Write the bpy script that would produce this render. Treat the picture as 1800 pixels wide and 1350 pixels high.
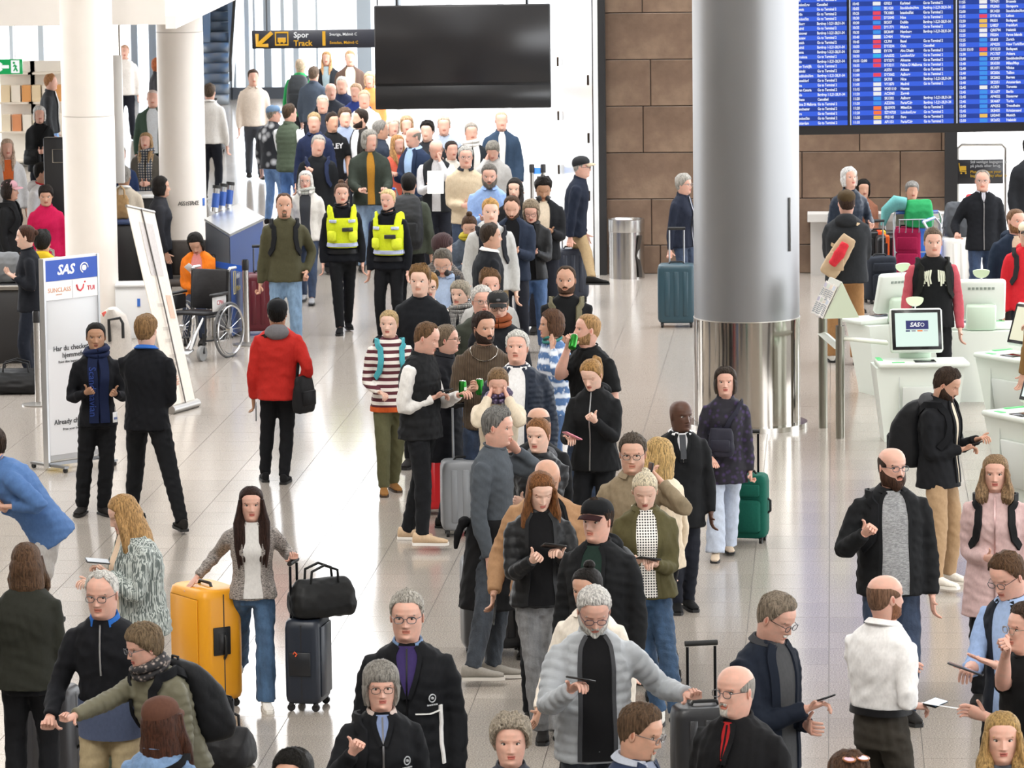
import bpy, math, random
import numpy as np
from mathutils import Vector, Matrix

for _o in list(bpy.data.objects):
    bpy.data.objects.remove(_o)
SC = bpy.context.scene
COL = SC.collection
PI = math.pi

# ------------------------------------------------------------------ camera
IW, IH, FPX, HC = 1800.0, 1350.0, 7600.0, 6.0
PITCH = math.atan(1013.0 / FPX)
ROLL = 0.012
YAW = math.radians(4.3)            # the building's grid is turned this much to the right of the view
_r0 = np.array([1.0, 0, 0]); _u0 = np.array([0, math.sin(PITCH), math.cos(PITCH)])
CF = np.array([0, math.cos(PITCH), -math.sin(PITCH)])
CR = math.cos(ROLL) * _r0 - math.sin(ROLL) * _u0
CU = math.cos(ROLL) * _u0 + math.sin(ROLL) * _r0
CAM = np.array([0.0, 0.0, HC])
cam_d = bpy.data.cameras.new('camera')
cam = bpy.data.objects.new('camera', cam_d); COL.objects.link(cam)
_m = Matrix.Identity(4)
for _i in range(3):
    _m[_i][0] = CR[_i]; _m[_i][1] = CU[_i]; _m[_i][2] = -CF[_i]; _m[_i][3] = CAM[_i]
cam.matrix_world = _m
cam_d.sensor_width = 36.0
cam_d.lens = 36.0 * FPX / IW
cam_d.clip_start = 1.0; cam_d.clip_end = 600.0
cam_d.dof.use_dof = True; cam_d.dof.focus_distance = 31.0; cam_d.dof.aperture_fstop = 13.0
SC.camera = cam

# ------------------------------------------------------------------ light
wd = bpy.data.worlds.new('sky'); SC.world = wd; wd.use_nodes = True
_bg = wd.node_tree.nodes['Background']
_bg.inputs[0].default_value = (0.95, 0.975, 1.0, 1); _bg.inputs[1].default_value = 3.3
sun_d = bpy.data.lights.new('sun', 'SUN'); sun_d.energy = 5.0; sun_d.angle = math.radians(22); sun_d.color = (1.0, 0.96, 0.9)
sun = bpy.data.objects.new('sun', sun_d); COL.objects.link(sun)
sun.rotation_euler = (math.radians(38), 0, math.radians(-18))
SC.view_settings.view_transform = 'Standard'
SC.view_settings.look = 'None'
SC.view_settings.gamma = 1.0
SC.view_settings.use_curve_mapping = False
SC.view_settings.exposure = 0.92

def ray(px, py):
    return CF + CR * ((px - IW / 2) / FPX) - CU * ((py - IH / 2) / FPX)
def gp(px, py, z=0.0):                      # the point at height z seen at that pixel
    d = ray(px, py); t = (z - HC) / d[2]
    return CAM + d * t
def at(px, py, Y):                          # the point at distance Y ahead seen at that pixel
    d = ray(px, py)
    return CAM + d * (Y / d[1])

# ------------------------------------------------------------------ helpers
def lin(h):
    h = h.lstrip('#')
    c = [int(h[i:i + 2], 16) / 255 for i in (0, 2, 4)]
    return tuple(x / 12.92 if x <= .04045 else ((x + .055) / 1.055) ** 2.4 for x in c) + (1.0,)

MATS = {}
def mat(kind, col='#808080', col2=None, rough=None, scale=None):
    key = (kind, col, col2, rough, scale)
    if key in MATS: return MATS[key]
    m = bpy.data.materials.new(kind); m.use_nodes = True
    nt = m.node_tree; nd = nt.nodes; lk = nt.links
    b = nd['Principled BSDF']
    c = lin(col)
    b.inputs['Base Color'].default_value = c
    b.inputs['Roughness'].default_value = rough if rough is not None else .8
    def N(t, **kw):
        n = nd.new(t)
        for k, v in kw.items(): setattr(n, k, v)
        return n
    def obj_coord(sc=(1, 1, 1)):
        tc = N('ShaderNodeTexCoord'); mp = N('ShaderNodeMapping')
        mp.inputs['Scale'].default_value = sc
        lk.new(tc.outputs['Object'], mp.inputs['Vector']); return mp.outputs['Vector']
    def noise(vec, s, d=3, r=.6):
        n = N('ShaderNodeTexNoise'); n.inputs['Scale'].default_value = s; n.inputs['Detail'].default_value = d; n.inputs['Roughness'].default_value = r
        lk.new(vec, n.inputs['Vector']); return n.outputs['Fac']
    def vary(fac, ca, cb, lo=.35, hi=.65):
        r = N('ShaderNodeValToRGB'); r.color_ramp.elements[0].position = lo; r.color_ramp.elements[1].position = hi
        r.color_ramp.elements[0].color = ca; r.color_ramp.elements[1].color = cb
        lk.new(fac, r.inputs['Fac']); lk.new(r.outputs['Color'], b.inputs['Base Color']); return r
    def bump(fac, st, dist=.01):
        n = N('ShaderNodeBump'); n.inputs['Strength'].default_value = st; n.inputs['Distance'].default_value = dist
        lk.new(fac, n.inputs['Height']); lk.new(n.outputs['Normal'], b.inputs['Normal'])
    def mul(c, k): return tuple(min(1, x * k) for x in c[:3]) + (1,)
    if kind == 'fabric':
        v = obj_coord((1, 1, .6)); f = noise(v, 7, 3, .5)
        vary(noise(v, 70, 3), mul(c, .93), mul(c, 1.05))
        bump(f, .28, .03); b.inputs['Specular IOR Level'].default_value = .15
        b.inputs['Sheen Weight'].default_value = .0
    elif kind == 'shiny':                    # nylon, leather
        v = obj_coord(); bump(noise(v, 9, 3, .5), .25, .03); b.inputs['Roughness'].default_value = rough or .5
        b.inputs['Specular IOR Level'].default_value = .22
    elif kind == 'denim':
        v = obj_coord((1, 1, .35)); vary(noise(v, 12, 5, .7), mul(c, .7), mul(c, 1.3))
        bump(noise(obj_coord(), 10, 4), .5, .03)
    elif kind == 'knit':
        v = obj_coord((14, 14, 1)); w = N('ShaderNodeTexWave'); w.inputs['Scale'].default_value = 1.6; w.inputs['Distortion'].default_value = 2.5
        w.inputs['Detail'].default_value = 2; lk.new(v, w.inputs['Vector'])
        vary(w.outputs['Fac'], mul(c, .68), mul(c, 1.2), .2, .8); bump(w.outputs['Fac'], .5, .012)
    elif kind in ('stripe', 'stripev', 'plaid', 'tweed', 'floral', 'fairisle', 'check'):
        c2 = lin(col2 or '#ffffff')
        def band(vec, s, lo=.48, hi=.52, dirn='Z'):
            w = N('ShaderNodeTexWave'); w.bands_direction = dirn; w.inputs['Scale'].default_value = s
            lk.new(vec, w.inputs['Vector']); return w.outputs['Fac']
        if kind == 'stripe': vary(band(obj_coord(), scale or 6.5), c, c2, .47, .53)
        elif kind == 'stripev': vary(noise(obj_coord((1, 1, .008)), scale or 60, 1, .3), c, c2, .44, .56)
        elif kind == 'tweed':
            f = noise(obj_coord((1, 1, 3)), scale or 60, 4, .8); vary(f, c, c2, .4, .6); bump(f, .4, .006)
        elif kind == 'floral':
            t = N('ShaderNodeTexVoronoi'); t.inputs['Scale'].default_value = scale or 16
            lk.new(obj_coord(), t.inputs['Vector']); vary(t.outputs['Distance'], c2, c, .12, .45)
        elif kind == 'fairisle':
            t = N('ShaderNodeTexVoronoi'); t.inputs['Scale'].default_value = 28; lk.new(obj_coord((1, 1, .8)), t.inputs['Vector'])
            w = band(obj_coord(), 3.2)
            mx = N('ShaderNodeMath', operation='MULTIPLY'); lk.new(t.outputs['Distance'], mx.inputs[0]); lk.new(w, mx.inputs[1])
            vary(mx.outputs[0], c2, c, .05, .3)
        else:
            a = band(obj_coord(), scale or 8, dirn='Z'); e = band(obj_coord(), scale or 8, dirn='X')
            mx = N('ShaderNodeMath', operation='MULTIPLY'); lk.new(a, mx.inputs[0]); lk.new(e, mx.inputs[1]); vary(mx.outputs[0], c, c2, .15, .5)
    elif kind == 'skin':
        v = obj_coord(); vary(noise(v, 28, 3), mul(c, .93) , (min(1, c[0] * 1.06), c[1] * .98, c[2] * .97, 1))
        b.inputs['Roughness'].default_value = .5; b.inputs['Specular IOR Level'].default_value = .35
        b.inputs['Subsurface Weight'].default_value = .0
    elif kind == 'hair':
        v = obj_coord((70, 70, 9)); f = noise(v, 1.6, 4, .7)
        vary(f, mul(c, .38), mul(c, 1.4), .36, .64); bump(f, 1.0, .014); b.inputs['Roughness'].default_value = .6; b.inputs['Specular IOR Level'].default_value = .2
    elif kind == 'metal':
        b.inputs['Metallic'].default_value = 1; b.inputs['Roughness'].default_value = rough if rough is not None else .28
    elif kind == 'plastic':
        b.inputs['Roughness'].default_value = rough if rough is not None else .35
    elif kind == 'paint':
        v = obj_coord(); vary(noise(v, 3, 3), mul(c, .985), mul(c, 1.01)); b.inputs['Roughness'].default_value = rough if rough is not None else .5
    elif kind == 'emit':
        b.inputs['Emission Color'].default_value = c; b.inputs['Emission Strength'].default_value = (scale or 1.0) * 2 ** -SC.view_settings.exposure
        b.inputs['Base Color'].default_value = (0, 0, 0, 1); b.inputs['Roughness'].default_value = .3
    elif kind == 'glass':
        nd.remove(b); out = nd['Material Output']
        tr = N('ShaderNodeBsdfTransparent'); gl = N('ShaderNodeBsdfGlossy'); mx = N('ShaderNodeMixShader')
        tr.inputs['Color'].default_value = c; gl.inputs['Roughness'].default_value = rough or .05
        lw = N('ShaderNodeLayerWeight'); lw.inputs['Blend'].default_value = scale or .3
        lk.new(lw.outputs['Fresnel'], mx.inputs[0]); lk.new(tr.outputs[0], mx.inputs[1]); lk.new(gl.outputs[0], mx.inputs[2]); lk.new(mx.outputs[0], out.inputs['Surface'])
    elif kind == 'stone':                    # bronze-brown wall panels
        v = obj_coord(); f = noise(v, 1.3, 6, .65)
        r = vary(f, lin('#5e4b3d'), lin('#907a66'), .3, .72)
        e = r.color_ramp.elements.new(.5); e.color = lin('#755f4f')
        b.inputs['Roughness'].default_value = .42; bump(noise(v, 30, 4), .15, .01)
    elif kind == 'granite':
        tc = N('ShaderNodeTexCoord'); v = tc.outputs['Object']
        f = noise(v, 95, 2, .5); g = noise(v, .35, 3, .5)
        r = vary(f, lin('#8d867f'), lin('#beb6ad'), .32, .62)
        mx = N('ShaderNodeMix', data_type='RGBA', blend_type='MULTIPLY'); mx.inputs['Factor'].default_value = 1
        r2 = N('ShaderNodeValToRGB'); r2.color_ramp.elements[0].color = (.9, .88, .85, 1); r2.color_ramp.elements[1].color = (1, 1, 1, 1)
        lk.new(g, r2.inputs['Fac']); lk.new(r.outputs['Color'], mx.inputs['A']); lk.new(r2.outputs['Color'], mx.inputs['B'])
        lk.new(mx.outputs['Result'], b.inputs['Base Color'])
        b.inputs['Roughness'].default_value = .15; b.inputs['Specular IOR Level'].default_value = .5
    MATS[key] = m
    return m

def link(o, parent=None):
    COL.objects.link(o)
    if parent is not None: o.parent = parent
    return o
def tag(o, label=None, cat=None, group=None, kind=None):
    for k, v in (('label', label), ('category', cat), ('group', group), ('kind', kind)):
        if v: o[k] = v
    return o
def empty(name, loc, rz=0.0):
    o = bpy.data.objects.new(name, None); link(o)
    o.location = Vector([float(x) for x in loc]); o.rotation_euler = (0, 0, rz); o.empty_display_size = .1
    return o

FUSE = []; TEXTS = []
def unit(v):
    v = np.asarray(v, float); n = np.linalg.norm(v)
    return v / n if n > 1e-9 else v
def spow(a, e): return np.sign(a) * np.abs(a) ** e

class MB:
    def __init__(s): s.v = []; s.f = []; s.m = []; s.n = 0
    def add(s, V, F, m=0):
        V = np.asarray(V, float).reshape(-1, 3)
        s.v.append(V); k = s.n
        s.f.extend([tuple(i + k for i in f) for f in F]); s.m.extend([m] * len(F)); s.n += len(V)
        return s
    def loft(s, rings, caps=True, m=0, close=True):
        n = len(rings[0]); V = np.concatenate([np.asarray(r, float) for r in rings]); F = []
        for i in range(len(rings) - 1):
            a = i * n
            for j in range(n if close else n - 1):
                q = (j + 1) % n
                F.append((a + j, a + q, a + n + q, a + n + j))
        if caps:
            F.append(tuple(range(n - 1, -1, -1))); a = (len(rings) - 1) * n; F.append(tuple(range(a, a + n)))
        return s.add(V, F, m)
    def tube(s, pts, rad, n=8, m=0, flat=1.0, up=None, caps=True):
        pts = [np.asarray(p, float) for p in pts]
        if not hasattr(rad, '__len__'): rad = [rad] * len(pts)
        rings = []; U = None
        for i, p in enumerate(pts):
            t = unit(pts[min(i + 1, len(pts) - 1)] - pts[max(i - 1, 0)])
            if U is None:
                U = np.array(up, float) if up is not None else (np.array([0, 0, 1.]) if abs(t[2]) < .9 else np.array([1., 0, 0]))
            U = unit(U - t * np.dot(U, t)); V = np.cross(t, U)
            a = np.arange(n) * 2 * PI / n
            rings.append(p + rad[i] * (np.outer(np.cos(a), U) * flat + np.outer(np.sin(a), V)))
        return s.loft(rings, caps, m)
    def box(s, c, d, m=0, R=None, bev=0.0):
        c = np.asarray(c, float); x, y, z = [k / 2 for k in d]
        if bev > 0:
            b = min(bev, x, y, z)
            def sec(kx, ky, zz):
                P = []
                for sx, sy in ((1, 1), (-1, 1), (-1, -1), (1, -1)):
                    P += [(sx * kx, sy * (ky - b), zz), (sx * (kx - b), sy * ky, zz)] if sx * sy > 0 else [(sx * (kx - b), sy * ky, zz), (sx * kx, sy * (ky - b), zz)]
                return np.array(P)
            rings = [sec(x - b * .6, y - b * .6, -z), sec(x, y, -z + b), sec(x, y, z - b), sec(x - b * .6, y - b * .6, z)]
            if R is not None: rings = [r @ np.asarray(R).T for r in rings]
            return s.loft([r + c for r in rings], True, m)
        V = np.array([(i, j, k) for i in (-x, x) for j in (-y, y) for k in (-z, z)])
        if R is not None: V = V @ np.asarray(R).T
        return s.add(V + c, [(0, 1, 3, 2), (4, 6, 7, 5), (0, 4, 5, 1), (2, 3, 7, 6), (0, 2, 6, 4), (1, 5, 7, 3)], m)
    def ell(s, c, r, n=10, k=7, m=0, R=None):
        rings = []
        for i in range(1, k):
            t = PI * i / k; a = np.arange(n) * 2 * PI / n
            P = np.stack([np.cos(a) * math.sin(t) * r[0], np.sin(a) * math.sin(t) * r[1], np.full(n, -math.cos(t) * r[2])], 1)
            if R is not None: P = P @ np.asarray(R).T
            rings.append(P + np.asarray(c))
        return s.loft(rings, True, m)
    def cyl(s, a, b, r, n=16, m=0): return s.tube([a, b], r, n, m)
    def lathe(s, prof, n=24, m=0, c=(0, 0, 0)):
        a = np.arange(n) * 2 * PI / n
        return s.loft([np.stack([np.cos(a) * r, np.sin(a) * r, np.full(n, z)], 1) + np.asarray(c) for r, z in prof], True, m)
    def xf(s, M):                               # transform everything so far
        M = np.asarray(M)
        s.v = [v @ M[:3, :3].T + M[:3, 3] for v in s.v]; return s
    def mesh(s, name, mats, smooth=True):
        me = bpy.data.meshes.new(name)
        V = np.concatenate(s.v) if s.v else np.zeros((0, 3))
        me.from_pydata(V.tolist(), [], s.f)
        for m in (mats if isinstance(mats, (list, tuple)) else [mats]): me.materials.append(m)
        if max(s.m, default=0): me.polygons.foreach_set('material_index', s.m)
        if smooth: me.polygons.foreach_set('use_smooth', [True] * len(s.f))
        me.update(); return me
    def obj(s, name, mats, parent=None, smooth=True, fuse=None, fold=0.0, quilt=None):
        o = bpy.data.objects.new(name, s.mesh(name, mats, smooth)); link(o, parent)
        if smooth is True and not fuse:
            try: o.data.set_sharp_from_angle(angle=math.radians(50))
            except Exception: pass
        if fuse:
            r = o.modifiers.new('fuse', 'REMESH'); r.mode = 'VOXEL'; r.voxel_size = fuse; r.use_smooth_shade = True
            q = o.modifiers.new('smooth', 'SMOOTH'); q.factor = .5; q.iterations = 4 if fuse < .02 else 3
            FUSE.append((o, fold, quilt, len(FUSE)))
        return o

def fuse_all():
    dg = bpy.context.evaluated_depsgraph_get()
    new = []
    for o, fold, quilt, seed in FUSE:
        new.append(bpy.data.meshes.new_from_object(o.evaluated_get(dg)))
    for (o, fold, quilt, seed), me in zip(FUSE, new):
        n = len(me.vertices); V = np.empty(n * 3); me.vertices.foreach_get('co', V); V = V.reshape(-1, 3)
        Nn = np.empty(n * 3); me.vertices.foreach_get('normal', Nn); Nn = Nn.reshape(-1, 3)
        if fold:
            rg = np.random.RandomState(seed + 5); d = np.zeros(n)
            for k in range(7):
                w = rg.normal(size=3) * np.array([1, 1, 1.3]); w = w / np.linalg.norm(w) * rg.uniform(18, 62)
                wob = np.sin(V @ (rg.normal(size=3) * 7) + rg.uniform(0, 6)) * 1.6
                q = np.sin(V @ w + wob + rg.uniform(0, 6)); d += (1 - np.abs(q) * 2) * rg.uniform(.4, 1)
            V = V + Nn * (d * fold / 3.0)[:, None]
        if quilt:
            V = V + Nn * quilt(V)[:, None]
        me.vertices.foreach_set('co', V.ravel()); me.update()
        old = o.data; nm = old.name; o.modifiers.clear(); o.data = me; me.name = nm
        me.polygons.foreach_set('use_smooth', [True] * len(me.polygons))
        bpy.data.meshes.remove(old)

def text(body, size, M, m, parent, name='lettering', align='LEFT', bold=.0, depth=.001, spacing=1.0, linesp=1.0, ws=1.0, shear=0.0):
    cu = bpy.data.curves.new(name, 'FONT'); cu.body = body; cu.size = size; cu.align_x = align; cu.extrude = depth
    cu.offset = bold * size; cu.space_character = spacing; cu.space_line = linesp; cu.resolution_u = 2; cu.space_word = ws; cu.shear = shear
    o = bpy.data.objects.new(name, cu); link(o, parent)
    o.matrix_local = M; cu.materials.append(m); TEXTS.append(o)
    if '\n' in body or len(body) > 6: o['kind'] = 'stuff'
    return o
def texts_all():
    dg = bpy.context.evaluated_depsgraph_get()
    new = [bpy.data.meshes.new_from_object(o.evaluated_get(dg)) for o in TEXTS]
    for o, me in zip(TEXTS, new):
        mo = bpy.data.objects.new('tmp', me); nm = o.name; par = o.parent; ml = o.matrix_local.copy()
        kd = o.get('kind'); bpy.data.objects.remove(o); mo.name = nm
        if kd: mo['kind'] = kd
        link(mo, par); mo.matrix_local = ml
def upright(x, y, z, rz=0.0):                    # frame of something written on a face that looks towards -Y
    return Matrix.Translation((x, y, z)) @ Matrix.Rotation(rz, 4, 'Z') @ Matrix.Rotation(PI / 2, 4, 'X')
def rotz(a):
    c, s = math.cos(a), math.sin(a); return np.array([[c, -s, 0], [s, c, 0], [0, 0, 1.]])
def rotx(a):
    c, s = math.cos(a), math.sin(a); return np.array([[1., 0, 0], [0, c, -s], [0, s, c]])
def roty(a):
    c, s = math.cos(a), math.sin(a); return np.array([[c, 0, s], [0, 1., 0], [-s, 0, c]])

# ------------------------------------------------------------------ the hall
ED = np.array([math.sin(YAW), math.cos(YAW), 0]); EC = np.array([math.cos(YAW), -math.sin(YAW), 0])   # into the hall, across it
def struct(o): o['kind'] = 'structure'; return o
gran = mat('granite')
_nt = gran.node_tree
_oi = _nt.nodes.new('ShaderNodeObjectInfo'); _mr = _nt.nodes.new('ShaderNodeMapRange'); _mr.inputs['To Min'].default_value = .93; _mr.inputs['To Max'].default_value = 1.03
_nt.links.new(_oi.outputs['Random'], _mr.inputs['Value'])
_mm = [n for n in _nt.nodes if n.bl_idname == 'ShaderNodeMix'][0]
_hs = _nt.nodes.new('ShaderNodeHueSaturation'); _nt.links.new(_mr.outputs['Result'], _hs.inputs['Value'])
_nt.links.new(_mm.outputs['Result'], _hs.inputs['Color']); _nt.links.new(_hs.outputs['Color'], _nt.nodes['Principled BSDF'].inputs['Base Color'])
fb = MB(); fb.box((0, 45, -.054), (130, 190, .1)); floor = struct(fb.obj('floor', mat('paint', '#5f5a54', None, .6), None, False))
G0 = gp(1457.4, 1112); TS = .6
cells = []
for i in range(-34, 40):
    for j in range(-14, 110):
        c = G0 + EC * (i + .5) * TS + ED * (j + .5) * TS
        if c[1] < 21 or c[1] > 92: continue
        v = c - CAM; zc = v @ CF; u = 900 + FPX * (v @ CR) / zc; y = 675 - FPX * (v @ CU) / zc
        if -160 < u < 1960 and y < 1560: cells.append((c[1] + (0 if 0 < u < 1800 and y < 1350 else 100), c))
cells.sort(key=lambda q: q[0])
tb = MB(); tb.box((0, 0, -.006), (TS - .0045, TS - .0045, .012)); tile_me = tb.mesh('tile', gran, False)
for _, c in cells[:300]:
    o = bpy.data.objects.new('tile', tile_me); link(o, floor); o.location = (float(c[0]), float(c[1]), 0.0); o.rotation_euler = (0, 0, -YAW)
tf = MB(); Rg = rotz(-YAW)
for _, c in cells[300:]:
    h = (TS - .0045) / 2; P = np.array([(-h, -h, 0), (h, -h, 0), (h, h, 0), (-h, h, 0), (-h, -h, -.006), (h, -h, -.006), (h, h, -.006), (-h, h, -.006)]) @ Rg.T + c * np.array([1, 1, 0])
    tf.add(P, [(0, 1, 2, 3), (4, 5, 1, 0), (5, 6, 2, 1), (6, 7, 3, 2), (7, 4, 0, 3)])
o = tf.obj('tile_field', gran, floor, False); o['kind'] = 'stuff'
# floor beyond the tiles that can be told apart
for (x0, x1, y0, y1) in ((-65, 65, 92, 140), (-65, -19, 21, 92), (19, 65, 21, 92), (-65, 65, -50, 21)):
    q = MB(); q.box(((x0 + x1) / 2, (y0 + y1) / 2, -.003), (x1 - x0, y1 - y0, .006)); q.obj('tile_field', gran, floor, False)['kind'] = 'stuff'

def wall_frame(px, py):                      # origin on the floor at that pixel, axes across / into the hall
    return gp(px, py)
def slab(mb, A, B, z0, z1, t, m=0):          # upright slab from A to B on plan
    A = np.asarray(A, float).copy(); B = np.asarray(B, float).copy(); A[2] = B[2] = 0
    d = unit(B - A); n = np.array([-d[1], d[0], 0]) * t
    V = [A + (0, 0, z0), B + (0, 0, z0), B + n + (0, 0, z0), A + n + (0, 0, z0), A + (0, 0, z1), B + (0, 0, z1), B + n + (0, 0, z1), A + n + (0, 0, z1)]
    return mb.add(V, [(0, 1, 2, 3), (7, 6, 5, 4), (0, 4, 5, 1), (1, 5, 6, 2), (2, 6, 7, 3), (3, 7, 4, 0)], m)

# brown stone wall with its black end posts
W0 = gp(1150, 481); W0[2] = 0
def on_wall(px, off=0.0):                    # plan point of the wall line seen at column px
    d = ray(px, 480); n = ED[:2]; t = ((W0[:2] - CAM[:2]) @ n) / (d[:2] @ n)
    return np.array([CAM[0] + d[0] * t, CAM[1] + d[1] * t, 0]) + ED * off
wA, wB = on_wall(1058), on_wall(1672)
m_ = MB(); slab(m_, wA + ED * .03, wB + ED * .03, 0, 9.0, .35); wall_back = struct(m_.obj('wall_back', mat('paint', '#3a2c22'), None, False))
Lw = np.linalg.norm(wB - wA); rng = random.Random(4)
zr = [0.0, .37]
while zr[-1] < 8.9: zr.append(zr[-1] + .6)
stone = mat('stone')
_k = 0
for r in range(len(zr) - 1):
    x = -(.5 + .37 * (r % 3)); wid = [1.26, 1.52, 1.05]
    while x < Lw:
        w_ = wid[(_k) % 3]; _k += 1
        a, b = max(x, 0), min(x + w_, Lw)
        if b - a > .06:
            q = MB(); cc = wA + EC * (a + b) / 2 + ED * (.015 + rng.uniform(-.004, .004)) + np.array([0, 0, (zr[r] + zr[r + 1]) / 2])
            q.box((0, 0, 0), (b - a - .012, .05, zr[r + 1] - zr[r] - .012), 0, None, .004)
            o = q.obj('stone_panel', stone, wall_back, False); o.location = cc; o.rotation_euler = (0, 0, -YAW)
        x += w_
for nm, pA, pB, z1 in (('trim_1', 1045, 1068, 9.0), ('trim_2', 1660, 1682, 9.0)):
    q = MB(); slab(q, on_wall(pA, -.16), on_wall(pB, -.16), 0, z1, .30); struct(q.obj(nm, mat('plastic', '#262628', None, .5), None, False))
# white ledge along the foot of the stone wall
q = MB(); slab(q, on_wall(1420, -.42), on_wall(1662, -.42), .70, .80, .40); slab(q, on_wall(1425, -.25), on_wall(1655, -.25), 0, .70, .08); struct(q.obj('trim_3', mat('paint', '#cfccc8'), None, False))
# white glass wall that runs back beside the queue
gA, gB = gp(1046, 484), gp(902, 335)
q = MB(); slab(q, gA, gB, 0, 6.5, -.06)
wall_glass = struct(q.obj('wall_side', mat('plastic', '#eef1f3', None, .12), None, False))
for k, f in enumerate((.03, .36)):
    for z in (.25, 1.0, 1.75, 2.5):
        p = gA + (gB - gA) * f; c = MB(); c.box((0, 0, 0), (.03, .05, .13), 0, None, .005); o = c.obj('glass_clip', mat('metal', '#4a4038', None, .4), wall_glass, False); o.location = (p[0] - .03, p[1] - .02, z)
# panes of the far facade with dark mullions
FY = 91.0
fr = MB(); facade = struct(MB().box((0, FY, 7.6), (46, .3, .3)).obj('window_1', mat('plastic', '#3b4048', None, .4), None, False))
for px, wd_ in ((364, .14), (408, .14), (434, .10), (447, .05), (470, .16), (497, .08), (520, .12), (557, .05), (640, .30), (20, .08), (72, .12), (236, .14), (268, .16), (700, .14), (790, .14), (880, .14)):
    p = at(px, 60, FY); q = MB(); q.box((p[0], FY, 3.8), (wd_, .22, 7.6)); q.obj('mullion', mat('plastic', '#868f97' if wd_ > .12 else '#a3acb3', None, .4), facade, False)
for a, b in ((-9.0, -5.6), (-5.6, -4.6), (-4.6, -3.1), (-3.1, -1.0), (-1.0, 1.0), (1.0, 3.2)):
    q = MB(); q.box(((a + b) / 2, FY + .02, 3.8), (b - a, .02, 7.4)); q.obj('pane', mat('glass', '#f2f6fa', None, .03, .1), facade, False)
q = MB(); q.box((-5.0, FY - .1, .12), (3.2, .3, .24)); q.obj('sill', mat('plastic', '#3b4048', None, .5), facade, False)
q = MB(); q.box((-4.6, FY - .2, 4.35), (1.6, .3, .28)); q.obj('door_header', mat('plastic', '#4a525c', None, .5), facade, False)
# white soffit and its columns at the left
s0, s1, s2, s3 = gp(-60, 46, 3.53), gp(291, 43, 3.53), gp(384, 0, 3.53), None
s3 = s2 + (s2 - s1) * 6; s4 = np.array([s0[0] - 6, s3[1], 3.53]); s0 = s0 - np.array([6, 0, 0])
P = np.array([s0, s1, s2, s3, s4]); q = MB(); q.loft([P, P + np.array([0, 0, 1.1])], True); struct(q.obj('ceiling', mat('paint', '#e9e4de', None, .6), None, False))
q = MB(); d_ = unit(s3 - s1); n_ = np.array([d_[1], -d_[0], 0]); V = [s1, s3, s3 + n_ * .12, s1 + n_ * .12]; q.loft([np.array(V) - (0, 0, .05), np.array(V) + (0, 0, .10)], True); struct(q.obj('trim_4', mat('paint', '#f4f1ec', None, .5), None, False))
def column(name, px, Y, dia, z1, prof, mats):
    p = at(px, 400, Y); root = empty(name, (p[0], p[1], 0)); struct(root)
    for nm, z0, z2, r, m in prof:
        q = MB(); n = 56; q.lathe([(r, z0), (r, z2)], n); q.obj(nm, m, root)
    return root
white_col = mat('paint', '#fbf4ec', None, .4)
column('column_1', 160, 49.6, .6, 7, (('shaft', 0.0, 2.555, .30, white_col), ('shaft', 2.56, 8, .2985, white_col)), None)
column('column_2', 323, 55.6, .6, 4.6, (('base_band', 0, .36, .302, mat('paint', '#77716b')), ('shaft', .36, 3.2, .30, white_col), ('shaft', 3.205, 4.6, .2985, white_col)), None)
steel = mat('metal', '#b9b3ab', None, .13); alu = mat('metal', '#97989a', None, .46)
c3 = column('column_3', 1312, 41.7, 1.03, 9, (('steel_sleeve', .05, 1.07, .517, steel), ('foot_ring', 0, .05, .585, mat('metal', '#c8c4be', None, .2)), ('joint', 1.07, 1.08, .519, mat('metal', '#e0dcd6', None, .3)), ('shaft', 1.08, 9, .512, alu)), None)
q = MB(); q.box((.40, -.335, 2.0), (.02, .014, .52), 0, rotz(.86), .004); q.obj('sensor_plate', mat('plastic', '#5d5d5d'), c3)
# unseen walls added behind and beside the viewpoint to darken reflections on the columns
q = MB(); q.box((0, -46, 7), (110, .4, 14)); struct(q.obj('reflect_wall_front', mat('paint', '#8a7a68'), None, False))
q = MB(); q.box((-30, 6, 5), (.4, 106, 10)); struct(q.obj('reflect_wall_left', mat('paint', '#a2988c'), None, False))
# unseen girders added to dim sky light over the near part of the hall
for i in range(-14, 15):
    q = MB(); q.box((i * 3.2, 0, 14.3), (2.5, 100, .9)); struct(q.obj('sky_block_beam', mat('paint', '#c9c6c1'), None, False))
# unseen walls added high across the back so the floor reflects something darker
ux = at(660, 60, 61.0)[0]
q = MB(); q.box(((ux + 9) / 2, 61.2, 9.0), (9 - ux, .5, 10.6)); struct(q.obj('dark_reflect_wall', mat('paint', '#8d857c'), None, False))
q = MB(); q.box(((ux - 32) / 2, 61.2, 10.7), (ux + 32, .5, 7.4)); struct(q.obj('dark_reflect_wall', mat('paint', '#a29a90'), None, False))
# grey bulkhead over the shops at the far left
q = MB(); q.box((-10.6, 74, 3.35), (5.6, .4, 1.5)); struct(q.obj('trim_5', mat('paint', '#6f6c69'), None, False))

# ------------------------------------------------------------------ signs and boards
def place(name, pos, label, cat, rz=0.0, group=None):
    r = empty(name, pos, rz); tag(r, label, cat, group); return r
def part(root, name, m, fn, smooth=True):
    q = MB(); fn(q); return q.obj(name, m, root, smooth)
YEL = mat('emit', '#f2b632', None, None, .95); WHT = mat('emit', '#ffffff', None, None, .95)
blackp = mat('plastic', '#17181a', None, .3)
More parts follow.
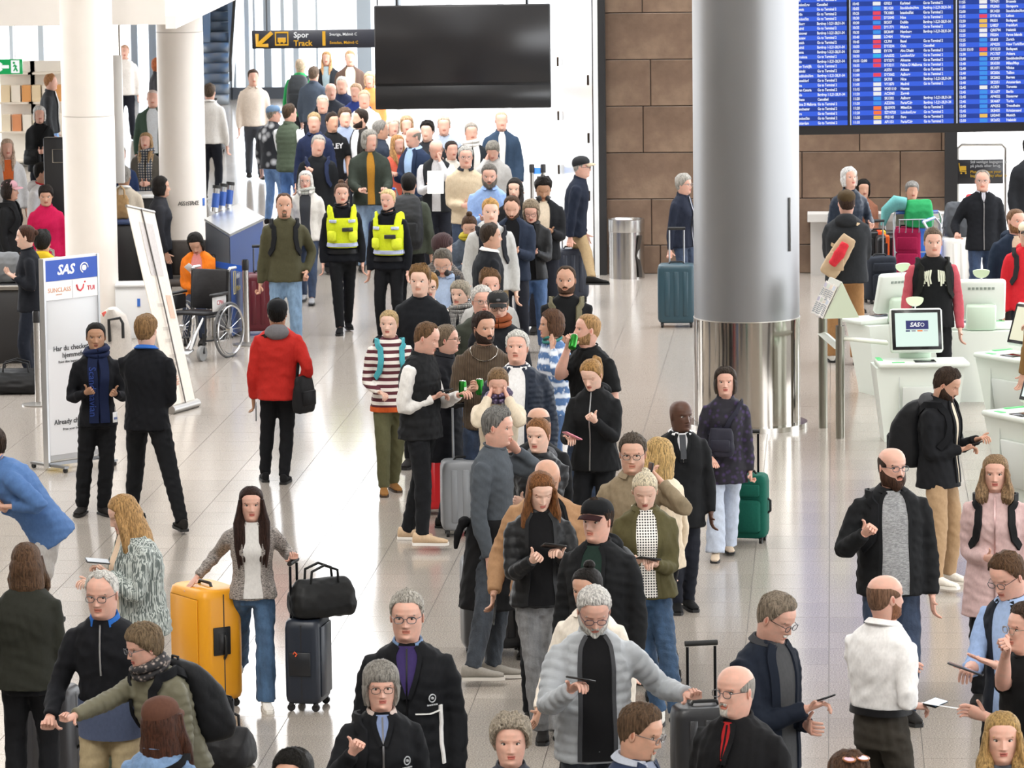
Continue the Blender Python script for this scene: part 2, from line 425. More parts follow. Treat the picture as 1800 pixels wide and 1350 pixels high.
# hanging black screen
Ys = 40.0; a = at(660, 193, Ys); b = at(967, 7, Ys)
r = place('hanging_screen', ((a[0] + b[0]) / 2, Ys, a[2]), 'large black switched-off display hanging above the queue', 'screen')
w_, h_ = b[0] - a[0], b[2] - a[2]
part(r, 'housing', mat('plastic', '#2a2a2d', None, .38), lambda q: q.box((0, .06, h_ / 2), (w_, .10, h_), 0, None, .008))
part(r, 'lower_panel', mat('plastic', '#232427', None, .3), lambda q: q.box((0, .004, h_ * .115), (w_ - .012, .02, h_ * .22), 0, None, .003))
part(r, 'screen_glass', mat('plastic', '#28282b', None, .25), lambda q: q.box((0, .004, h_ * .62), (w_ - .02, .02, h_ * .74), 0, None, .003))
for s in (-.6, .6): part(r, 'hanging_rod', mat('metal', '#55585c'), lambda q: q.cyl((s, .06, h_), (s, .06, h_ + 4.2), .014, 10))
# sign to the trains
Ys = 58.0; a = at(443, 86, Ys); b = at(690, 51, Ys); w_, h_ = b[0] - a[0], b[2] - a[2]
r = place('track_sign', (a[0], Ys, a[2]), 'dark hanging sign with yellow arrow reading Spor Track 1', 'sign')
part(r, 'panel', mat('plastic', '#20222c', None, .5), lambda q: q.box((w_ / 2, .05, h_ / 2), (w_, .10, h_), 0, None, .006))
part(r, 'arrow', YEL, lambda q: (q.tube([(.27, -.006, .215), (.09, -.006, .06)], .026, 4), q.tube([(.07, -.006, .20), (.07, -.006, .045), (.22, -.006, .045)], .024, 4)), False)
def train(q):
    for x0, z0, x1, z1 in ((.31, .04, .49, .06), (.31, .205, .49, .225), (.31, .04, .325, .225), (.475, .04, .49, .225)): q.box(((x0 + x1) / 2, -.004, (z0 + z1) / 2), (x1 - x0, .006, z1 - z0))
    q.box((.40, -.004, .115), (.11, .006, .06), 0, None, .002); q.box((.372, -.004, .078), (.02, .006, .02)); q.box((.428, -.004, .078), (.02, .006, .02))
part(r, 'train_symbol', YEL, train, False)
text('Spor', .105, upright(.56, -.003, .145), WHT, r, bold=.02); text('Track', .105, upright(.56, -.003, .035), YEL, r, bold=.02)
text('1', .26, upright(.90, -.003, .04), YEL, r, bold=.03)
text('Sverige, Malmö C', .052, upright(1.04, -.003, .165), WHT, r, bold=.01); text('Sweden, Malmö C', .052, upright(1.04, -.003, .055), YEL, r, bold=.01)
for x in (.2, w_ - .2): part(r, 'hanging_rod', mat('metal', '#55585c'), lambda q: q.cyl((x, .05, h_), (x, .05, h_ + 3.5), .012, 8))
# emergency exit sign
Ys = 60.0; a = at(-34, 131, Ys); b = at(39, 104, Ys); w_, h_ = b[0] - a[0], b[2] - a[2]
r = place('exit_sign', (a[0], Ys, a[2]), 'green and white emergency exit sign with arrow and running figure', 'sign')
part(r, 'panel', mat('emit', '#18b060', None, None, .8), lambda q: q.box((w_ / 2, .03, h_ / 2), (w_, .06, h_), 0, None, .004))
part(r, 'arrow', WHT, lambda q: (q.box((w_ * .56, -.003, h_ / 2), (.14, .006, .045)), q.tube([(w_ * .50, -.003, h_ * .75), (w_ * .42, -.003, h_ * .5), (w_ * .50, -.003, h_ * .25)], .022, 4)), False)
part(r, 'door_symbol', WHT, lambda q: q.box((w_ * .83, -.003, h_ / 2), (w_ * .20, .006, h_ * .86)), False)
part(r, 'running_figure', mat('emit', '#18b060', None, None, .8), lambda q: (q.ell((w_ * .80, -.008, h_ * .76), (.018, .004, .018), 8, 5), q.tube([(w_ * .81, -.008, h_ * .66), (w_ * .84, -.008, h_ * .42), (w_ * .88, -.008, h_ * .18)], .012, 5), q.tube([(w_ * .84, -.008, h_ * .42), (w_ * .79, -.008, h_ * .2)], .011, 5), q.tube([(w_ * .78, -.008, h_ * .5), (w_ * .82, -.008, h_ * .62), (w_ * .87, -.008, h_ * .5)], .009, 5)), False)
for x in (.1, w_ - .1): part(r, 'hanging_rod', mat('metal', '#8d8d8d'), lambda q: q.cyl((x, .03, h_), (x, .03, h_ + 1.0), .006, 6))
# departure board
Yb = 51.0; a = at(1330, 239, Yb); wb_ = 4.7; hb_ = 3.4; px2m = Yb / FPX
r = place('departure_board', (a[0], a[1], a[2]), 'wide blue flight departure board with white rows of text above the stone wall', 'screen', math.radians(-.2))
r.rotation_euler = (0, math.radians(-.35), math.radians(-1.0))
part(r, 'housing', mat('plastic', '#1c1c1f', None, .4), lambda q: q.box((wb_ / 2, .12, hb_ / 2), (wb_, .2, hb_), 0, None, .01))
rh = 8.32 * px2m; z0b = 16.5 * px2m; DB = mat('emit', '#1c3f9f', None, None, .95); LB = mat('emit', '#3563e6', None, None, .95)
cols = [(-500 / 4.5, 405 / 4.5), (440 / 4.5, 1245 / 4.5), (1290 / 4.5, 2120 / 4.5)]
NR = 40
for ci, (c0, c1) in enumerate(cols):
    x0, x1 = (70 + c0) * px2m, (70 + c1) * px2m
    for nm, m, off in (('dark_rows', DB, 1), ('light_rows', LB, 0)):
        def rows(q):
            for k in range(off, NR, 2): q.box(((x0 + x1) / 2, .012, z0b + (k + .5) * rh), (x1 - x0, .008, rh))
        part(r, 'screen_rows', m, rows, False)
for c in (430, 1270): part(r, 'divider', mat('emit', '#dfe8ff', None, None, .9), lambda q: q.box(((70 + c / 4.5) * px2m, .006, z0b + NR * rh / 2), (.012, .01, NR * rh)), False)
T2, BG, CA = 'Go to Terminal 2', 'Bagdrop 1-3,21-28,31-34', 'Cancelled'
MID = [('10:45', 'w', 'G9321', 'Karlstad', T2), ('10:05', 's', 'SK1420', 'Stockholm/Arn', BG), ('10:25', 'r', 'TK1883', 'Istanbul/Ist', T2), ('10:30', 'r', 'DY3040', 'Nice', T2), ('10:30', 's', 'SK537', 'Dublin', BG), ('10:35', 'r', 'DY1771', 'Malaga', T2), ('10:35', 's', 'SK3649', 'Hamburg', BG), ('10:40', 'w', 'LO464', 'Warsaw', ''), ('10:45', 'r', 'CL701', 'Basel', T2), ('10:50', 'r', 'DY3234', 'Oslo', CA), ('10:50', 'w', 'EY170', 'Abu Dhabi', T2), ('10:50', 'c', 'AA6532', 'London/Lhr', T2), ('10:55 12:00', 'r', 'DY3271', 'Alicante', T2), ('10:55', 'r', 'DY3211', 'Palma D Mallorca', T2), ('11:00', 'b', 'A3751', 'Athens', T2), ('11:00', 'r', 'DY3062', 'Aalborg', T2), ('11:00', 's', 'SK703', 'Nice', BG), ('11:05', 'w', 'VY1870', 'Madrid', T2), ('11:15', 'w', 'VOE1110', 'Nantes', ''), ('11:20', 'w', 'AC3065', 'Zagreb', ''), ('11:20', 's', 'SK1202', 'Aalborg', BG), ('11:20', 's', 'AZ2396', 'Paris/Cdg', BG), ('11:20', 'o', 'EJU3970', 'Milan/Lin', T2), ('11:20', 'o', 'EZY4720', 'London/Lgw', T2), ('11:30', 'y', 'FR2145', 'Faro', T2), ('11:35', 'w', 'AF1151', 'Paris/Cdg', T2)]
RGT = [('11:55', 'w', 'TP7471', 'Brussels', ''), ('11:55', 'w', 'FR2065', 'Singapore', ''), ('12:00', 's', 'SK1420', 'Stockholm/Arn', ''), ('12:15', 'r', 'DY3616', 'Lisbon', ''), ('12:20', 'y', 'FR531', 'Budapest', ''), ('12:20', 'y', 'LH827', 'Frankfurt', ''), ('12:25', 'w', 'QR0794', 'Helsinki', ''), ('12:25', 'w', 'FI0204', 'Faroe Islands', ''), ('12:25', 's', 'SK603', 'Zurich', ''), ('12:25', 's', 'AP4235', 'New York/Ewr', ''), ('12:30 13:10', 'r', 'DY3233', 'Budapest', ''), ('12:30', 'y', 'PC1707', 'Ankara', ''), ('12:40', 's', 'SK3037', 'Stockholm/Arn', ''), ('12:40', 's', 'SK4330', 'Milan/Mxp', ''), ('12:40', 's', 'SK1071', 'Vilnius', ''), ('12:40', 's', 'SK2836', 'Tallinn', ''), ('12:40', 's', 'SK2862', 'Bergen', ''), ('12:40', 's', 'SK2551', 'Amsterdam', ''), ('12:45', 'w', 'AC829', 'Toronto', ''), ('12:45', 's', 'SK1677', 'Berlin', ''), ('12:45', 's', 'AP4032', 'Stavanger', ''), ('12:45', 's', 'SK4687', 'Turku', ''), ('12:45', 's', 'AP4252', 'Trondheim', ''), ('12:45', 's', 'SK8435', 'Kristiansand', ''), ('12:50', 'y', 'LH2441', 'Munich', ''), ('12:50', 's', 'SK2652', 'Helsinki', '')]
LFT = [('Riga', T2), ('London/Lgw', CA), ('Munich', T2), ('Berlin', T2), ('London/Stn', T2), ('Aalborg', BG), ('Madrid', T2), ('Hannover', BG), ('Warsaw', T2), ('Munich', T2), ('Madrid', BG), ('Vienna', BG), ('Barcelona', T2), ('Oslo', BG), ('New York/Jfk', T2), ('Helsinki', T2), ('Stockholm/Arn', BG), ('Dusseldorf', T2), ('Nice', T2), ('Gran Canaria', T2), ('Oslo', BG), ('Athens', CA), ('Palma D Mallorca', T2), ('Manchester', T2), ('Faro', T2), ('London/Stn', T2), ('Rotterdam', T2)]
bt = mat('emit', '#f2f6ff', None, None, 1.0)
def colm(lines, x, sx=.9):
    n = len(lines)
    text('\n'.join(lines), rh * .80, upright((70 + x / 4.5) * px2m, .004, z0b + (n - 1) * rh + rh * .24) @ Matrix.Diagonal((sx, 1, 1, 1)), bt, r, bold=.032, linesp=1.0 / .80 * .999, depth=.0008)
colm([a_[0] for a_ in LFT], 5, .72); colm([a_[1] for a_ in LFT], 170, .72)
for data, tx in ((MID, (450, 698, 826, 1008)), (RGT, (1288, 1535, 1660, 1850))):
    for k, x in zip((0, 2, 3, 4), tx): colm([d[k] for d in data], x, {0: .8, 2: .8, 3: .8, 4: .72}[k])
    CC = {'w': '#f4f4f4', 's': '#3f97f0', 'r': '#f0465f', 'y': '#f3c35b', 'o': '#ff7a3c', 'c': '#30b8f0', 'b': '#2447a8'}
    for k, d in enumerate(data):
        zz = z0b + (len(data) - 1 - k + .5) * rh; xx = (70 + (tx[0] + 192) / 4.5) * px2m
        part(r, 'airline_tile', mat('emit', CC[d[1]], None, None, .95), lambda q: q.box((xx, .005, zz), (61 / 4.5 * px2m, .004, rh * .76)), False)
for x in (.6, 2.4, 4.2): part(r, 'hanger', mat('metal', '#55585c'), lambda q: q.cyl((x, .14, hb_), (x, .14, hb_ + 2.2), .03, 10))
# sign over the trolley bay
Ys = 57.0; a = at(1683, 308, Ys); b = at(1764, 280, Ys); w_, h_ = b[0] - a[0], b[2] - a[2]
r = place('trolley_sign', (a[0], Ys, 0), 'dark trolley notice on a steel frame in the doorway beside the stone wall', 'sign')
za = a[2]
part(r, 'frame', mat('metal', '#c9c9c7', None, .3), lambda q: q.tube([(0, .05, 0), (0, .05, za + h_ + .14), (.06, .05, za + h_ + .2), (w_ - .02, .05, za + h_ + .2), (w_ + .04, .05, za + h_ + .14), (w_ + .04, .05, 0)], .028, 8))
part(r, 'panel', mat('plastic', '#2a2b30', None, .4), lambda q: q.box((w_ / 2, .03, za + h_ / 2 - .06), (w_, .04, h_ + .12), 0, None, .005))
text('Stil venligst bagagevognen\npå plads efter brug.', .052, upright(.17, .004, za + .155), mat('emit', '#e8e8e8', None, None, .6), r, bold=.008)
text('Please replace your\nbaggage trolley after use.', .052, upright(.17, .004, za + .025), mat('emit', '#e7b637', None, None, .7), r, bold=.008)
part(r, 'trolley_symbol', mat('emit', '#e7b637', None, None, .7), lambda q: (q.box((.075, .004, za + .09), (.08, .006, .06), 0, None, .002), q.tube([(.02, .004, za + .16), (.035, .004, za + .05), (.12, .004, za + .045)], .006, 5), q.ell((.05, .002, za + .025), (.012, .004, .012), 8, 5), q.ell((.11, .002, za + .025), (.012, .004, .012), 8, 5)), False)

# ------------------------------------------------------------------ people
SKINS = ['#dfbba8', '#d4ab96', '#c49a83', '#d6aa98', '#a98368', '#553b2f']
_HZ = [-.14, -.10, -.06, -.03, -.012, -.002, .010, .024, .045, .070, .095, .115, .135, .160, .182, .203, .216, .2225, .2249]
_HW = [.075, .058, .054, .054, .057, .059, .062, .066, .071, .074, .0765, .0775, .0785, .0785, .0735, .0600, .0420, .0250, .002]
_HF = [.060, .047, .044, .046, .056, .076, .087, .090, .089, .089, .088, .0875, .0905, .0885, .0780, .0590, .0400, .0240, .002]
_HB = [.075, .064, .062, .064, .066, .067, .069, .072, .080, .089, .096, .100, .102, .1010, .0940, .0760, .0540, .0320, .002]
def headP(th, z, feat=True, jaw=1.0):
    """point of the head at angle th (0 = straight ahead) and height z above the chin; th, z arrays"""
    th = np.asarray(th, float); z = np.asarray(z, float)
    w = np.interp(z, _HZ, _HW); f = np.interp(z, _HZ, _HF); b = np.interp(z, _HZ, _HB)
    s, c = np.sin(th), np.cos(th)
    w = w * np.where(z < .09, 1 + (jaw - 1) * np.clip((.09 - z) / .06, 0, 1), 1)
    x = w * spow(s, .92); y = -np.where(c > 0, f, b) * spow(c, .92)
    k = np.interp(z, [-.02, .0, .02, .05, .09, .13, .17], [.0, .30, .33, .24, .14, .10, .06])
    x = x * (1 - k * np.clip(c, 0, 1) ** 1.3)
    if feat:
        fr = np.clip(c * 2.2 - .5, 0, 1); ax = np.abs(x)
        g = lambda a, m, q: np.exp(-((a - m) / q) ** 2)
        d = np.interp(z, [.060, .066, .074, .085, .10, .118, .13], [0, .010, .023, .020, .013, .006, 0]) * np.exp(-(x / np.interp(z, [.066, .08, .12], [.014, .011, .008])) ** 2)
        d = d + .006 * g(ax, .013, .006) * g(z, .071, .006)
        d = d - .0085 * g(ax, .031, .014) * g(z, .112, .009) + .004 * g(ax, .030, .020) * g(z, .131, .007)
        d = d + .0045 * g(x, 0, .020) * g(z, .050, .005) + .0045 * g(x, 0, .018) * g(z, .040, .005) - .004 * g(x, 0, .022) * g(z, .0452, .0022)
        d = d + .006 * g(x, 0, .016) * g(z, .012, .010) + .004 * g(ax, .040, .015) * g(z, .085, .018) - .003 * g(x, 0, .03) * g(z, .027, .006)
        y = y - d * fr
    return np.stack(np.broadcast_arrays(x, y, z), -1)

def head_dir(P): return (P - np.array([0, .004, .11])) / np.linalg.norm(P - np.array([0, .004, .11]), axis=-1, keepdims=True)

def cap_mesh(mb, line, thick, nr=12, nc=40, rough=.0, seed=1, ztop=None, edge=-.004, a0=None, bulge=1.0, m=0):
    """skin of hair or cloth over the skull from the height line(a) up; a = degrees from the front"""
    rg = np.random.RandomState(seed)
    if a0 is None: th = np.arange(nc) * 2 * PI / nc; close = True
    else: th = np.linspace(math.radians(a0), math.radians(360 - a0), nc); close = False
    a = np.degrees(np.minimum(th, 2 * PI - th))
    z0 = np.array([line(q) for q in a]); z1 = np.array([ztop(q) for q in a]) if ztop else np.full(nc, .2247)
    rings = []
    for i in range(nr):
        s = i / (nr - 1)
        z = z0 + (z1 - z0) * (1 - (1 - s) ** 1.7)
        P = headP(th, z, False)
        t = np.array([thick(q, s) for q in a])
        e = min(1, (s / .16)) ** .5 if s < .16 else 1
        if ztop: e *= min(1, (1 - s) / .2) ** .5 if s > .8 else 1
        t = edge + (t - edge) * e + rough * rg.normal(size=nc) * (0.3 + s) * (1 if 0 < i < nr - 1 else 0)
        rings.append(P + head_dir(P) * t[:, None])
    mb.loft(rings, False, m, close)
    if close: mb.add(rings[-1], [tuple(range(nc))], m)

def curtain(mb, a0, zt, zb, thick=.018, spread=.02, nc=26, nr=12, rough=.002, seed=3, fwd=0.0, sweep=14):
    """hair that falls around the back and sides, closed in section"""
    rg = np.random.RandomState(seed); rings = []
    for i in range(nr):
        s = i / (nr - 1); z = zt + (zb - zt) * s
        aw = a0 + sweep * float(np.interp(z, [-.05, .0, .05, .12], [.6, .8, 1, 0])); th = np.radians(np.linspace(aw, 360 - aw, nc))
        P = headP(th, np.full(nc, max(z, .045)), False); P[:, 2] = z
        q = max(0, (.045 - z)) / .3
        P[:, 0] *= 1 + q * .35; P[:, 1] = P[:, 1] * (1 + .15 * q) - fwd * q + (.0)
        D = P - np.array([0, .01, z]); D[:, 2] = 0; D /= np.linalg.norm(D, axis=1)[:, None]
        env = np.sin(np.linspace(.25, PI - .25, nc)) ** .3
        t = (thick * min(1, .55 + s * 2) + spread * max(0, math.sin(s * 2.6))) * env * (1 - .5 * max(0, s - .8) / .2)
        O = P + D * (t + rough * rg.normal(size=nc))[:, None]; I = P - D * .006
        rings.append(np.concatenate([O, I[::-1]]))
    mb.loft(rings, True)

def locks(mb, line, thick, n, seed, zlo=None, r=.0065, drift=.25, wob=.004):
    rg = np.random.RandomState(seed + 77)
    for k in range(n):
        th = rg.uniform(-PI, PI); a = abs(math.degrees(th)); z0 = line(a); zb = z0 + (.2247 - z0) * rg.uniform(.0, .45); za = zb + (.2240 - zb) * rg.uniform(.5, .97)
        dr = rg.normal() * drift; pts = []
        for j in range(6):
            q = j / 5; t = th + dr * q * q; z = max(za + (zb - za) * q, line(abs(math.degrees(t)) if abs(t) <= PI else 360 - abs(math.degrees(t))) + .003)
            P = headP(np.array([t]), np.array([z]), False)[0]; s = np.clip((z - z0) / (.2247 - z0), 0, 1); s = 1 - (1 - s) ** (1 / 1.7)
            pts.append(P + head_dir(P[None])[0] * (thick(a, s) * (1 if s > .12 else .6) + rg.normal() * wob * .5 - .002))
        mb.tube(pts, [r * .5, r, r * 1.1, r, r * .8, r * .25], 5, flat=.75)
def hair_mesh(style, seed, full=True):
    mb = MB(); nc = 40 if full else 22; nr = 12 if full else 8
    if full and style in ('short', 'quiff', 'curly', 'fluffy', 'pixie', 'bob', 'fringe', 'recede'):
        ln = {'short': _men, 'quiff': _men, 'curly': _men, 'recede': _rec, 'pixie': _pix, 'fringe': _frg}.get(style, _wom)
        tk = {'short': lambda a, s: .008 + .014 * s + .006 * s * (a < 60), 'quiff': lambda a, s: .006 + .016 * s + (.022 * s * max(0, 1 - a / 70)), 'curly': lambda a, s: .014 + .024 * s, 'recede': lambda a, s: .006 + .006 * s,
              'fluffy': lambda a, s: .020 + .016 * s, 'pixie': lambda a, s: .012 + .016 * s}.get(style, lambda a, s: .012 + .012 * s)
        locks(mb, ln, tk, {'curly': 110, 'fluffy': 110, 'recede': 60}.get(style, 85), seed, None, {'curly': .010, 'fluffy': .010, 'recede': .0045}.get(style, .0062), {'curly': .9, 'fluffy': .6}.get(style, .25), {'curly': .008, 'fluffy': .006}.get(style, .003))
    men = lambda a: float(np.interp(a, [0, 30, 52, 66, 80, 92, 106, 135, 180], [.190, .190, .180, .150, .106, .112, .070, .036, .030]))
    rec = lambda a: float(np.interp(a, [0, 18, 35, 52, 68, 82, 94, 108, 135, 180], [.206, .208, .214, .190, .150, .110, .112, .070, .036, .030]))
    wom = lambda a: float(np.interp(a, [0, 30, 50, 66, 84, 100, 130, 180], [.186, .184, .170, .140, .085, .055, .035, .03]))
    frg = lambda a: float(np.interp(a, [0, 30, 48, 60, 75, 95, 130, 180], [.146, .146, .142, .120, .08, .045, .03, .03]))
    if style == 'short': cap_mesh(mb, men, lambda a, s: .008 + .014 * s + .006 * s * (a < 60), nr, nc, .0022, seed)
    elif style == 'buzz': cap_mesh(mb, men, lambda a, s: .004 + .003 * s, nr, nc, .0005, seed)
    elif style == 'recede': cap_mesh(mb, rec, lambda a, s: .006 + .006 * s, nr, nc, .0015, seed)
    elif style == 'quiff': cap_mesh(mb, men, lambda a, s: .006 + .016 * s + (.022 * s * max(0, 1 - a / 70)), nr, nc, .003, seed)
    elif style == 'curly': cap_mesh(mb, men, lambda a, s: .014 + .024 * s, nr, nc + 8, .007, seed)
    elif style == 'fluffy': cap_mesh(mb, wom, lambda a, s: .020 + .016 * s, nr, nc, .0055, seed)
    elif style == 'bald':
        cap_mesh(mb, lambda a: float(np.interp(a, [60, 80, 94, 108, 135, 180], [.118, .105, .112, .068, .036, .030])), lambda a, s: .0045, 8, 26 if full else 16, .0006, seed,
                 ztop=lambda a: float(np.interp(a, [60, 75, 100, 140, 180], [.126, .148, .168, .172, .168])), a0=62)
    elif style in ('bob', 'fringe'):
        cap_mesh(mb, frg if style == 'fringe' else wom, lambda a, s: .012 + .012 * s + .006 * (a > 60), nr, nc, .0022, seed)
        curtain(mb, 62, .15, .012, .020, .012, 26 if full else 16, 8, .002, seed)
    elif style == 'pixie': cap_mesh(mb, lambda a: float(np.interp(a, [0, 35, 55, 72, 88, 110, 140, 180], [.168, .164, .145, .105, .080, .045, .025, .02])), lambda a, s: .012 + .016 * s, nr, nc, .003, seed)
    elif style in ('long', 'longer', 'shoulder'):
        cap_mesh(mb, wom, lambda a, s: .009 + .009 * s, nr, nc, .0015, seed)
        curtain(mb, 58, .155, {'long': -.20, 'longer': -.32, 'shoulder': -.09}[style], .016, .022, 28 if full else 16, 14 if full else 8, .0022, seed, .03)
        zb = {'long': -.20, 'longer': -.32, 'shoulder': -.09}[style]
        for s in (-1, 1):
            for k in range(3 if full else 1):
                o = (k - 1) * .020; L_ = zb * (.92 + .07 * k); q_ = [0, .2, .45, .7, 1]
                mb.tube([(s * (.070 + .006 * k), -.030 - o, .150), (s * (.083 + .004 * k), -.030 - o, .06), (s * (.088 + o), -.055 - o * .5, -.02 if zb < -.1 else 0), (s * (.086 + o), -.090, L_ * .55), (s * (.078 + o), -.118 if zb < -.1 else -.07, L_)], [.013, .025, .031, .028, .007], 8 if full else 6, flat=.85)
    elif style in ('pony', 'bun', 'topbun', 'tied', 'lowpony'):
        cap_mesh(mb, wom, lambda a, s: .006 + .007 * s, nr, nc, .0012, seed)
        if style == 'pony':
            mb.tube([(0, .085, .185), (0, .125, .195), (.008, .150, .165), (.014, .145, .10), (.016, .130, .03), (.014, .120, -.03)], [.014, .024, .030, .030, .024, .008], 10, flat=.9)
        elif style == 'lowpony':
            mb.tube([(0, .085, .10), (0, .115, .085), (0, .120, .03), (0, .115, -.05), (0, .11, -.12)], [.014, .022, .024, .022, .006], 10)
        elif style == 'bun': mb.ell((0, .108, .15), (.036, .032, .034), 12, 8)
        elif style == 'topbun': mb.ell((0, .045, .245), (.036, .034, .030), 12, 8)
        else: mb.ell((0, .100, .085), (.030, .024, .028), 10, 7)
    return mb

def finger(mb, p, d, n, L, r, curl, full, m=0):
    pts = [np.array(p)]; dd = np.array(d); ax = np.cross(dd, n)
    segs = [.46, .30, .24]
    for k in range(3):
        a = math.radians(curl[k]); dd = unit(dd * math.cos(a) + np.cross(ax, dd) * math.sin(-a))
        pts.append(pts[-1] + dd * L * segs[k])
    mb.tube(pts, [r, r * .98, r * .9, r * .62], 6 if full else 5, m)

_men = lambda a: float(np.interp(a, [0, 30, 52, 66, 80, 92, 106, 135, 180], [.190, .190, .180, .150, .106, .112, .070, .036, .030]))
_rec = lambda a: float(np.interp(a, [0, 18, 35, 52, 68, 82, 94, 108, 135, 180], [.206, .208, .214, .190, .150, .110, .112, .070, .036, .030]))
_wom = lambda a: float(np.interp(a, [0, 30, 50, 66, 84, 100, 130, 180], [.186, .184, .170, .140, .085, .055, .035, .03]))
_frg = lambda a: float(np.interp(a, [0, 30, 48, 60, 75, 95, 130, 180], [.146, .146, .142, .120, .08, .045, .03, .03]))
_pix = lambda a: float(np.interp(a, [0, 35, 55, 72, 88, 110, 140, 180], [.168, .164, .145, .105, .080, .045, .025, .02]))
CURLS = {'rel': (18, 28, 18), 'grip': (62, 78, 40), 'flat': (3, 4, 3), 'hold': (34, 46, 26), 'fist': (80, 88, 50)}
def hand(mb, W, d, n, pose, s, k, full=True, m=0):
    d = unit(d); n = unit(np.asarray(n) - d * np.dot(n, d)); t = -s * np.cross(d, n)
    sec = []
    for u, w, h in ((-.012, .026, .020), (.015, .030, .0185), (.045, .038, .0165), (.080, .041, .0145), (.097, .037, .011)):
        a = np.arange(10) * 2 * PI / 10
        sec.append(W + d * u * k + (np.outer(spow(np.cos(a), .8), t) * w + np.outer(spow(np.sin(a), .8), n) * h) * k)
    mb.loft(sec, True, m)
    cu = CURLS[pose]
    for i, (o, L) in enumerate(((.029, .072), (.010, .081), (-.010, .076), (-.028, .060))):
        j = 1 + .08 * i
        finger(mb, W + d * .088 * k + t * o * k, unit(d + t * o * 1.6), n, L * k, .0088 * k, [min(95, c * j) for c in cu], full, m)
    ta = {'flat': .75, 'rel': .7, 'grip': .35, 'hold': .5, 'fist': .3}[pose]
    td = unit(d * (1 - ta * .4) + t * ta + n * (.75 if pose in ('grip', 'hold', 'fist') else .25))
    if pose in ('fist', 'grip'): td = unit(d * .55 + n * .85 + t * .25)
    finger(mb, W + d * .024 * k + t * .027 * k, td, unit(n - t * .6), .074 * k, .0105 * k, (8, 22, 22) if pose not in ('fist', 'grip') else (10, 45, 40), full, m)

def ik(S, T, l1, l2, pole):
    d = T - S; D = np.linalg.norm(d); L = min(max(D, abs(l1 - l2) + .02), (l1 + l2) * .998); u = d / max(D, 1e-6); T = S + u * L
    a = (l1 * l1 - l2 * l2 + L * L) / (2 * L); h = math.sqrt(max(0, l1 * l1 - a * a))
    p = np.asarray(pole, float); p = unit(p - u * np.dot(p, u))
    return S + u * a + p * h, T

def limb(A, B, C, n=5):
    """points along a bent limb, rounded a little at the joint"""
    out = []
    for i in range(n): out.append(A + (B - A) * (i / n * .94))
    out.append(B * .9 + (A + C) * .05)
    for i in range(1, n + 1): out.append(B + (C - B) * (.06 + .94 * i / n))
    return out

_TZ = [.28, .36, .42, .48, .53, .57, .605, .66, .715, .76, .79, .812, .828, .842, .854, .866]
_TWm = [.112, .108, .104, .100, .097, .092, .089, .092, .098, .101, .101, .098, .087, .066, .047, .037]
_TWf = [.114, .110, .106, .102, .099, .088, .079, .082, .088, .090, .090, .088, .079, .060, .043, .034]
_TD = [.098, .092, .086, .082, .079, .073, .070, .072, .076, .074, .068, .060, .052, .046, .042, .036]

ARM = {  # wrist targets: outward, ahead, height (shares of the body height), hand pose, which way the palm looks
    'D': (.150, .030, .490, 'rel', 'in'), 'P': (.125, .015, .530, 'fist', 'in'), 'F': (.040, .170, .670, 'hold', 'up'),
    'B': (.030, .125, .610, 'rel', 'back'), 'E': (.112, .060, .828, 'hold', 'in'), 'M': (.030, .110, .850, 'grip', 'in'),
    'S': (.070, .100, .735, 'fist', 'back'), 'H': (.150, -.02, .455, 'grip', 'in'), 'C': (-.060, .110, .665, 'rel', 'back'),
    'T': (.085, .210, .600, 'grip', 'down'), 'W': (.150, .10, .520, 'rel', 'in'), 'V': (.150, -.07, .500, 'rel', 'in'),
    'K': (.060, .10, .690, 'fist', 'in'), 'FC': (.045, .085, .862, 'flat', 'in')}
NP = [0]
# steps back or forward along the line of sight that keep neighbours apart
SHIFT = {'woman with long copper hair typing in a black padded jacket': -0.2, 'shaven headed man in a tan brown jacket behind the copper haired woman': 0.2, 'woman with tied reddish hair in a black padded jacket and grey hood': -0.08, 'dark haired person in black bending behind the grey hooded woman': 0.08, 'bearded man in a brown cable knit sweater smiling sideways': -0.12, 'woman with glasses in black behind the padded vest man': 0.12, 'woman with piled up hair and a mustard scarf looking down': 0.13, 'blond young man in a pale grey hoodie': -0.13, 'short grey haired woman in a black coat with a patterned scarf': 0.06, 'curly brown haired young man behind the white haired elderly man': -0.06, 'woman with bright white bob looking up by the stone wall': 0.1, 'black haired passenger half hidden behind the white bob': -0.1, 'man with a short beard in a dark blue coat at the right edge': 0.22, 'young person in a red hoodie and cream cap at the right edge': -0.22, 'dark haired woman wearing black headphones in the queue': -0.08, 'man with a long grey beard in a light blue shirt': 0.08, 'grey templed man in a navy jacket over a pale blue shirt': -0.08, 'dark bearded man in profile with a dark jacket over white': 0.09, 'dark haired young man in a black printed T-shirt touching his chin': -0.09, 'passenger in coral red glimpsed beyond the pale blue shirt': 0.08}

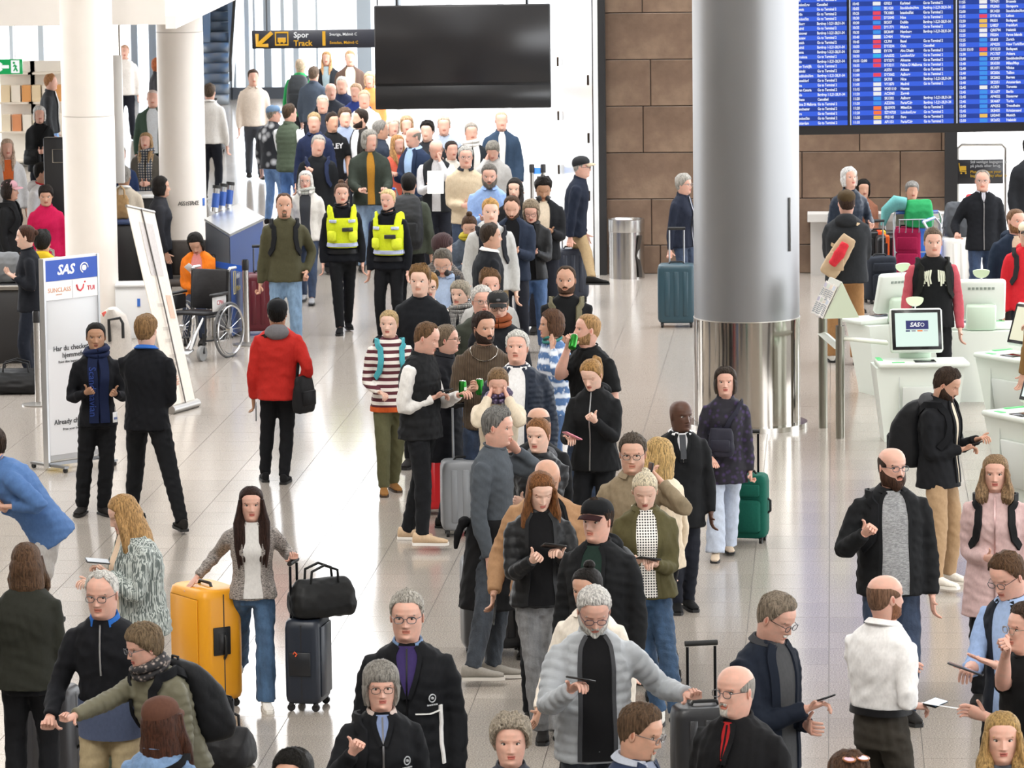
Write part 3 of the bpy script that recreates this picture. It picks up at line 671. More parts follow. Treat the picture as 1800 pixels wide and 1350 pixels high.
def person(hx, hy, H, face, label, fem=0, skin=0, w=1.0, belly=0.0, lean=0.0, side=0.0, look=None, pitch=0.0, tilt=0.0,
           hair=('short', '#4a3828'), beard=None, glasses=None, hat=None, phones=None,
           top=None, bot=('fabric', '#20222a'), flare=1.0, shoes='#22201f', sole=None, R='D', L='D', feet=None, st='std', seat=None,
           straps=None, group=None, eyes=None, head=1.0, lod=None, extra=(), loc=None):
    if not H:
        _f = sum(gp(q[0], q[1]) for q in feet) / 2; H = float(at(hx, hy, _f[1])[2])
    _d = SHIFT.get(label, 0); FK = 1.0
    if _d and loc is None and seat is None:
        _y = gp(hx, hy, H)[1]; H = HC - (HC - H) * (_y + _d) / _y; FK = (_y + _d) / _y
    NP[0] += 1; seed = NP[0]; rg = random.Random(seed * 7 + 1)
    top = dict(top or {}); rz = math.radians(face); look = face if look is None else look
    hk = .5 + .5 * H / 1.75; hk *= (1.0 if fem else 1.035) * head; pk = H / 1.75
    Rt = rotx(math.radians(lean)) @ roty(math.radians(side))
    pz = .53 * H if seat is None else seat + .055 * H
    C = np.array([0, 0, pz]); C0 = np.array([0, 0, .53 * H])
    def Tz(p): return C + (np.asarray(p, float) - C0) @ Rt.T
    hp = Tz((0, -.016 * H - .02 * math.sin(math.radians(max(0, pitch))), H - .2265 * hk))
    Rh = rotz(math.radians(look - face)) @ rotx(math.radians(pitch)) @ roty(math.radians(tilt))
    piv = np.array([0, .018, .035]) * hk
    def Hd(v, neck=True):
        v = np.asarray(v, float) * hk
        A = hp + piv + (v - piv) @ Rh.T
        if neck:
            B = hp + piv + (v - piv) @ Rt.T
            q = np.clip((v[..., 2] / hk + .085) / .095, 0, 1)[..., None]; q = q * q * (3 - 2 * q)
            return A * q + B * (1 - q)
        return A
    tp = hp + piv + (np.array([0, .01, .230]) * hk - piv) @ Rh.T
    Rz = rotz(rz); tw = Rz @ tp
    if loc is None:
        g = gp(hx, hy, tw[2]); root = np.array([g[0] - tw[0], g[1] - tw[1], 0.0])
    else: root = np.array([loc[0], loc[1], loc[2] if len(loc) > 2 else 0.0])
    dist = root[1]
    full = dist < 39 if lod is None else lod == 0
    far = dist > 54
    def to_local(P): return Rz.T @ (np.asarray(P) - root)
    rt = empty('person', root, rz); tag(rt, label, 'person', group)
    # ---------------- torso surface
    TW = _TWf if fem else _TWm
    loose = top.get('loose', 1.06 if top.get('k') in ('jacket', 'coat', 'puffer', 'hoodie', 'blazer') else 1.0)
    def tpt(thd, zf, off=0.0, lo=None):
        thd = np.asarray(thd, float); zf = np.broadcast_to(np.asarray(zf, float), thd.shape); th = np.radians(thd)
        lo = loose if lo is None else lo
        low = np.clip((.80 - zf) / .05, 0, 1)
        sc = H * (1 + (w * lo - 1) * (.35 + .65 * low))
        hw = np.interp(zf, _TZ, TW) * sc + off; hd = np.interp(zf, _TZ, _TD) * sc + off
        fr = np.clip(np.cos(th), 0, 1)
        hd = hd + fr * (belly * H * np.exp(-((zf - .60) / .075) ** 2) + (.012 * H * np.exp(-((zf - .72) / .035) ** 2) if fem else 0))
        hw = hw + belly * .45 * H * np.exp(-((zf - .59) / .08) ** 2)
        x = hw * spow(np.sin(th), .86); y = -hd * spow(np.cos(th), .86) + .004 * H - .010 * H * np.clip((zf - .80) / .06, 0, 1)
        return Tz(np.stack([x, y, zf * H], -1))
    def tnorm(thd, zf): return (lambda v: v / np.linalg.norm(v, axis=-1, keepdims=True))(tpt(thd, zf, .02) - tpt(thd, zf, 0))
    # ---------------- arms
    info = {'root': rt, 'loc': root, 'rz': rz, 'H': H, 'tpt': tpt, 'tnorm': tnorm, 'Rz': Rz, 'hands': {}, 'Hd': Hd, 'label': label, 'full': full, 'far': far, 'dist': dist}
    l1, l2 = .176 * H, .152 * H; arms = {}
    for s, spec in ((-1, R), (1, L)):
        S = Tz((s * .102 * H * (.45 + .55 * w) * (.92 if fem else 1), .006 * H, .782 * H))
        pole = np.array([s * .55, .75, -.8]); pose = None; palm = None
        if isinstance(spec, str):
            o, ah, zz, pose, palm = ARM[spec]; wx = .45 + .55 * w
            T = np.array([s * o * H * wx, -ah * H, zz * H])
            if spec == 'D': T = S + np.array([s * .038 * H, -.035 * H, -.318 * H])
            elif spec in ('P', 'H', 'W', 'V') and seat is None: pass
            else: T = Tz(T)
            if belly and spec in ('F', 'B', 'T'): T[1] -= belly * H * .7
        else:
            if spec[0] == 'w': T = to_local(np.array(spec[1:4], float)); spec = spec[1:]
            else: T = to_local(at(spec[0], spec[1], dist - spec[2]))
            pose = spec[3] if len(spec) > 3 else 'rel'; palm = spec[4] if len(spec) > 4 else 'in'
            if len(spec) > 5: pole = np.array(spec[5], float) * np.array([s, 1, 1])
        if T[2] > .76 * H and len(spec if not isinstance(spec, str) else '') < 6: pole = np.array([s * .55, .15, -1.])
        E, Wr = ik(S, T, l1, l2, pole)
        d = unit(Wr - E)
        nrm = {'in': np.array([-s, 0, 0.]), 'up': np.array([0, .25, 1.]), 'down': np.array([0, 0, -1.]), 'back': np.array([0, 1., 0]), 'fwd': np.array([0, -1., 0])}[palm]
        if abs(np.dot(unit(nrm), d)) > .93: nrm = nrm + np.array([0, -.6, .3])
        hd_ = d
        if palm == 'up' and pose == 'hold': hd_ = unit(d + np.array([-s * .15, -.25, .1]))
        nn = unit(nrm - hd_ * np.dot(nrm, hd_))
        arms[s] = (S, E, Wr, hd_, nn, pose)
        info['hands'][s] = (Wr + hd_ * .075 * pk, hd_, nn)
    # ---------------- legs
    legs = {}; foot_yaw = {}
    for i, s in enumerate((-1, 1)):
        hj = np.array([s * .047 * H * (.5 + .5 * w), 0, pz - .012 * H])
        if seat is not None:
            A = np.array([s * .06 * H, -.26 * H, .045 * H]); fy = 0
        elif feet is not None:
            A = to_local(gp(feet[i][0], feet[i][1]) * np.array([FK, FK, 1])); fy = feet[i][2] if len(feet[i]) > 2 else s * 8
            A = np.array([A[0], A[1], .045 * H])
        else:
            q = {'std': (.062, 0, 10), 'wide': (.10, 0, 14), 'walk': (.045, -.13 * s, 4), 'walk2': (.045, .13 * s, 4), 'step': (.06, -.05 * s, 8)}[st]
            A = np.array([s * q[0] * H, q[1] * H, .045 * H]); fy = s * q[2]
        K, A = ik(hj, A, .245 * H, .238 * H, (math.sin(math.radians(fy)) * .6, -1, 0))
        legs[s] = (hj, K, A); foot_yaw[s] = math.radians(fy)
    # ---------------- body
    mb = MB()
    nzr = 56 if full else (30 if not far else 20); nth = 44 if full else (28 if not far else 18)
    zz = np.concatenate([np.linspace(-.135, -.02, 6 if full else 4), np.linspace(-.01, .18, nzr - 14 if full else nzr - 9), np.linspace(.187, .2249, 8 if full else 5)])
    u = np.linspace(0, 1, nth, endpoint=False) * 2 - 1
    th = PI * (np.sign(u) * (.62 * np.abs(u) + .38 * np.abs(u) ** 2.2))
    jaw = rg.uniform(.97, 1.04) * (.95 if fem else 1.03)
    rows = [Hd(headP(th, np.full(nth, z), True, jaw)) for z in zz]
    core = [tpt(np.degrees(th), zf, -.022, .9) for zf in (.57, .60, .66, .76, .81, .84)]
    k0 = len(mb.f)
    mb.loft(core + rows, True)
    nF = nth * (len(core) + len(rows) - 1)
    for fi in range(nF):
        r, cidx = divmod(fi, nth)
        r -= len(core)
        if r >= 0 and .0355 < zz[r] < .053 and abs(th[cidx]) < .36: mb.m[k0 + fi] = 1
    look_down = (pitch > 17) if eyes is None else eyes == 'shut'
    for s in (-1, 1):
        if not far or full:
            e0 = headP(np.array([s * .40]), np.array([.112]), True)[0]; ey = e0[1]
            ex = s * .0312; es = 1.0 if full else 1.25
            if look_down:
                V = MB(); V.ell((ex, ey + .0065, .1105), (.015, .009, .0078), 8, 6); mb.add(Hd(np.concatenate(V.v)), V.f, 0)
                mb.tube(Hd(np.array([(ex + o * .014, ey - .0012 + abs(o) * .003, .1050 + abs(o) * .003) for o in (-1, -.5, 0, .5, 1)])), .0013 * hk, 5, 3)
            else:
                V = MB(); V.ell((ex, ey + .0045, .112), (.0150 * es, .0082 * es, .0072 * es), 8, 6); mb.add(Hd(np.concatenate(V.v)), V.f, 2)
                V = MB(); V.ell((ex, ey - .0012, .1118), (.0068 * es, .0040 * es, .0068 * es), 8, 6); mb.add(Hd(np.concatenate(V.v)), V.f, 3)
                mb.tube(Hd(np.array([(ex + o * .0155, ey - .0025 + abs(o) * .004, .1195 - o * o * .0050) for o in (-1, -.5, 0, .5, 1)])), .0021 * hk, 5, 3)
            mb.tube(Hd(np.array([(ex + o * .017 + s * .002, ey - .0045 + abs(o) * .004 - .001, .1340 - (o * s + .1) ** 2 * .0045) for o in (-1, -.5, 0, .5, 1)])), [.0018 * hk * es, .0033 * hk * es, .0036 * hk * es, .0030 * hk * es, .0014 * hk * es], 5, 4)
        Re = rotz(s * .35) @ rotx(-.15)
        V = MB(); V.ell((s * .0785, .012, .104), (.0065, .0185, .031), 9, 7, 0, Re); mb.add(Hd(np.concatenate(V.v)), V.f, 0)
        if full:
            V = MB(); V.ell((s * .083, .008, .105), (.004, .010, .019), 8, 6, 0, Re); mb.add(Hd(np.concatenate(V.v)), V.f, 1)
        S, E, Wr, d, n, pose = arms[s]
        ar = [.036, .034, .033, .031, .028, .0265, .0285, .027, .023, .0185, .0165]
        mb.tube(limb(S, E, Wr), [r * H * (.86 if not fem else .76) * (.72 if i_ < 2 else 1) for i_, r in enumerate(ar)], 10 if full else 7)
        hide = isinstance((R if s < 0 else L), str) and (R if s < 0 else L) == 'P'
        hand(mb, Wr, d, n, pose, s, pk * (.93 if fem else 1), full)
        hj, K, A = legs[s]
        mb.tube(limb(hj, K, A, 4), [x * H for x in (.040, .038, .034, .030, .027, .025, .024, .021, .018)], 8)
    if not far:
        tm0 = np.linspace(-.27, .27, 7); Pm = headP(tm0, np.full(7, .0452) - .012 * tm0 ** 2, True, jaw); mb.tube(Hd(Pm + np.array([0, -.0006, 0])), .0012 * hk, 5, 5)
    hcol = (hair[1] if hair else '#4a3828')
    sk = SKINS[skin]
    lipc = {0: '#c98d78', 1: '#bd7f6a', 2: '#ab7059', 3: '#c07a68', 4: '#8a583f', 5: '#4a2e25'}[skin]
    if fem: lipc = {0: '#bf7468', 1: '#b3695d', 2: '#a05c50', 3: '#b5665c', 4: '#84503f', 5: '#4a2c24'}[skin]
    browc = hcol if hcol not in ('#d9d6d0', '#cfccc6', '#e3dfd8', '#d8bd8a', '#e2d2b0') else '#9a8d7c'
    mb.obj('body', [mat('skin', sk), mat('skin', lipc), mat('plastic', '#dcd6cf', None, .3), mat('plastic', '#2a1e18', None, .3), mat('hair', browc), mat('skin', '#6e3d33' if skin < 5 else '#2a1813')], rt)
    # ---------------- hair, beard, glasses, hats
    if hair and hair[0] != 'none':
        h = hair_mesh(hair[0], seed, full); h.v = [Hd(v) if hair[0] not in ('long', 'longer', 'shoulder', 'bob', 'fringe') else Hd(v, False) for v in h.v]
        h.obj('hair', mat('hair', hair[1]), rt)
    if beard:
        kind, bc = beard; B = MB(); nb = 26 if full else 16
        full_b = kind in ('full', 'long')
        thb = np.linspace(-1.62, 1.62, nb) if kind != 'goatee' else np.linspace(-.42, .42, 12)
        zt = np.interp(np.abs(thb), [0, .30, .42, .8, 1.2, 1.62], [.0335, .034, .052, .058, .075, .108])
        thick = {'full': .010, 'long': .014, 'stubble': .0035, 'goatee': .006}[kind]; rings = []
        for i in range(9):
            q = i / 8; z = -.010 + (zt + .010) * q
            P = headP(thb, z, True, jaw); e = math.sin(PI * min(max(q, .0), 1)) ** .4 if 0 < i < 8 else 0
            P = P + head_dir(P) * (-.002 + (thick + .002) * e)
            if kind == 'long': P[:, 2] -= .030 * (1 - q) ** 1.5 * np.exp(-(thb / .6) ** 2); P[:, 1] -= .004 * (1 - q)
            rings.append(P)
        B.loft([Hd(r) for r in rings], False, 0, False)
        tm = np.linspace(-.33, .33, 9)
        if kind != 'goatee' or True:
            B.loft([Hd(headP(tm, np.full(9, z) - np.abs(tm) * .022, True, jaw) + np.array([0, o, 0])) for z, o in ((.054, .002), (.056, -.004), (.061, -.0055), (.066, -.003), (.0675, .003))], False, 0, False)
        B.obj('beard', mat('hair', bc), rt)
    if kind_m := top.get('moustache'):
        B = MB(); tm = np.linspace(-.36, .36, 9)
        B.loft([Hd(headP(tm, np.full(9, z) - np.abs(tm) * .02, True, jaw) + np.array([0, o, 0])) for z, o in ((.053, .002), (.056, -.006), (.062, -.007), (.067, .003))], False, 0, False)
        B.obj('moustache', mat('hair', kind_m), rt)
    if glasses and not (far and not full):
        G = MB(); yf = -.1035
        for s in (-1, 1):
            a = np.linspace(0, 2 * PI, 15)
            G.tube(Hd(np.stack([s * .0325 + spow(np.cos(a), .75) * .0235, yf + .004 * np.abs(np.cos(a)), .1085 + spow(np.sin(a), .75) * .0165], 1), False), .0021 * hk, 5, caps=False)
            G.tube(Hd(np.array([(s * .056, yf + .004, .114), (s * .071, -.060, .116), (s * .078, .005, .113), (s * .078, .022, .102)]), False), .0018 * hk, 5)
        G.tube(Hd(np.array([(-.010, yf, .112), (0, yf - .003, .114), (.010, yf, .112)]), False), .0018 * hk, 5)
        go = G.obj('glasses', mat('plastic', glasses, None, .3), rt)
        if full:
            for s in (-1, 1):
                LN = MB(); a = np.arange(12) * 2 * PI / 12
                P = np.stack([s * .0325 + spow(np.cos(a), .75) * .0225, np.full(12, yf + .002), .1085 + spow(np.sin(a), .75) * .0155], 1)
                LN.add(Hd(P, False), [tuple(range(12))]); LN.obj('lens', mat('glass', '#f4f4f4', None, .03, .12), go)
    if hat:
        kind, c1 = hat[0], hat[1]; c2 = hat[2] if len(hat) > 2 else c1
        Q = MB()
        if kind == 'cap':
            cap_mesh(Q, lambda a: float(np.interp(a, [0, 70, 100, 140, 180], [.162, .150, .138, .120, .112])), lambda a, s: .012 + .011 * math.sin(min(1, s * 1.3) * PI * .7), 10, 32 if full else 18, 0, seed, None, .006)
            Q.v = [Hd(v, False) for v in Q.v]; ho = Q.obj('cap', mat('fabric', c1), rt)
            V = MB(); aa = np.linspace(-1.05, 1.05, 13); rings = []
            for q, dz in ((0, .0), (.35, .003), (.7, .0), (1, -.010)):
                P = headP(aa, np.full(13, .160), False) * 1.06
                P[:, 1] -= q * .075 * np.cos(aa * 1.05) ** .7; P[:, 2] = .160 + dz - np.abs(aa) ** 2 * .016 - .006 * q
                rings.append(P)
            bot_r = [r - np.array([0, 0, .004]) for r in rings]
            V.loft(rings + bot_r[::-1], False, 0, False); V.v = [Hd(v, False) for v in V.v]
            V.obj('visor', mat('fabric', c2), ho)
            if hat[0] == 'cap' and len(hat) > 3:
                V = MB(); V.ell((0, -.108, .190), (.018, .004, .012), 8, 5); V.v = [Hd(v, False) for v in V.v]; V.obj('emblem', mat('fabric', hat[3]), ho)
        else:
            cap_mesh(Q, lambda a: float(np.interp(a, [0, 80, 180], [.165, .125, .075])), lambda a, s: .016 + .008 * s, 10, 32 if full else 18, .001, seed, None, .008)
            Q.v = [Hd(v, False) for v in Q.v]; Q.obj('beanie', mat('knit', c1), rt)
    if phones == 'on':
        Q = MB(); a = np.linspace(-1.45, 1.45, 13)
        Q.tube(Hd(np.stack([np.sin(a) * .098, np.full(13, .01), .10 + np.cos(a) * .145], 1), False), .010, 7)
        for s in (-1, 1): Q.tube(Hd(np.array([(s * .072, .012, .105), (s * .100, .012, .105)]), False), .036, 12)
        Q.obj('headphones', mat('plastic', '#1c1c1e'), rt)
    elif phones == 'neck':
        Q = MB(); a = np.linspace(.5, 2 * PI - .5, 15)
        Q.tube(Tz(np.stack([np.sin(a) * .082 * pk, -np.cos(a) * .085 * pk - .012 * H, np.full(15, .872 * H) + .012 * np.cos(a)], 1)), .010, 7)
        for s in (-1, 1): Q.ell(Tz((s * .045, -.092 * pk - .012 * H, .872 * H)), (.030, .018, .034), 10, 7)
        Q.obj('headphones', mat('plastic', '#1c1c1e'), rt)
    # ---------------- clothes
    vox = .0125 if full else (.019 if not far else .027)
    fold = .0055 if full else .0045
    kind = top.get('k', 'sweater'); tc = top.get('c', '#303030')
    tm_ = {'puffer': 'shiny', 'leather': 'shiny', 'shirt': 'fabric'}.get(kind, 'fabric')
    tmat = top.get('m') or mat(tm_, tc)
    hem = top.get('hem', {'coat': .33, 'tee': .485, 'shirt': .49, 'blazer': .455, 'vest': .475}.get(kind, .475))
    n = 28 if full else 20
    ang = np.linspace(-180, 180, n, endpoint=False)
    zs = [hem] + [z for z in (.36, .42, .47, .51, .55, .59, .63, .67, .71, .745, .775, .80, .818, .832, .844, .854, .862) if z > hem + .02]
    offs = .004 + (.010 if kind in ('puffer', 'coat') else .004 if kind in ('jacket', 'hoodie', 'blazer', 'vest') else 0)
    rings = [tpt(ang, z, offs * (1 if z < .80 else .6)) for z in zs]
    rings[0] = tpt(ang, hem, offs + .002)
    trs = MB(); trs.loft(rings, True)
    slv = MB(); slen = top.get('slv', 'long'); sf = top.get('sl', 1.0) * (1.10 if kind in ('puffer', 'coat', 'jacket', 'hoodie', 'blazer', 'leather') else 1.0) * (.92 if fem else 1.0) * (.6 + .4 * w)
    scol = top.get('sc')
    for s in (-1, 1):
        S, E, Wr, d, nn, pose = arms[s]
        inn = Tz((s * .060 * H * (.5 + .5 * w), .004 * H, .786 * H))
        if slen == 'long': P = limb(S, E, Wr - d * .004); rr = [.0375, .0385, .0365, .0345, .033, .0325, .0325, .031, .028, .0255, .0245]
        elif slen == 'roll':
            P = limb(S, E, E + (Wr - E) * .45); rr = [.0375, .0385, .0365, .0345, .033, .0325, .0325, .032, .031, .031, .031]
        else: P = [S + (E - S) * q for q in (0, .2, .4, .55, .68)]; rr = [.0375, .040, .040, .040, .041]
        slv.tube([inn] + P, [x * H * sf for x in [.034] + rr], 14 if full else 9)
    ql = None
    if kind == 'puffer' or top.get('quilt'):
        pit = top.get('pitch', .052); amp = top.get('amp', .0075)
        AA = [(arms[s][0].copy(), arms[s][1].copy(), arms[s][2].copy()) for s in (-1, 1)]
        def ql(V, AA=AA, pit=pit, amp=amp, H=H):
            best = np.full(len(V), .062 * H); co = V[:, 2].copy()
            for S, E, Wr in AA:
                for A, B, o in ((S, E, 0), (E, Wr, np.linalg.norm(E - S))):
                    ab = B - A; t = np.clip(((V - A) @ ab) / (ab @ ab), 0, 1); D = np.linalg.norm(V - A - t[:, None] * ab, axis=1)
                    k = D < best; best[k] = D[k]; co[k] = o + t[k] * np.linalg.norm(ab)
            return amp * (np.abs(np.sin(co * PI / pit)) ** .6 - .55)
        vox = min(vox, .0115) if full else vox
    nm = {'tee': 't_shirt', 'leather': 'leather_jacket', 'puffer': 'padded_jacket'}.get(kind, kind)
    if kind == 'vest' or scol:
        tobj = trs.obj(nm, tmat, rt, True, vox, fold, ql)
        if slen != 'none': slv.obj('sleeves', top.get('sm') or mat('fabric', scol or '#d8d4cd'), rt, True, vox, fold)
        if kind == 'vest':
            for s in (-1, 1):       # armhole edge
                pass
    else:
        V0 = trs; V0.v += slv.v; V0.f += [tuple(i + V0.n for i in f) for f in slv.f]; V0.m += slv.m; V0.n += slv.n
        tobj = V0.obj(nm, tmat, rt, True, vox, fold, ql)
    info['top'] = tobj
    def ribbon(B, path, wd, th_, off=.0, m=0):
        ds = [p[0] for p in path]; fs = [p[1] for p in path]
        t = np.linspace(0, 1, (len(path) - 1) * 4 + 1); x0 = np.linspace(0, 1, len(path))
        ds = np.interp(t, x0, ds); fs = np.interp(t, x0, fs)
        P = tpt(ds, fs, offs + off); Nn = tnorm(ds, fs); rings = []
        for i in range(len(P)):
            tg = unit(P[min(i + 1, len(P) - 1)] - P[max(i - 1, 0)]); sd = unit(np.cross(Nn[i], tg))
            rings.append([P[i] + sd * wd / 2 - Nn[i] * .004, P[i] + sd * wd / 2 * .95 + Nn[i] * th_, P[i] - sd * wd / 2 * .95 + Nn[i] * th_, P[i] - sd * wd / 2 - Nn[i] * .004])
        B.loft(rings, True, m)
    info['ribbon'] = ribbon
    inner = top.get('inner')
    if inner:
        wt, wb = top.get('open', (26, 16)); z0 = top.get('oz', max(hem + .012, .475)); zq = np.linspace(z0, .852, 18 if full else 9)
        B = MB(); rr = []
        for z in zq:
            q = (z - z0) / (.852 - z0); hwid = wb + (wt - wb) * q ** 1.4
            if top.get('vee'): hwid = max(.5, wt * q ** .9)
            a = np.linspace(-hwid, hwid, 11 if full else 7)
            rr.append(tpt(a, np.full(len(a), z), offs + .0075))
        B.loft(rr, False, 0, False); B.obj('shirt_front', top.get('im') or mat('fabric', inner), rt)
        lc = top.get('lapel', tc)
        for s in (-1, 1):
            B = MB(); pth = []
            for z in np.linspace(z0, .85, 7):
                q = (z - z0) / (.852 - z0); hwid = wb + (wt - wb) * q ** 1.4
                if top.get('vee'): hwid = max(.5, wt * q ** .9)
                pth.append((s * (hwid + 1.5), z))
            ribbon(B, pth, .052 if kind == 'blazer' else .026, .013); B.obj('lapel', top.get('lm') or mat(tm_, lc), rt)
    if top.get('zip'):
        B = MB(); zz_ = top.get('zz', hem + .01); ribbon(B, [(0, zz_), (0, zz_ * .7 + .845 * .3), (0, zz_ * .3 + .845 * .7), (0, .845)], .010, .010); B.obj('zip', mat('metal', top['zip'], None, .35), rt)
    if top.get('buttons'):
        for z in np.linspace(.52, .80, 6):
            B = MB(); p = tpt(np.array([0.]), np.array([z]), offs + .012)[0]; B.ell(p, (.007, .005, .007), 7, 5); B.obj('button', mat('plastic', top['buttons']), rt)
    if top.get('band'):                                        # colour band round the lower body
        zb0, zb1, cb = top['band']; B = MB()
        B.loft([tpt(ang, z, offs + .008) for z in np.linspace(zb0, zb1, 5)] , False); B.obj('lower_panel', mat('fabric', cb), rt)
    for s, path, wd_, colr in top.get('trim', ()):
        B = MB(); ribbon(B, path, wd_, .006, .003); B.obj('trim_stripe', mat('fabric', colr), rt)
    if top.get('emblem'):
        ea, ez, ec = top['emblem']; B = MB(); p = tpt(np.array([float(ea)]), np.array([ez]), offs + .010)[0]; n_ = tnorm(np.array([float(ea)]), np.array([ez]))[0]
        u_ = unit(np.cross([0, 0, 1.], n_)); v_ = np.cross(n_, u_)
        B.tube([p + u_ * .021 * math.cos(k * PI / 7) + v_ * .021 * math.sin(k * PI / 7) for k in range(15)], .0035, 5, caps=False); B.ell(p, (.009, .006, .009), 8, 5)
        for k in range(5): B.box(p - v_ * .036 + u_ * (k - 2) * .014, (.010, .006, .007))
        eo = B.obj('emblem', mat('fabric', ec), rt); eo['kind'] = 'stuff'
    # ---------------- collar
    col = top.get('col', {'shirt': 'shirt', 'jacket': 'stand', 'coat': 'stand', 'puffer': 'stand', 'vest': 'stand', 'hoodie': 'hood', 'blazer': 'shirt', 'leather': 'shirt'}.get(kind, 'crew'))
    cc = top.get('cc', inner if kind == 'blazer' and inner else tc)
    cm = mat('fabric', cc) if cc != tc else tmat
    def nring(zf, rx, ry, open_deg, m_=22):
        a = np.radians(np.linspace(open_deg, 360 - open_deg, m_))
        return Tz(np.stack([np.sin(a) * rx * H, -np.cos(a) * ry * H - .008 * H, np.full(m_, zf * H) - np.cos(a) * .010 * H], 1))
    if col == 'crew':
        B = MB(); a = np.radians(np.linspace(0, 360, 25)); B.tube(Tz(np.stack([np.sin(a) * .040 * H, -np.cos(a) * .040 * H - .009 * H, np.full(25, .860 * H) - np.cos(a) * .010 * H], 1)), .0075, 6, caps=False); B.obj('neckline', cm, rt)
    elif col in ('stand', 'hood', 'shirt'):
        B = MB(); op = top.get('copen', 22 if col == 'shirt' else 34)
        hgt = .021 if col != 'shirt' else .019
        o1 = nring(.845, .050, .050, op); o2 = nring(.845 + hgt, .043, .046, op); i2 = nring(.845 + hgt, .038, .041, op); i1 = nring(.845, .038, .038, op)
        B.loft([o1, o2, i2, i1], False, 0, False)
        if col == 'shirt' or kind in ('coat', 'leather'):
            f1 = nring(.845 + hgt, .044, .047, op); f2 = nring(.845 + hgt * .3, .058, .060, op * 1.1); f3 = nring(.845 + hgt * .3 - .004, .054, .056, op * 1.1)
            B.loft([f1, f2, f3], False, 0, False)
        B.obj('collar', cm, rt)
        if col == 'hood':
            B = MB(); B.ell(Tz((0, .060 * H, .838 * H)), (.070 * H, .040 * H, .046 * H), 14, 9, 0, Rt @ rotx(.35)); B.ell(Tz((0, .030 * H, .852 * H)), (.060 * H, .035 * H, .022 * H), 12, 7)
            B.obj('hood', mat('fabric', top['hoodc']) if top.get('hoodc') else tmat, rt, True, vox, .003)
    elif col in ('turtle', 'scarf'):
        B = MB(); sc_ = top.get('scm') or mat('fabric', top.get('scarf', tc)); a = np.linspace(0, 2 * PI, 21)
        rad = .013 if col == 'turtle' else .024
        for j, (zf, rr) in enumerate(((.858, .046), (.874, .042)) if col == 'turtle' else ((.852, .056), (.872, .050), (.862, .058))):
            B.tube(Tz(np.stack([np.sin(a) * rr * H, -np.cos(a) * rr * H - .010 * H, np.full(21, zf * H) - np.cos(a + j) * .012 * H], 1)), rad * pk, 8, caps=False)
        so = B.obj('scarf' if col == 'scarf' else 'roll_neck', sc_, rt)
        if top.get('tails'):
            for s in (-1, 1):
                B = MB(); zl = top['tails']; ribbon(B, [(s * 12, .845), (s * 15, .76), (s * 13, .68), (s * 12, zl)], .085, .016, .004); B.obj('scarf_end', sc_, rt)
    # ---------------- trousers and shoes
    bm = mat(*bot) if isinstance(bot, tuple) else bot
    T = MB(); wl = .5 + .5 * w
    T.loft([tpt(ang, z, -.004, .95) if z > .5 else tpt(ang, z, -.010, .93) for z in (.468, .49, .52, .55, .58, .605)], True)
    for s in (-1, 1):
        hj, K, A = legs[s]
        rr = np.array([.0525, .0525, .0505, .048, .044, .0415, .0405, .0385, .0355, .0335, .0325]) * H * wl
        rr[4:] *= np.linspace(1, flare, 7)
        T.tube(limb(hj, K, A + np.array([0, .006 * H, -.006 * H])), rr, 14 if full else 9)
    T.obj('trousers', bm, rt, True, vox, fold * 1.1)
    if top.get('belt'):
        B = MB(); B.loft([tpt(ang, z, o, .97) for z, o in ((.578, .006), (.578, .020), (.600, .020), (.600, .006))], False); B.obj('belt', mat('shiny', top['belt']), rt)
    for s in (-1, 1):
        hj, K, A = legs[s]; kf = pk * (.92 if fem else 1)
        def foot(yy, hw_, z0, z1, n_=12):
            a = np.arange(n_) * 2 * PI / n_
            x = spow(np.cos(a), .8) * hw_; z = z0 + (z1 - z0) * (.5 + .5 * spow(np.sin(a), .7))
            return np.stack([x, np.full(n_, yy), z], 1) * kf
        Rf = rotz(foot_yaw[s]); base = np.array([A[0], A[1], A[2] - .045 * H])
        U = MB(); U.loft([foot(y, h, .018, t) @ Rf.T + base for y, h, t in ((.085, .018, .070), (.075, .032, .098), (.035, .037, .105), (-.010, .038, .100), (-.060, .042, .078), (-.115, .047, .058), (-.160, .042, .050), (-.190, .026, .040))], True)
        so = U.obj('shoe', mat('fabric', shoes), rt)
        if not far:
            U = MB()
            for zz0, zz1 in ((.001, .022),):
                pr = [(.088, .020), (.078, .036), (.03, .040), (-.03, .042), (-.11, .050), (-.165, .045), (-.198, .026)]
                pts = [(-h, y) for y, h in pr] + [(h, y) for y, h in pr[::-1]]
                lo_ = np.array([(x, y, zz0) for x, y in pts]) * kf @ Rf.T + base; hi_ = np.array([(x, y, zz1) for x, y in pts]) * kf @ Rf.T + base
                U.loft([lo_, hi_], True)
            U.obj('sole', mat('plastic', sole or '#1a1a1a', None, .7), so)
    # ---------------- backpack straps
    if straps:
        for s in (-1, 1):
            B = MB(); ribbon(B, [(s * 150, .80), (s * 120, .838), (s * 60, .838), (s * 34, .80), (s * 32, .74), (s * 40, .68), (s * 62, .635)], .052 * pk, .012, .003)
            B.obj('backpack_strap', mat('fabric', straps), rt)
    return info

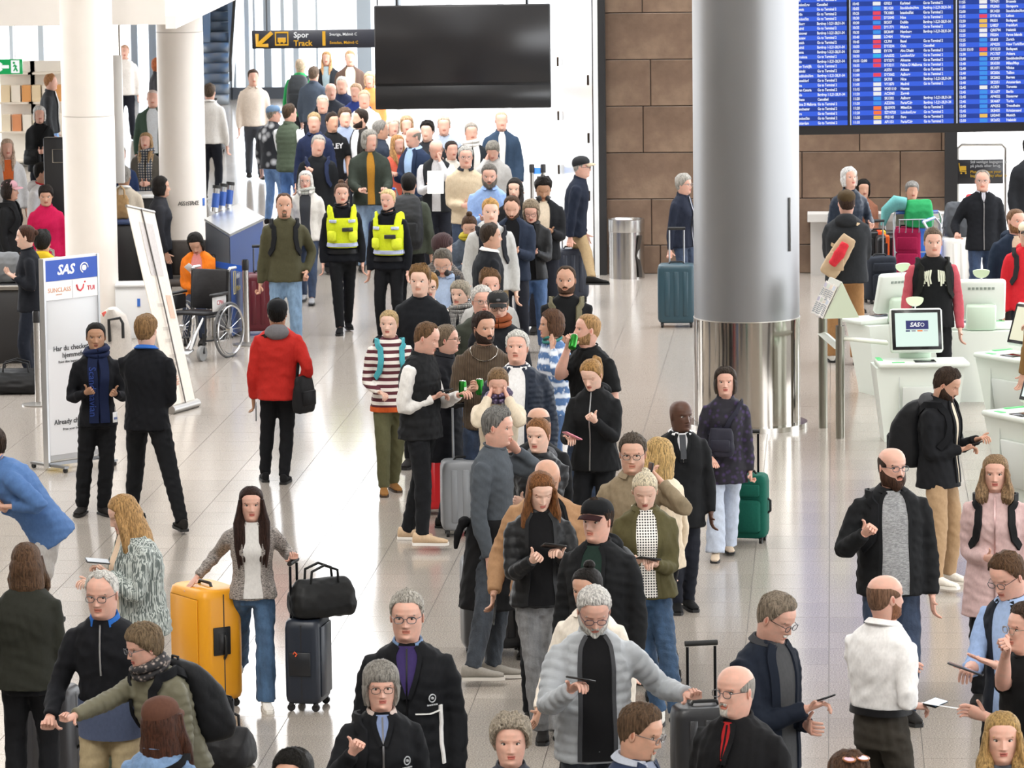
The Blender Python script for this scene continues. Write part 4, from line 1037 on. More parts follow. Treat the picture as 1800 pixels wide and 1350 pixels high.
# ------------------------------------------------------------------ luggage and hand-held things
RUB = mat('plastic', '#151515', None, .6); CHR = mat('metal', '#c9c9c9', None, .25)
def world_xf(info, P): return info['Rz'] @ np.asarray(P) + info['loc']
def suitcase(px, py, size, face, c, label, handle=0.0, style='hard', band=None, loc=None, group=None, tilt=0.0, hc='#b9bcc0', cat='suitcase', name='suitcase'):
    w, d, h = size; p = gp(px, py) if loc is None else np.array(loc, float)
    r = place(name, (p[0], p[1], p[2] if loc is not None and len(loc) > 2 else 0), label, cat, math.radians(face), group)
    r.rotation_euler[0] = math.radians(tilt)
    wh = .055 if style in ('hard', 'smooth') else .045
    m = mat('plastic', c, None, .38) if style in ('hard', 'smooth') else mat('fabric', c)
    def shell(q):
        n = 32; a = np.arange(n) * 2 * PI / n; rings = []
        for z, k in ((0, .86), (.015, .95), (.05, 1), (h * .5, 1.008), (h - .06, 1), (h - .018, .95), (h, .84)):
            rings.append(np.stack([spow(np.cos(a), .32) * w / 2 * k, spow(np.sin(a), .38) * d / 2 * k, np.full(n, wh + z)], 1))
        q.loft(rings, True)
    sh = part(r, 'shell', m, shell)
    part(r, 'zip_seam', mat('plastic', '#202022', None, .5), lambda q: q.loft([np.stack([np.array([-.5, .5, .5, -.5]) * (w * 1.006), np.full(4, y), wh + np.array([.03, .03, h - .03, h - .03])], 1) for y in (-.004, .004)], False))
    if style == 'smooth':
        part(r, 'front_panel', m, lambda q: q.box((0, -d / 2 - .001, wh + h * .5), (w * .74, .012, h * .84), 0, None, .006))
    elif style == 'hard':
        for i in range(3):
            x = (i - 1) * w * .24
            part(r, 'rib', m, lambda q: q.box((x, -d / 2 - .001, wh + h * .5), (w * .13, .012, h * .76), 0, None, .005))
    else:
        part(r, 'front_pocket', m, lambda q: q.box((0, -d / 2 - .012, wh + h * .36), (w * .78, .05, h * .52), 0, None, .02))
        part(r, 'top_pocket', m, lambda q: q.box((0, -d / 2 - .008, wh + h * .77), (w * .74, .03, h * .2), 0, None, .012))
    part(r, 'side_handle', RUB, lambda q: q.tube([(w / 2 - .005, 0, wh + h * .38), (w / 2 + .022, 0, wh + h * .42), (w / 2 + .022, 0, wh + h * .58), (w / 2 - .005, 0, wh + h * .62)], .010, 6))
    part(r, 'top_handle', RUB, lambda q: q.tube([(-.09, 0, wh + h - .008), (-.07, 0, wh + h + .022), (.07, 0, wh + h + .022), (.09, 0, wh + h - .008)], .011, 6))
    for sx in (-1, 1):
        for sy in (-1, 1):
            part(r, 'wheel', RUB, lambda q: (q.tube([(sx * w * .38 - .012, sy * d * .34, .026), (sx * w * .38 + .012, sy * d * .34, .026)], .026, 12), q.box((sx * w * .38, sy * d * .34, .045), (.034, .03, .03), 0, None, .006)))
    if handle:
        hh = wh + h + handle
        hd = part(r, 'telescopic_handle', mat('metal', hc, None, .3), lambda q: [q.cyl((s * .085, d * .36, wh + h - .02), (s * .085, d * .36, hh - .02), .0095, 8) for s in (-1, 1)])
        q = MB(); q.tube([(-.10, d * .36, hh), (.10, d * .36, hh)], .017, 8); q.obj('grip', RUB, hd)
    if band:
        for cb, o in band:
            q = MB(); q.box((o, 0, wh + h / 2), (.045, d * 1.04, h * 1.02), 0, None, .004); q.obj('luggage_strap', mat('fabric', cb), r)
    return r
def backpack(info, c, label, c2=None, big=1.0, straps=True, one=None, cat='backpack'):
    H = info['H']; tpt = info['tpt']; r = place('backpack', info['loc'], label, cat, info['rz'])
    m = mat('shiny', c, None, .6); B = MB(); rings = []
    n = 20; a = np.arange(n) * 2 * PI / n
    for zf, kw, kd in ((.545, .55, .5), (.555, .85, .85), (.60, 1, 1.05), (.66, 1, 1.0), (.73, .96, .9), (.79, .88, .72), (.825, .70, .5), (.838, .4, .25)):
        zq = .69 + (zf - .69) * big
        P0 = tpt(np.array([180.]), np.array([min(zq, .81)]))[0]
        dd = .075 * H * kd * big
        rings.append(np.stack([spow(np.cos(a), .6) * .088 * H * kw * big, P0[1] + dd * .85 + spow(np.sin(a), .6) * dd, np.full(n, zq * H + (P0[2] - min(zq, .81) * H))], 1))
    B.loft(rings, True); bo = B.obj('body', m, r, True, .018, .003)
    P0 = tpt(np.array([180.]), np.array([.63]))[0]
    q = MB(); q.box((0, P0[1] + .128 * H * big, P0[2]), (.125 * H * big, .05, .115 * H * big), 0, None, .02); q.obj('pocket', mat('shiny', c2 or c, None, .6), r)
    q = MB(); q.tube([rings[-1].mean(0) + np.array(o_) for o_ in ((-.03, 0, -.03), (-.025, 0, .015), (.025, 0, .015), (.03, 0, -.03))], .008, 6); q.obj('grab_loop', m, r)
    if straps:
        for s in ((-1, 1) if one is None else (one,)):
            B = MB(); info['ribbon'](B, [(s * 155, .79), (s * 125, .835), (s * 60, .836), (s * 33, .80), (s * 31, .74), (s * 40, .68), (s * 64, .64)], .055 * H / 1.75, .013, .004)
            B.obj('strap', mat('fabric', c2 or c), r)
    return r
def crossbag(info, c, label, side=1, strap=True, z=.52, size=(.26, .11, .26), ang=None, name='shoulder_bag', cat='bag', diag=True, roll=0.0):
    """soft bag at the hip on a strap over the shoulder"""
    H = info['H']; tpt = info['tpt']; r = place(name, info['loc'], label, cat, info['rz']); a0 = side * 95 if ang is None else ang
    p = tpt(np.array([float(a0)]), np.array([max(z, .5)]), .02)[0]; nn = info['tnorm'](np.array([float(a0)]), np.array([max(z, .5)]))[0]
    c0 = p + nn * size[1] * .45; c0[2] = z * H; th = math.atan2(nn[1], nn[0]) + PI / 2
    B = MB(); n = 20; a = np.arange(n) * 2 * PI / n; rings = []
    for q, kw, kd in ((-.5, .75, .6), (-.46, .93, .9), (-.2, 1, 1.05), (.15, .95, .85), (.4, .86, .55), (.5, .8, .3)):
        rings.append(np.stack([spow(np.cos(a), .55) * size[0] / 2 * kw, spow(np.sin(a), .6) * size[1] / 2 * kd, np.full(n, q * size[2])], 1) @ roty(roll).T @ rotz(th).T + c0)
    B.loft(rings, True); B.obj('body', mat('shiny', c, None, .6), r, True, .016, .004)
    q = MB(); q.box((0, 0, 0), (size[0] * .7, .02, size[2] * .4), 0, None, .008); q.xf(np.block([[rotz(th), (c0 + nn * size[1] * .46 - np.array([0, 0, size[2] * .1]))[:, None]], [np.zeros((1, 3)), 1]])); q.obj('pocket', mat('shiny', c, None, .55), r)
    if strap:
        B = MB()
        if diag: path = [(a0, z + .07), (a0 * .72, .66), (side * -6, .745), (-side * 42, .82), (-side * 90, .832), (-side * 150, .80), (-side * 190, .72), (-side * 230, .62), (a0 - side * 360 + 0, z + .08)] if abs(a0) < 120 else [(a0, z + .05), (a0 - side * 20, .7), (-side * 150, .82)]
        else: path = [(a0 * .9, z + .07), (side * 78, .66), (side * 62, .76), (side * 64, .832), (side * 110, .835), (side * 125, .74), (side * 120, .62), (a0 * 1.1, z + .07)]
        info['ribbon'](B, path, .036, .010, .006); B.obj('strap', mat('fabric', c), r)
    return r
def in_hand(info, s, name, label, cat, fn, m, dn=.018, dd=.02, axis=None, tiltn=0.0):
    P, d, n = info['hands'][s]
    if tiltn: n = unit(n + tiltn * (info['Rz'].T @ np.array([0, -1., .3])))
    c = P + n * dn + d * dd; up = np.asarray(axis, float) if axis is not None else d
    z = unit(up); y = unit(n - z * np.dot(n, z)) if abs(np.dot(n, z)) < .97 else unit(np.cross(z, [1, 0, 0])); x = np.cross(y, z)
    M = np.eye(4); M[:3, 0] = x; M[:3, 1] = y; M[:3, 2] = z; M[:3, 3] = c
    W = np.eye(4); W[:3, :3] = info['Rz']; W[:3, 3] = info['loc']; M = W @ M
    r = empty(name, (0, 0, 0)); r.matrix_world = Matrix(M.tolist()); tag(r, label, cat); fn(r); return r
def phone(info, s, label, c='#141416', scr='#20242a', axis=None, dd=.03, k=1.0):
    def fn(r):
        part(r, 'case', mat('plastic', c, None, .35), lambda q: q.box((0, 0, 0), (.076 * k, .010, .155 * k), 0, None, .004))
        part(r, 'screen', mat('plastic', scr, None, .12), lambda q: q.box((0, .0052, 0), (.069 * k, .001, .145 * k)), False)
    return in_hand(info, s, 'phone', label, 'phone', fn, None, .022, dd, axis)
def can(info, s, label, axis=(0, 0, 1)):
    def fn(r):
        part(r, 'can_body', mat('metal', '#2f7d32', None, .35), lambda q: q.lathe([(.022, -.068), (.031, -.06), (.033, -.05), (.033, .048), (.027, .062)], 16))
        part(r, 'lid', CHR, lambda q: q.lathe([(.027, .060), (.026, .066), (.024, .063)], 16))
        part(r, 'label_mark', mat('plastic', '#e9efe4'), lambda q: q.loft([np.stack([np.sin(np.linspace(a0, a0 + 1.1, 6)) * .0336, np.cos(np.linspace(a0, a0 + 1.1, 6)) * .0336, np.full(6, z)], 1) for z in (-.012, .014) for a0 in (2.6,)], False, 0, False))
    return in_hand(info, s, 'drink_can', label, 'can', fn, None, .036, .0, axis)
def paper(info, s, label, c='#f2f1ee', size=(.21, .297), axis=None, dd=.1, tiltn=0.0):
    def fn(r):
        part(r, 'sheet', mat('paint', c), lambda q: q.box((0, 0, 0), (size[0], .003, size[1])), False)
        part(r, 'print', mat('paint', '#b9bccb'), lambda q: [q.box((0, .002, .08 - i * .03), (size[0] * .7, .0006, .008)) for i in range(5)], False)
    return in_hand(info, s, 'paper_sheet', label, 'paper', fn, None, .012, dd, axis, tiltn)
def soft_bag(px, py, size, face, c, label, z=0.0, name='bag', cat='bag', loc=None, handles=True, c2=None, shiny=True):
    p = gp(px, py, z) if loc is None else np.array(loc, float); w, d, h = size
    r = place(name, p, label, cat, math.radians(face)); n = 24; a = np.arange(n) * 2 * PI / n
    def fn(q):
        q.loft([np.stack([spow(np.cos(a), .5) * w / 2 * kw, spow(np.sin(a), .55) * d / 2 * kd, np.full(n, h * t)], 1) for t, kw, kd in ((0, .86, .8), (.05, .97, .96), (.3, 1.02, 1.05), (.6, .98, .9), (.85, .9, .55), (.97, .82, .22), (1, .7, .1))], True)
    q = MB(); fn(q); q.obj('body', mat('shiny' if shiny else 'fabric', c), r, True, .015, .005)
    if handles:
        for s in (-1, 1):
            q = MB(); q.tube([(-w * .22, s * d * .2, h * .8), (-w * .20, s * d * .22, h * 1.2), (0, s * d * .2, h * 1.34), (w * .20, s * d * .22, h * 1.2), (w * .22, s * d * .2, h * .8)], .010, 7); q.obj('handle', mat('shiny', c2 or c), r)
    return r
def trolley(px, py, face, label, panel='#2b56b8', loc=None):
    p = gp(px, py) if loc is None else np.array(loc, float); r = place('luggage_trolley', (p[0], p[1], 0), label, 'trolley', math.radians(face))
    m = mat('metal', '#b9bdc2', None, .35)
    part(r, 'platform', m, lambda q: (q.box((0, 0, .16), (.56, .80, .02), 0, None, .006), [q.cyl((-.27 + i * .09, -.4, .175), (-.27 + i * .09, .4, .175), .008, 6) for i in range(7)]))
    part(r, 'frame', m, lambda q: (q.tube([(-.27, .38, .16), (-.29, .44, .95), (-.27, .50, 1.03), (.27, .50, 1.03), (.29, .44, .95), (.27, .38, .16)], .016, 8), q.cyl((-.28, .40, .55), (.28, .40, .55), .010, 8)))
    part(r, 'push_bar', mat('plastic', '#2a62c8'), lambda q: q.tube([(-.26, .505, 1.03), (.26, .505, 1.03)], .021, 8))
    part(r, 'panel', mat('plastic', panel), lambda q: q.box((0, .41, .66), (.50, .012, .36), 0, None, .004))
    part(r, 'basket', m, lambda q: ([q.tube([(-.24 + i * .08, .42, .80), (-.24 + i * .08, .30, .80), (-.24 + i * .08, .28, .96)], .005, 5) for i in range(7)], q.cyl((-.25, .28, .96), (.25, .28, .96), .007, 6)))
    for x, y in ((-.25, .34), (.25, .34), (0, -.36)): part(r, 'wheel', RUB, lambda q: (q.tube([(x - .02, y, .075), (x + .02, y, .075)], .075, 14), q.box((x, y, .13), (.06, .05, .05), 0, None, .01)))
    return r
def barrier_post(px, py, label, loc=None, h=.97, band=True):
    p = gp(px, py) if loc is None else loc; r = place('barrier_post', (p[0], p[1], 0), label, 'barrier post')
    part(r, 'base', mat('metal', '#a8a6a3', None, .35), lambda q: q.lathe([(.17, 0), (.17, .012), (.06, .03), (.036, .032)], 24))
    part(r, 'pole', mat('metal', '#b9b6b2', None, .25), lambda q: q.lathe([(.034, .03), (.034, h)], 18))
    part(r, 'head', mat('plastic', '#1d1d1f'), lambda q: q.lathe([(.038, h - .12), (.040, h - .11), (.040, h - .02), (.034, h)], 18))
    return r

# ------------------------------------------------------------------ furniture of the hall
KW = mat('plastic', '#dfe6de', None, .4); KG = mat('plastic', '#cfe3d0', None, .4)
def kiosk(loc, face, label, logo=True, bright='#e9fff4'):
    r = place('check_in_kiosk', (loc[0], loc[1], 0), label, 'kiosk', math.radians(face))
    def ped(q):
        sec = lambda z, w, y0, y1: np.array([(-w, y0, z), (w, y0, z), (w, y1, z), (-w, y1, z)])
        q.loft([sec(0, .33, -.16, .20), sec(.10, .34, -.17, .20), (sec(.70, .42, -.26, .22)), sec(.72, .42, -.26, .22)], True)
    part(r, 'pedestal', KW, ped, False)
    part(r, 'side_panel', mat('plastic', '#c9cfca', None, .4), lambda q: q.box((-.20, -.225, .40), (.006, .05, .5)), False)
    part(r, 'service_door', mat('plastic', '#d3d8d3', None, .4), lambda q: q.box((.06, -.222, .33), (.46, .03, .42), 0, rotx(.15), .004))
    part(r, 'table_top', KW, lambda q: q.box((.03, -.10, .745), (.86, .42, .045), 0, None, .012))
    part(r, 'scanner_glass', mat('plastic', '#101214', None, .1), lambda q: q.box((.05, -.18, .771), (.20, .16, .008), 0, None, .003))
    part(r, 'green_light', mat('emit', '#6cf08c', None, None, .9), lambda q: q.box((-.21, -.24, .770), (.12, .05, .006), 0, None, .002)); part(r, 'green_light', mat('emit', '#6cf08c', None, None, .9), lambda q: q.box((-.36, .02, .772), (.05, .22, .006), 0, None, .002))
    Rm = rotx(math.radians(-18)); c = np.array([0, .08, 1.03])
    mo = part(r, 'monitor', KW, lambda q: q.box(c, (.50, .09, .42), 0, Rm, .02))
    f = lambda x, y, z: c + Rm @ np.array([x, y, z])
    part(r, 'bezel', mat('plastic', '#16171a', None, .25), lambda q: q.box(f(0, -.045, 0), (.47, .012, .385), 0, Rm, .004))
    part(r, 'screen', mat('emit', bright, None, None, .92), lambda q: q.box(f(0, -.051, .0), (.405, .006, .325), 0, Rm), False)
    if logo:
        part(r, 'logo_panel', mat('emit', '#1d2470', None, None, .9), lambda q: q.box(f(.005, -.055, .045), (.215, .004, .085), 0, Rm), False)
        M = Matrix.Translation(Vector(f(-.065, -.0585, .028))) @ Matrix(Rm.tolist()).to_4x4() @ Matrix.Rotation(PI / 2, 4, 'X')
        t = text('SAS', .058, M, WHT, r, bold=.03, depth=.0006, shear=.25)
        part(r, 'round_emblem', WHT, lambda q: q.tube([f(.055 + .016 * math.cos(k * PI / 6), -.059, .046 + .016 * math.sin(k * PI / 6)) for k in range(13)], .0028, 4))
        for x, cc, w_ in ((-.085, '#2a2f6a', .04), (-.03, '#9aa0a8', .04), (.03, '#ff8a3c', .05), (.085, '#c8ccd0', .04)):
            part(r, 'partner_mark', mat('emit', cc, None, None, .9), lambda q: q.box(f(x, -.055, -.012), (w_, .004, .014), 0, Rm), False)
    part(r, 'monitor_neck', KG, lambda q: q.box((0, .17, .86), (.30, .10, .26), 0, rotx(-.2), .02))
    part(r, 'vent', mat('plastic', '#8f9a92'), lambda q: [q.box(f(-.12 + i * .04, .047, .14), (.028, .006, .026), 0, Rm) for i in range(7)], False)
    part(r, 'camera_stalk', CHR, lambda q: q.cyl(f(0, 0, .20), f(0, 0, .27), .006, 6))
    def disc(q):
        n = 18; a = np.arange(n) * 2 * PI / n
        pr = np.stack([np.cos(a) * .085, np.zeros(n), np.where(np.sin(a) < 0, np.sin(a) * .075, np.sin(a) * .02)], 1)
        q.loft([(pr + (0, y, 0)) @ rotx(-.3).T + f(0, 0, .31) for y in (-.006, .006)], True)
    part(r, 'number_plate', mat('plastic', '#d8ecc8', None, .4), disc)
    return r
kiosk(gp(1612, 772), 2, 'white check-in kiosk whose lit screen shows a blue logo panel')
kiosk(gp(1722, 702), 178, 'pale green check-in kiosk turned away with vent slots on its back', False)
kiosk(gp(1800, 762), -58, 'check-in kiosk with cream screen under the tan sleeved arm', False, '#f2efcf')
kiosk(gp(1572, 688), 205, 'slanted pale kiosk just behind the logo screen kiosk', False)
kiosk(gp(1822, 880), -62, 'check-in kiosk cut by the picture edge beside the khaki trousered man', False)

# leaflet rack on two posts
pA, pB = gp(1447, 752), gp(1477, 770)
r = place('leaflet_stand', ((pA + pB) / 2), 'steel two-post stand with a folded rack of leaflets on top', 'stand')
la, lb = pA - (pA + pB) / 2, pB - (pA + pB) / 2
for p in (la, lb): part(r, 'post', mat('metal', '#98968c', None, .28), lambda q: (q.cyl(p, p + (0, 0, 1.08), .043, 20), q.cyl(p + (0, 0, 1.08), p + (0, 0, 1.22), .018, 12)))
part(r, 'cross_bar', mat('plastic', '#cfd2c8', None, .4), lambda q: q.tube([la + (0, 0, .92), lb + (0, 0, .86)], .055, 4, flat=.5))
part(r, 'shelf_arm', mat('plastic', '#d9dccf', None, .4), lambda q: q.box(lb + (.24, .05, .93), (.44, .16, .03), 0, roty(.12), .01))
uu = unit(la - lb); vv = np.array([uu[1], -uu[0], 0]); vv = vv if vv[0] > 0 else -vv
rk = lambda a_, b_, z_: lb + uu * a_ + vv * b_ + np.array([0, 0, z_])
for a_ in (-.08, .40): part(r, 'rack_side', mat('plastic', '#bfc9b2', None, .4), lambda q: q.loft([np.array([rk(a_ + t, -.17, 1.16), rk(a_ + t, .17, 1.16), rk(a_ + t, 0, 1.50)]) for t in (0, .015)], True), False)
for s_ in (-1, 1): part(r, 'rack_face', mat('plastic', '#d7d8ce', None, .4), lambda q: q.loft([np.array([rk(a_, s_ * .17, 1.16), rk(a_, s_ * .155, 1.16), rk(a_, -s_ * .0, 1.50), rk(a_, s_ * .006, 1.505)]) for a_ in (-.06, .40)], True), False)
rg_ = random.Random(2); O0 = (pA + pB) / 2; tl = math.atan2(.17, .34)
for row in range(2):
    for i in range(4):
        q = MB(); q.box((0, 0, 0), (.105, .012, .19), 0, None, .002); 
        for k in range(6): q.box((0, -.0065, -.07 + k * .018), (.09, .002, .009), 1)
        q.box((0, -.0065, .06), (.09, .002, .04), 2)
        o = q.obj('leaflet', [mat('paint', ['#efedea', '#e4e0da'][row]), mat('paint', '#8f949c'), mat('paint', ['#cfd6e2', '#e8d9c8', '#d8dfd4', '#c9c4d6'][i])], None, False)
        zz = 1.25 + row * .13; p_ = O0 + rk(.0 + i * .115, -.17 * (1.50 - zz) / .34 - .02, zz)
        nx = -vv; th_ = math.atan2(nx[1], nx[0]) + PI / 2
        o.matrix_world = Matrix.Translation(Vector(p_)) @ Matrix.Rotation(th_, 4, 'Z') @ Matrix.Rotation(-tl + rg_.uniform(-.08, .08), 4, 'X') @ Matrix.Rotation(rg_.uniform(-.12, .12), 4, 'Y')
        tag(o, 'printed leaflet in the %s row of the rack, number %s from the front' % (['lower', 'upper'][row], ['one', 'two', 'three', 'four'][i]), 'leaflet', 'leaflets in the rack')
# steel waste bin
p = gp(1102, 488); r = place('waste_bin', (p[0], p[1], 0), 'tall round dented stainless steel waste bin by the stone wall', 'bin')
part(r, 'body', mat('metal', '#b4b1ad', None, .22), lambda q: q.lathe([(.228, 0), (.228, .60)], 36))
part(r, 'lid', mat('metal', '#c4c3c1', None, .25), lambda q: q.lathe([(.232, .60), (.234, .61), (.234, .755), (.226, .76), (.20, .76), (.19, .70)], 36))
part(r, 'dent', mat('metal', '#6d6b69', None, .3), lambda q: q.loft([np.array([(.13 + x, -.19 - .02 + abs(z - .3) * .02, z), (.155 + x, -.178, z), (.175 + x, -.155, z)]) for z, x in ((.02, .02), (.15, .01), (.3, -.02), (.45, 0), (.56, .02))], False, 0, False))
part(r, 'crumpled_paper', mat('paint', '#f0eeea'), lambda q: q.ell((-.03, -.05, .755), (.11, .07, .02), 9, 6))
# airline notice board on castors
a, b = gp(88, 828), gp(196, 812); d_ = b - a; ang = math.atan2(d_[1], d_[0]); wd_ = .62
r = place('notice_board', (a[0], a[1], 0), 'tall grey airline notice board with a blue header panel', 'notice board', ang)
Hb = 1.93
part(r, 'panel', mat('plastic', '#d3d5d8', None, .45), lambda q: q.box((wd_ / 2, .03, Hb / 2 + .06), (wd_, .05, Hb - .06), 0, None, .004))
part(r, 'edge_rail', mat('metal', '#c6c8ca', None, .35), lambda q: (q.box((-.008, .03, Hb / 2 + .03), (.022, .07, Hb)), q.box((wd_ + .008, .03, Hb / 2 + .03), (.022, .07, Hb))), False)
part(r, 'header', mat('plastic', '#2350b4', None, .4), lambda q: q.box((wd_ / 2, .002, Hb - .085), (wd_ - .01, .008, .19)), False)
part(r, 'logo_strip', mat('plastic', '#f1f1f2', None, .4), lambda q: q.box((wd_ / 2, .002, Hb - .27), (wd_ - .01, .008, .17)), False)
part(r, 'divider', mat('plastic', '#c4c6ca'), lambda q: q.box((wd_ * .51, -.003, Hb - .27), (.005, .004, .16)), False)
part(r, 'lower_sheet', mat('plastic', '#dfe0e3', None, .45), lambda q: q.box((wd_ / 2, .003, .63), (wd_ - .02, .006, .98)), False)
wt = mat('plastic', '#ffffff'); dk = mat('plastic', '#2c2d31')
text('SAS', .125, upright(.14, -.004, Hb - .125), wt, r, bold=.03, shear=.25)
part(r, 'round_emblem', wt, lambda q: (q.tube([(.46 + .045 * math.cos(k * PI / 8), -.005, Hb - .085 + .045 * math.sin(k * PI / 8)) for k in range(12)], .006, 5), q.ell((.46, -.004, Hb - .085), (.028, .004, .028), 10, 6)))
text('SUNCLASS', .058, upright(.025, -.004, Hb - .285), mat('plastic', '#dca07a'), r, bold=.005)
text('AIRLINES', .018, upright(.12, -.004, Hb - .315), mat('plastic', '#dca07a'), r)
text('TUI', .058, upright(.49, -.004, Hb - .295), mat('plastic', '#d0303a'), r, bold=.02)
part(r, 'smile_mark', mat('plastic', '#d0303a'), lambda q: (q.tube([(.365, -.004, Hb - .235), (.38, -.004, Hb - .28), (.41, -.004, Hb - .295), (.44, -.004, Hb - .27), (.45, -.004, Hb - .235)], [.010, .009, .008, .007, .006], 6), q.ell((.465, -.004, Hb - .215), (.010, .004, .010), 8, 5)))
text('Har du checket ind\nhjemmefra?', .066, upright(wd_ * .53, -.004, 1.10), dk, r, align='CENTER', bold=.01)
text('Print dine bagagemærker her', .034, upright(wd_ * .53, -.004, .985), dk, r, align='CENTER')
text('Already checked in?', .066, upright(wd_ * .53, -.004, .42), dk, r, align='CENTER', bold=.01)
text('Print your bag tags here', .034, upright(wd_ * .53, -.004, .36), dk, r, align='CENTER')
part(r, 'foot', mat('metal', '#8f9194', None, .35), lambda q: (q.box((wd_ / 2, .03, .06), (wd_ + .02, .09, .03)), q.box((.02, .03, .05), (.05, .5, .02)), q.box((wd_ - .02, .03, .05), (.05, .5, .02))), False)
for x in (.02, wd_ - .02):
    for y in (-.2, .26): part(r, 'castor', RUB, lambda q: q.tube([(x - .012, y, .022), (x + .012, y, .022)], .022, 10))
# roll-up banner leaning, seen from behind
a = gp(305, 727); b = gp(343, 716)
r = place('roll_up_banner', (a[0], a[1], 0), 'leaning cream roll-up banner seen from behind with its pole', 'banner')
t0, t1 = at(222, 362, a[1] + .15) - a, at(271, 373, b[1] + .15) - a; b0 = np.zeros(3); b1 = b - a; b0[2] = b1[2] = .06
def sheet(q):
    A, B = [], []
    for k in range(9):
        f = k / 8; A.append([b0 + (t0 - b0) * f, b1 + (t1 - b1) * f]); 
    nn = unit(np.cross(b1 - b0, t0 - b0)) * .004
    q.loft([np.array([p[0] - nn, p[1] - nn, p[1] + nn, p[0] + nn]) for p in A], True)
bn = lambda u, v, o=-.008: b0 + (b1 - b0) * u + (t0 + (t1 - t0) * u - b0 - (b1 - b0) * u) * v + unit(np.cross(b1 - b0, t0 - b0)) * o
part(r, 'sheet', mat('fabric', '#e6ddd2'), sheet, False)
sg = -1 if (np.cross(b1 - b0, t0 - b0) @ np.array([0, -1, 0])) < 0 else 1
def patch(q, u0, u1, v0, v1): q.add([bn(u0, v0, sg * .007), bn(u1, v0, sg * .007), bn(u1, v1, sg * .007), bn(u0, v1, sg * .007)], [(0, 1, 2, 3)])
part(r, 'faded_symbol', mat('fabric', '#c9c3c1'), lambda q: patch(q, .32, .82, .66, .93), False)
part(r, 'faded_red_block', mat('fabric', '#e2bba8'), lambda q: patch(q, .72, .92, .44, .56), False)
for v in (.50, .38, .32, .24, .20): part(r, 'faded_line', mat('fabric', '#cfc6bc'), lambda q: patch(q, .30, .30 + .35 * (1 - v * .5), v, v + .018), False)
part(r, 'pole', mat('metal', '#6e6a66', None, .4), lambda q: q.tube([bn(.5, 0, sg * .02), bn(.5, .5, sg * .025), bn(.5, 1.0, sg * .012)], .008, 6))
part(r, 'top_rail', mat('metal', '#a7a5a2', None, .35), lambda q: q.tube([bn(0, 1, 0), bn(1, 1, 0)], .016, 8))
part(r, 'base_case', mat('metal', '#a7a5a2', None, .35), lambda q: q.tube([bn(-.1, 0, 0) - (0, 0, .02), bn(1.1, 0, 0) - (0, 0, .02)], .045, 10))
# waste sorting station
p = gp(412, 590); r = place('waste_station', (p[0], p[1], 0), 'blue waste sorting station with Affald and Waste lettering', 'waste station')
c1, c0, c2 = gp(408, 596) - p, gp(366, 562) - p, gp(466, 560) - p; c3 = c0 + c2 - c1; hz = 1.18
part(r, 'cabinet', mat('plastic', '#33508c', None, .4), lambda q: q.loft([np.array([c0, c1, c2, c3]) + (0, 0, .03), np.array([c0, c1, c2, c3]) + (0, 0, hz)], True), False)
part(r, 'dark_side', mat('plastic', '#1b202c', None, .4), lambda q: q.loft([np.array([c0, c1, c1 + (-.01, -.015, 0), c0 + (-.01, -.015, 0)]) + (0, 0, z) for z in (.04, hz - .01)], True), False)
part(r, 'top_plate', mat('metal', '#dfe3e6', None, .25), lambda q: q.loft([np.array([c0 - (.02, 0, 0), c1 - (0, .02, 0), c2 + (.02, 0, 0), c3 + (0, .02, 0)]) + (0, 0, z) for z in (hz, hz + .03)], True), False)
fx = unit(c2 - c1); af = math.atan2(fx[1], fx[0])
text('Affald', .085, upright(*(c1 + fx * .30 + np.array([.004, -.01, .66])), af), mat('plastic', '#e8ecf4'), r, bold=.01)
text('Waste', .085, upright(*(c1 + fx * .30 + np.array([.004, -.01, .52])), af), mat('plastic', '#e6d48a'), r, bold=.01)
part(r, 'bin_symbol', mat('plastic', '#e6d48a'), lambda q: q.tube([c1 + fx * u + np.array([0, -.012, z]) for u, z in ((.16, .50), (.26, .50), (.26, .76), (.16, .76), (.16, .50))], .006, 5))
sx = unit(c1 - c0); as_ = math.atan2(sx[1], sx[0])
text('Affald', .10, upright(*(c0 + sx * .16 + np.array([-.02, -.02, .60])), as_), mat('plastic', '#e8ecf4'), r, bold=.01)
text('Waste', .10, upright(*(c0 + sx * .16 + np.array([-.02, -.02, .44])), as_), mat('plastic', '#e6d48a'), r, bold=.01)
for k in range(3):
    bx = gp(377 + k * 12, 372 - k * 3, hz + .03)
    q0 = place('cup_tube', bx, ['leftmost', 'middle', 'rightmost'][k] + ' of three blue steel cup tubes on the waste station', 'cup holder')
    q0.rotation_euler = (math.radians(-8), math.radians(6), 0)
    part(q0, 'tube', mat('metal', '#c9ccd0', None, .25), lambda q: q.lathe([(.045, 0), (.045, .30), (.05, .31)], 16)); part(q0, 'blue_sleeve', mat('plastic', '#27509c', None, .35), lambda q: q.lathe([(.047, .05), (.047, .22)], 16)); part(q0, 'dark_rim', RUB, lambda q: q.lathe([(.052, .28), (.052, .32)], 16))
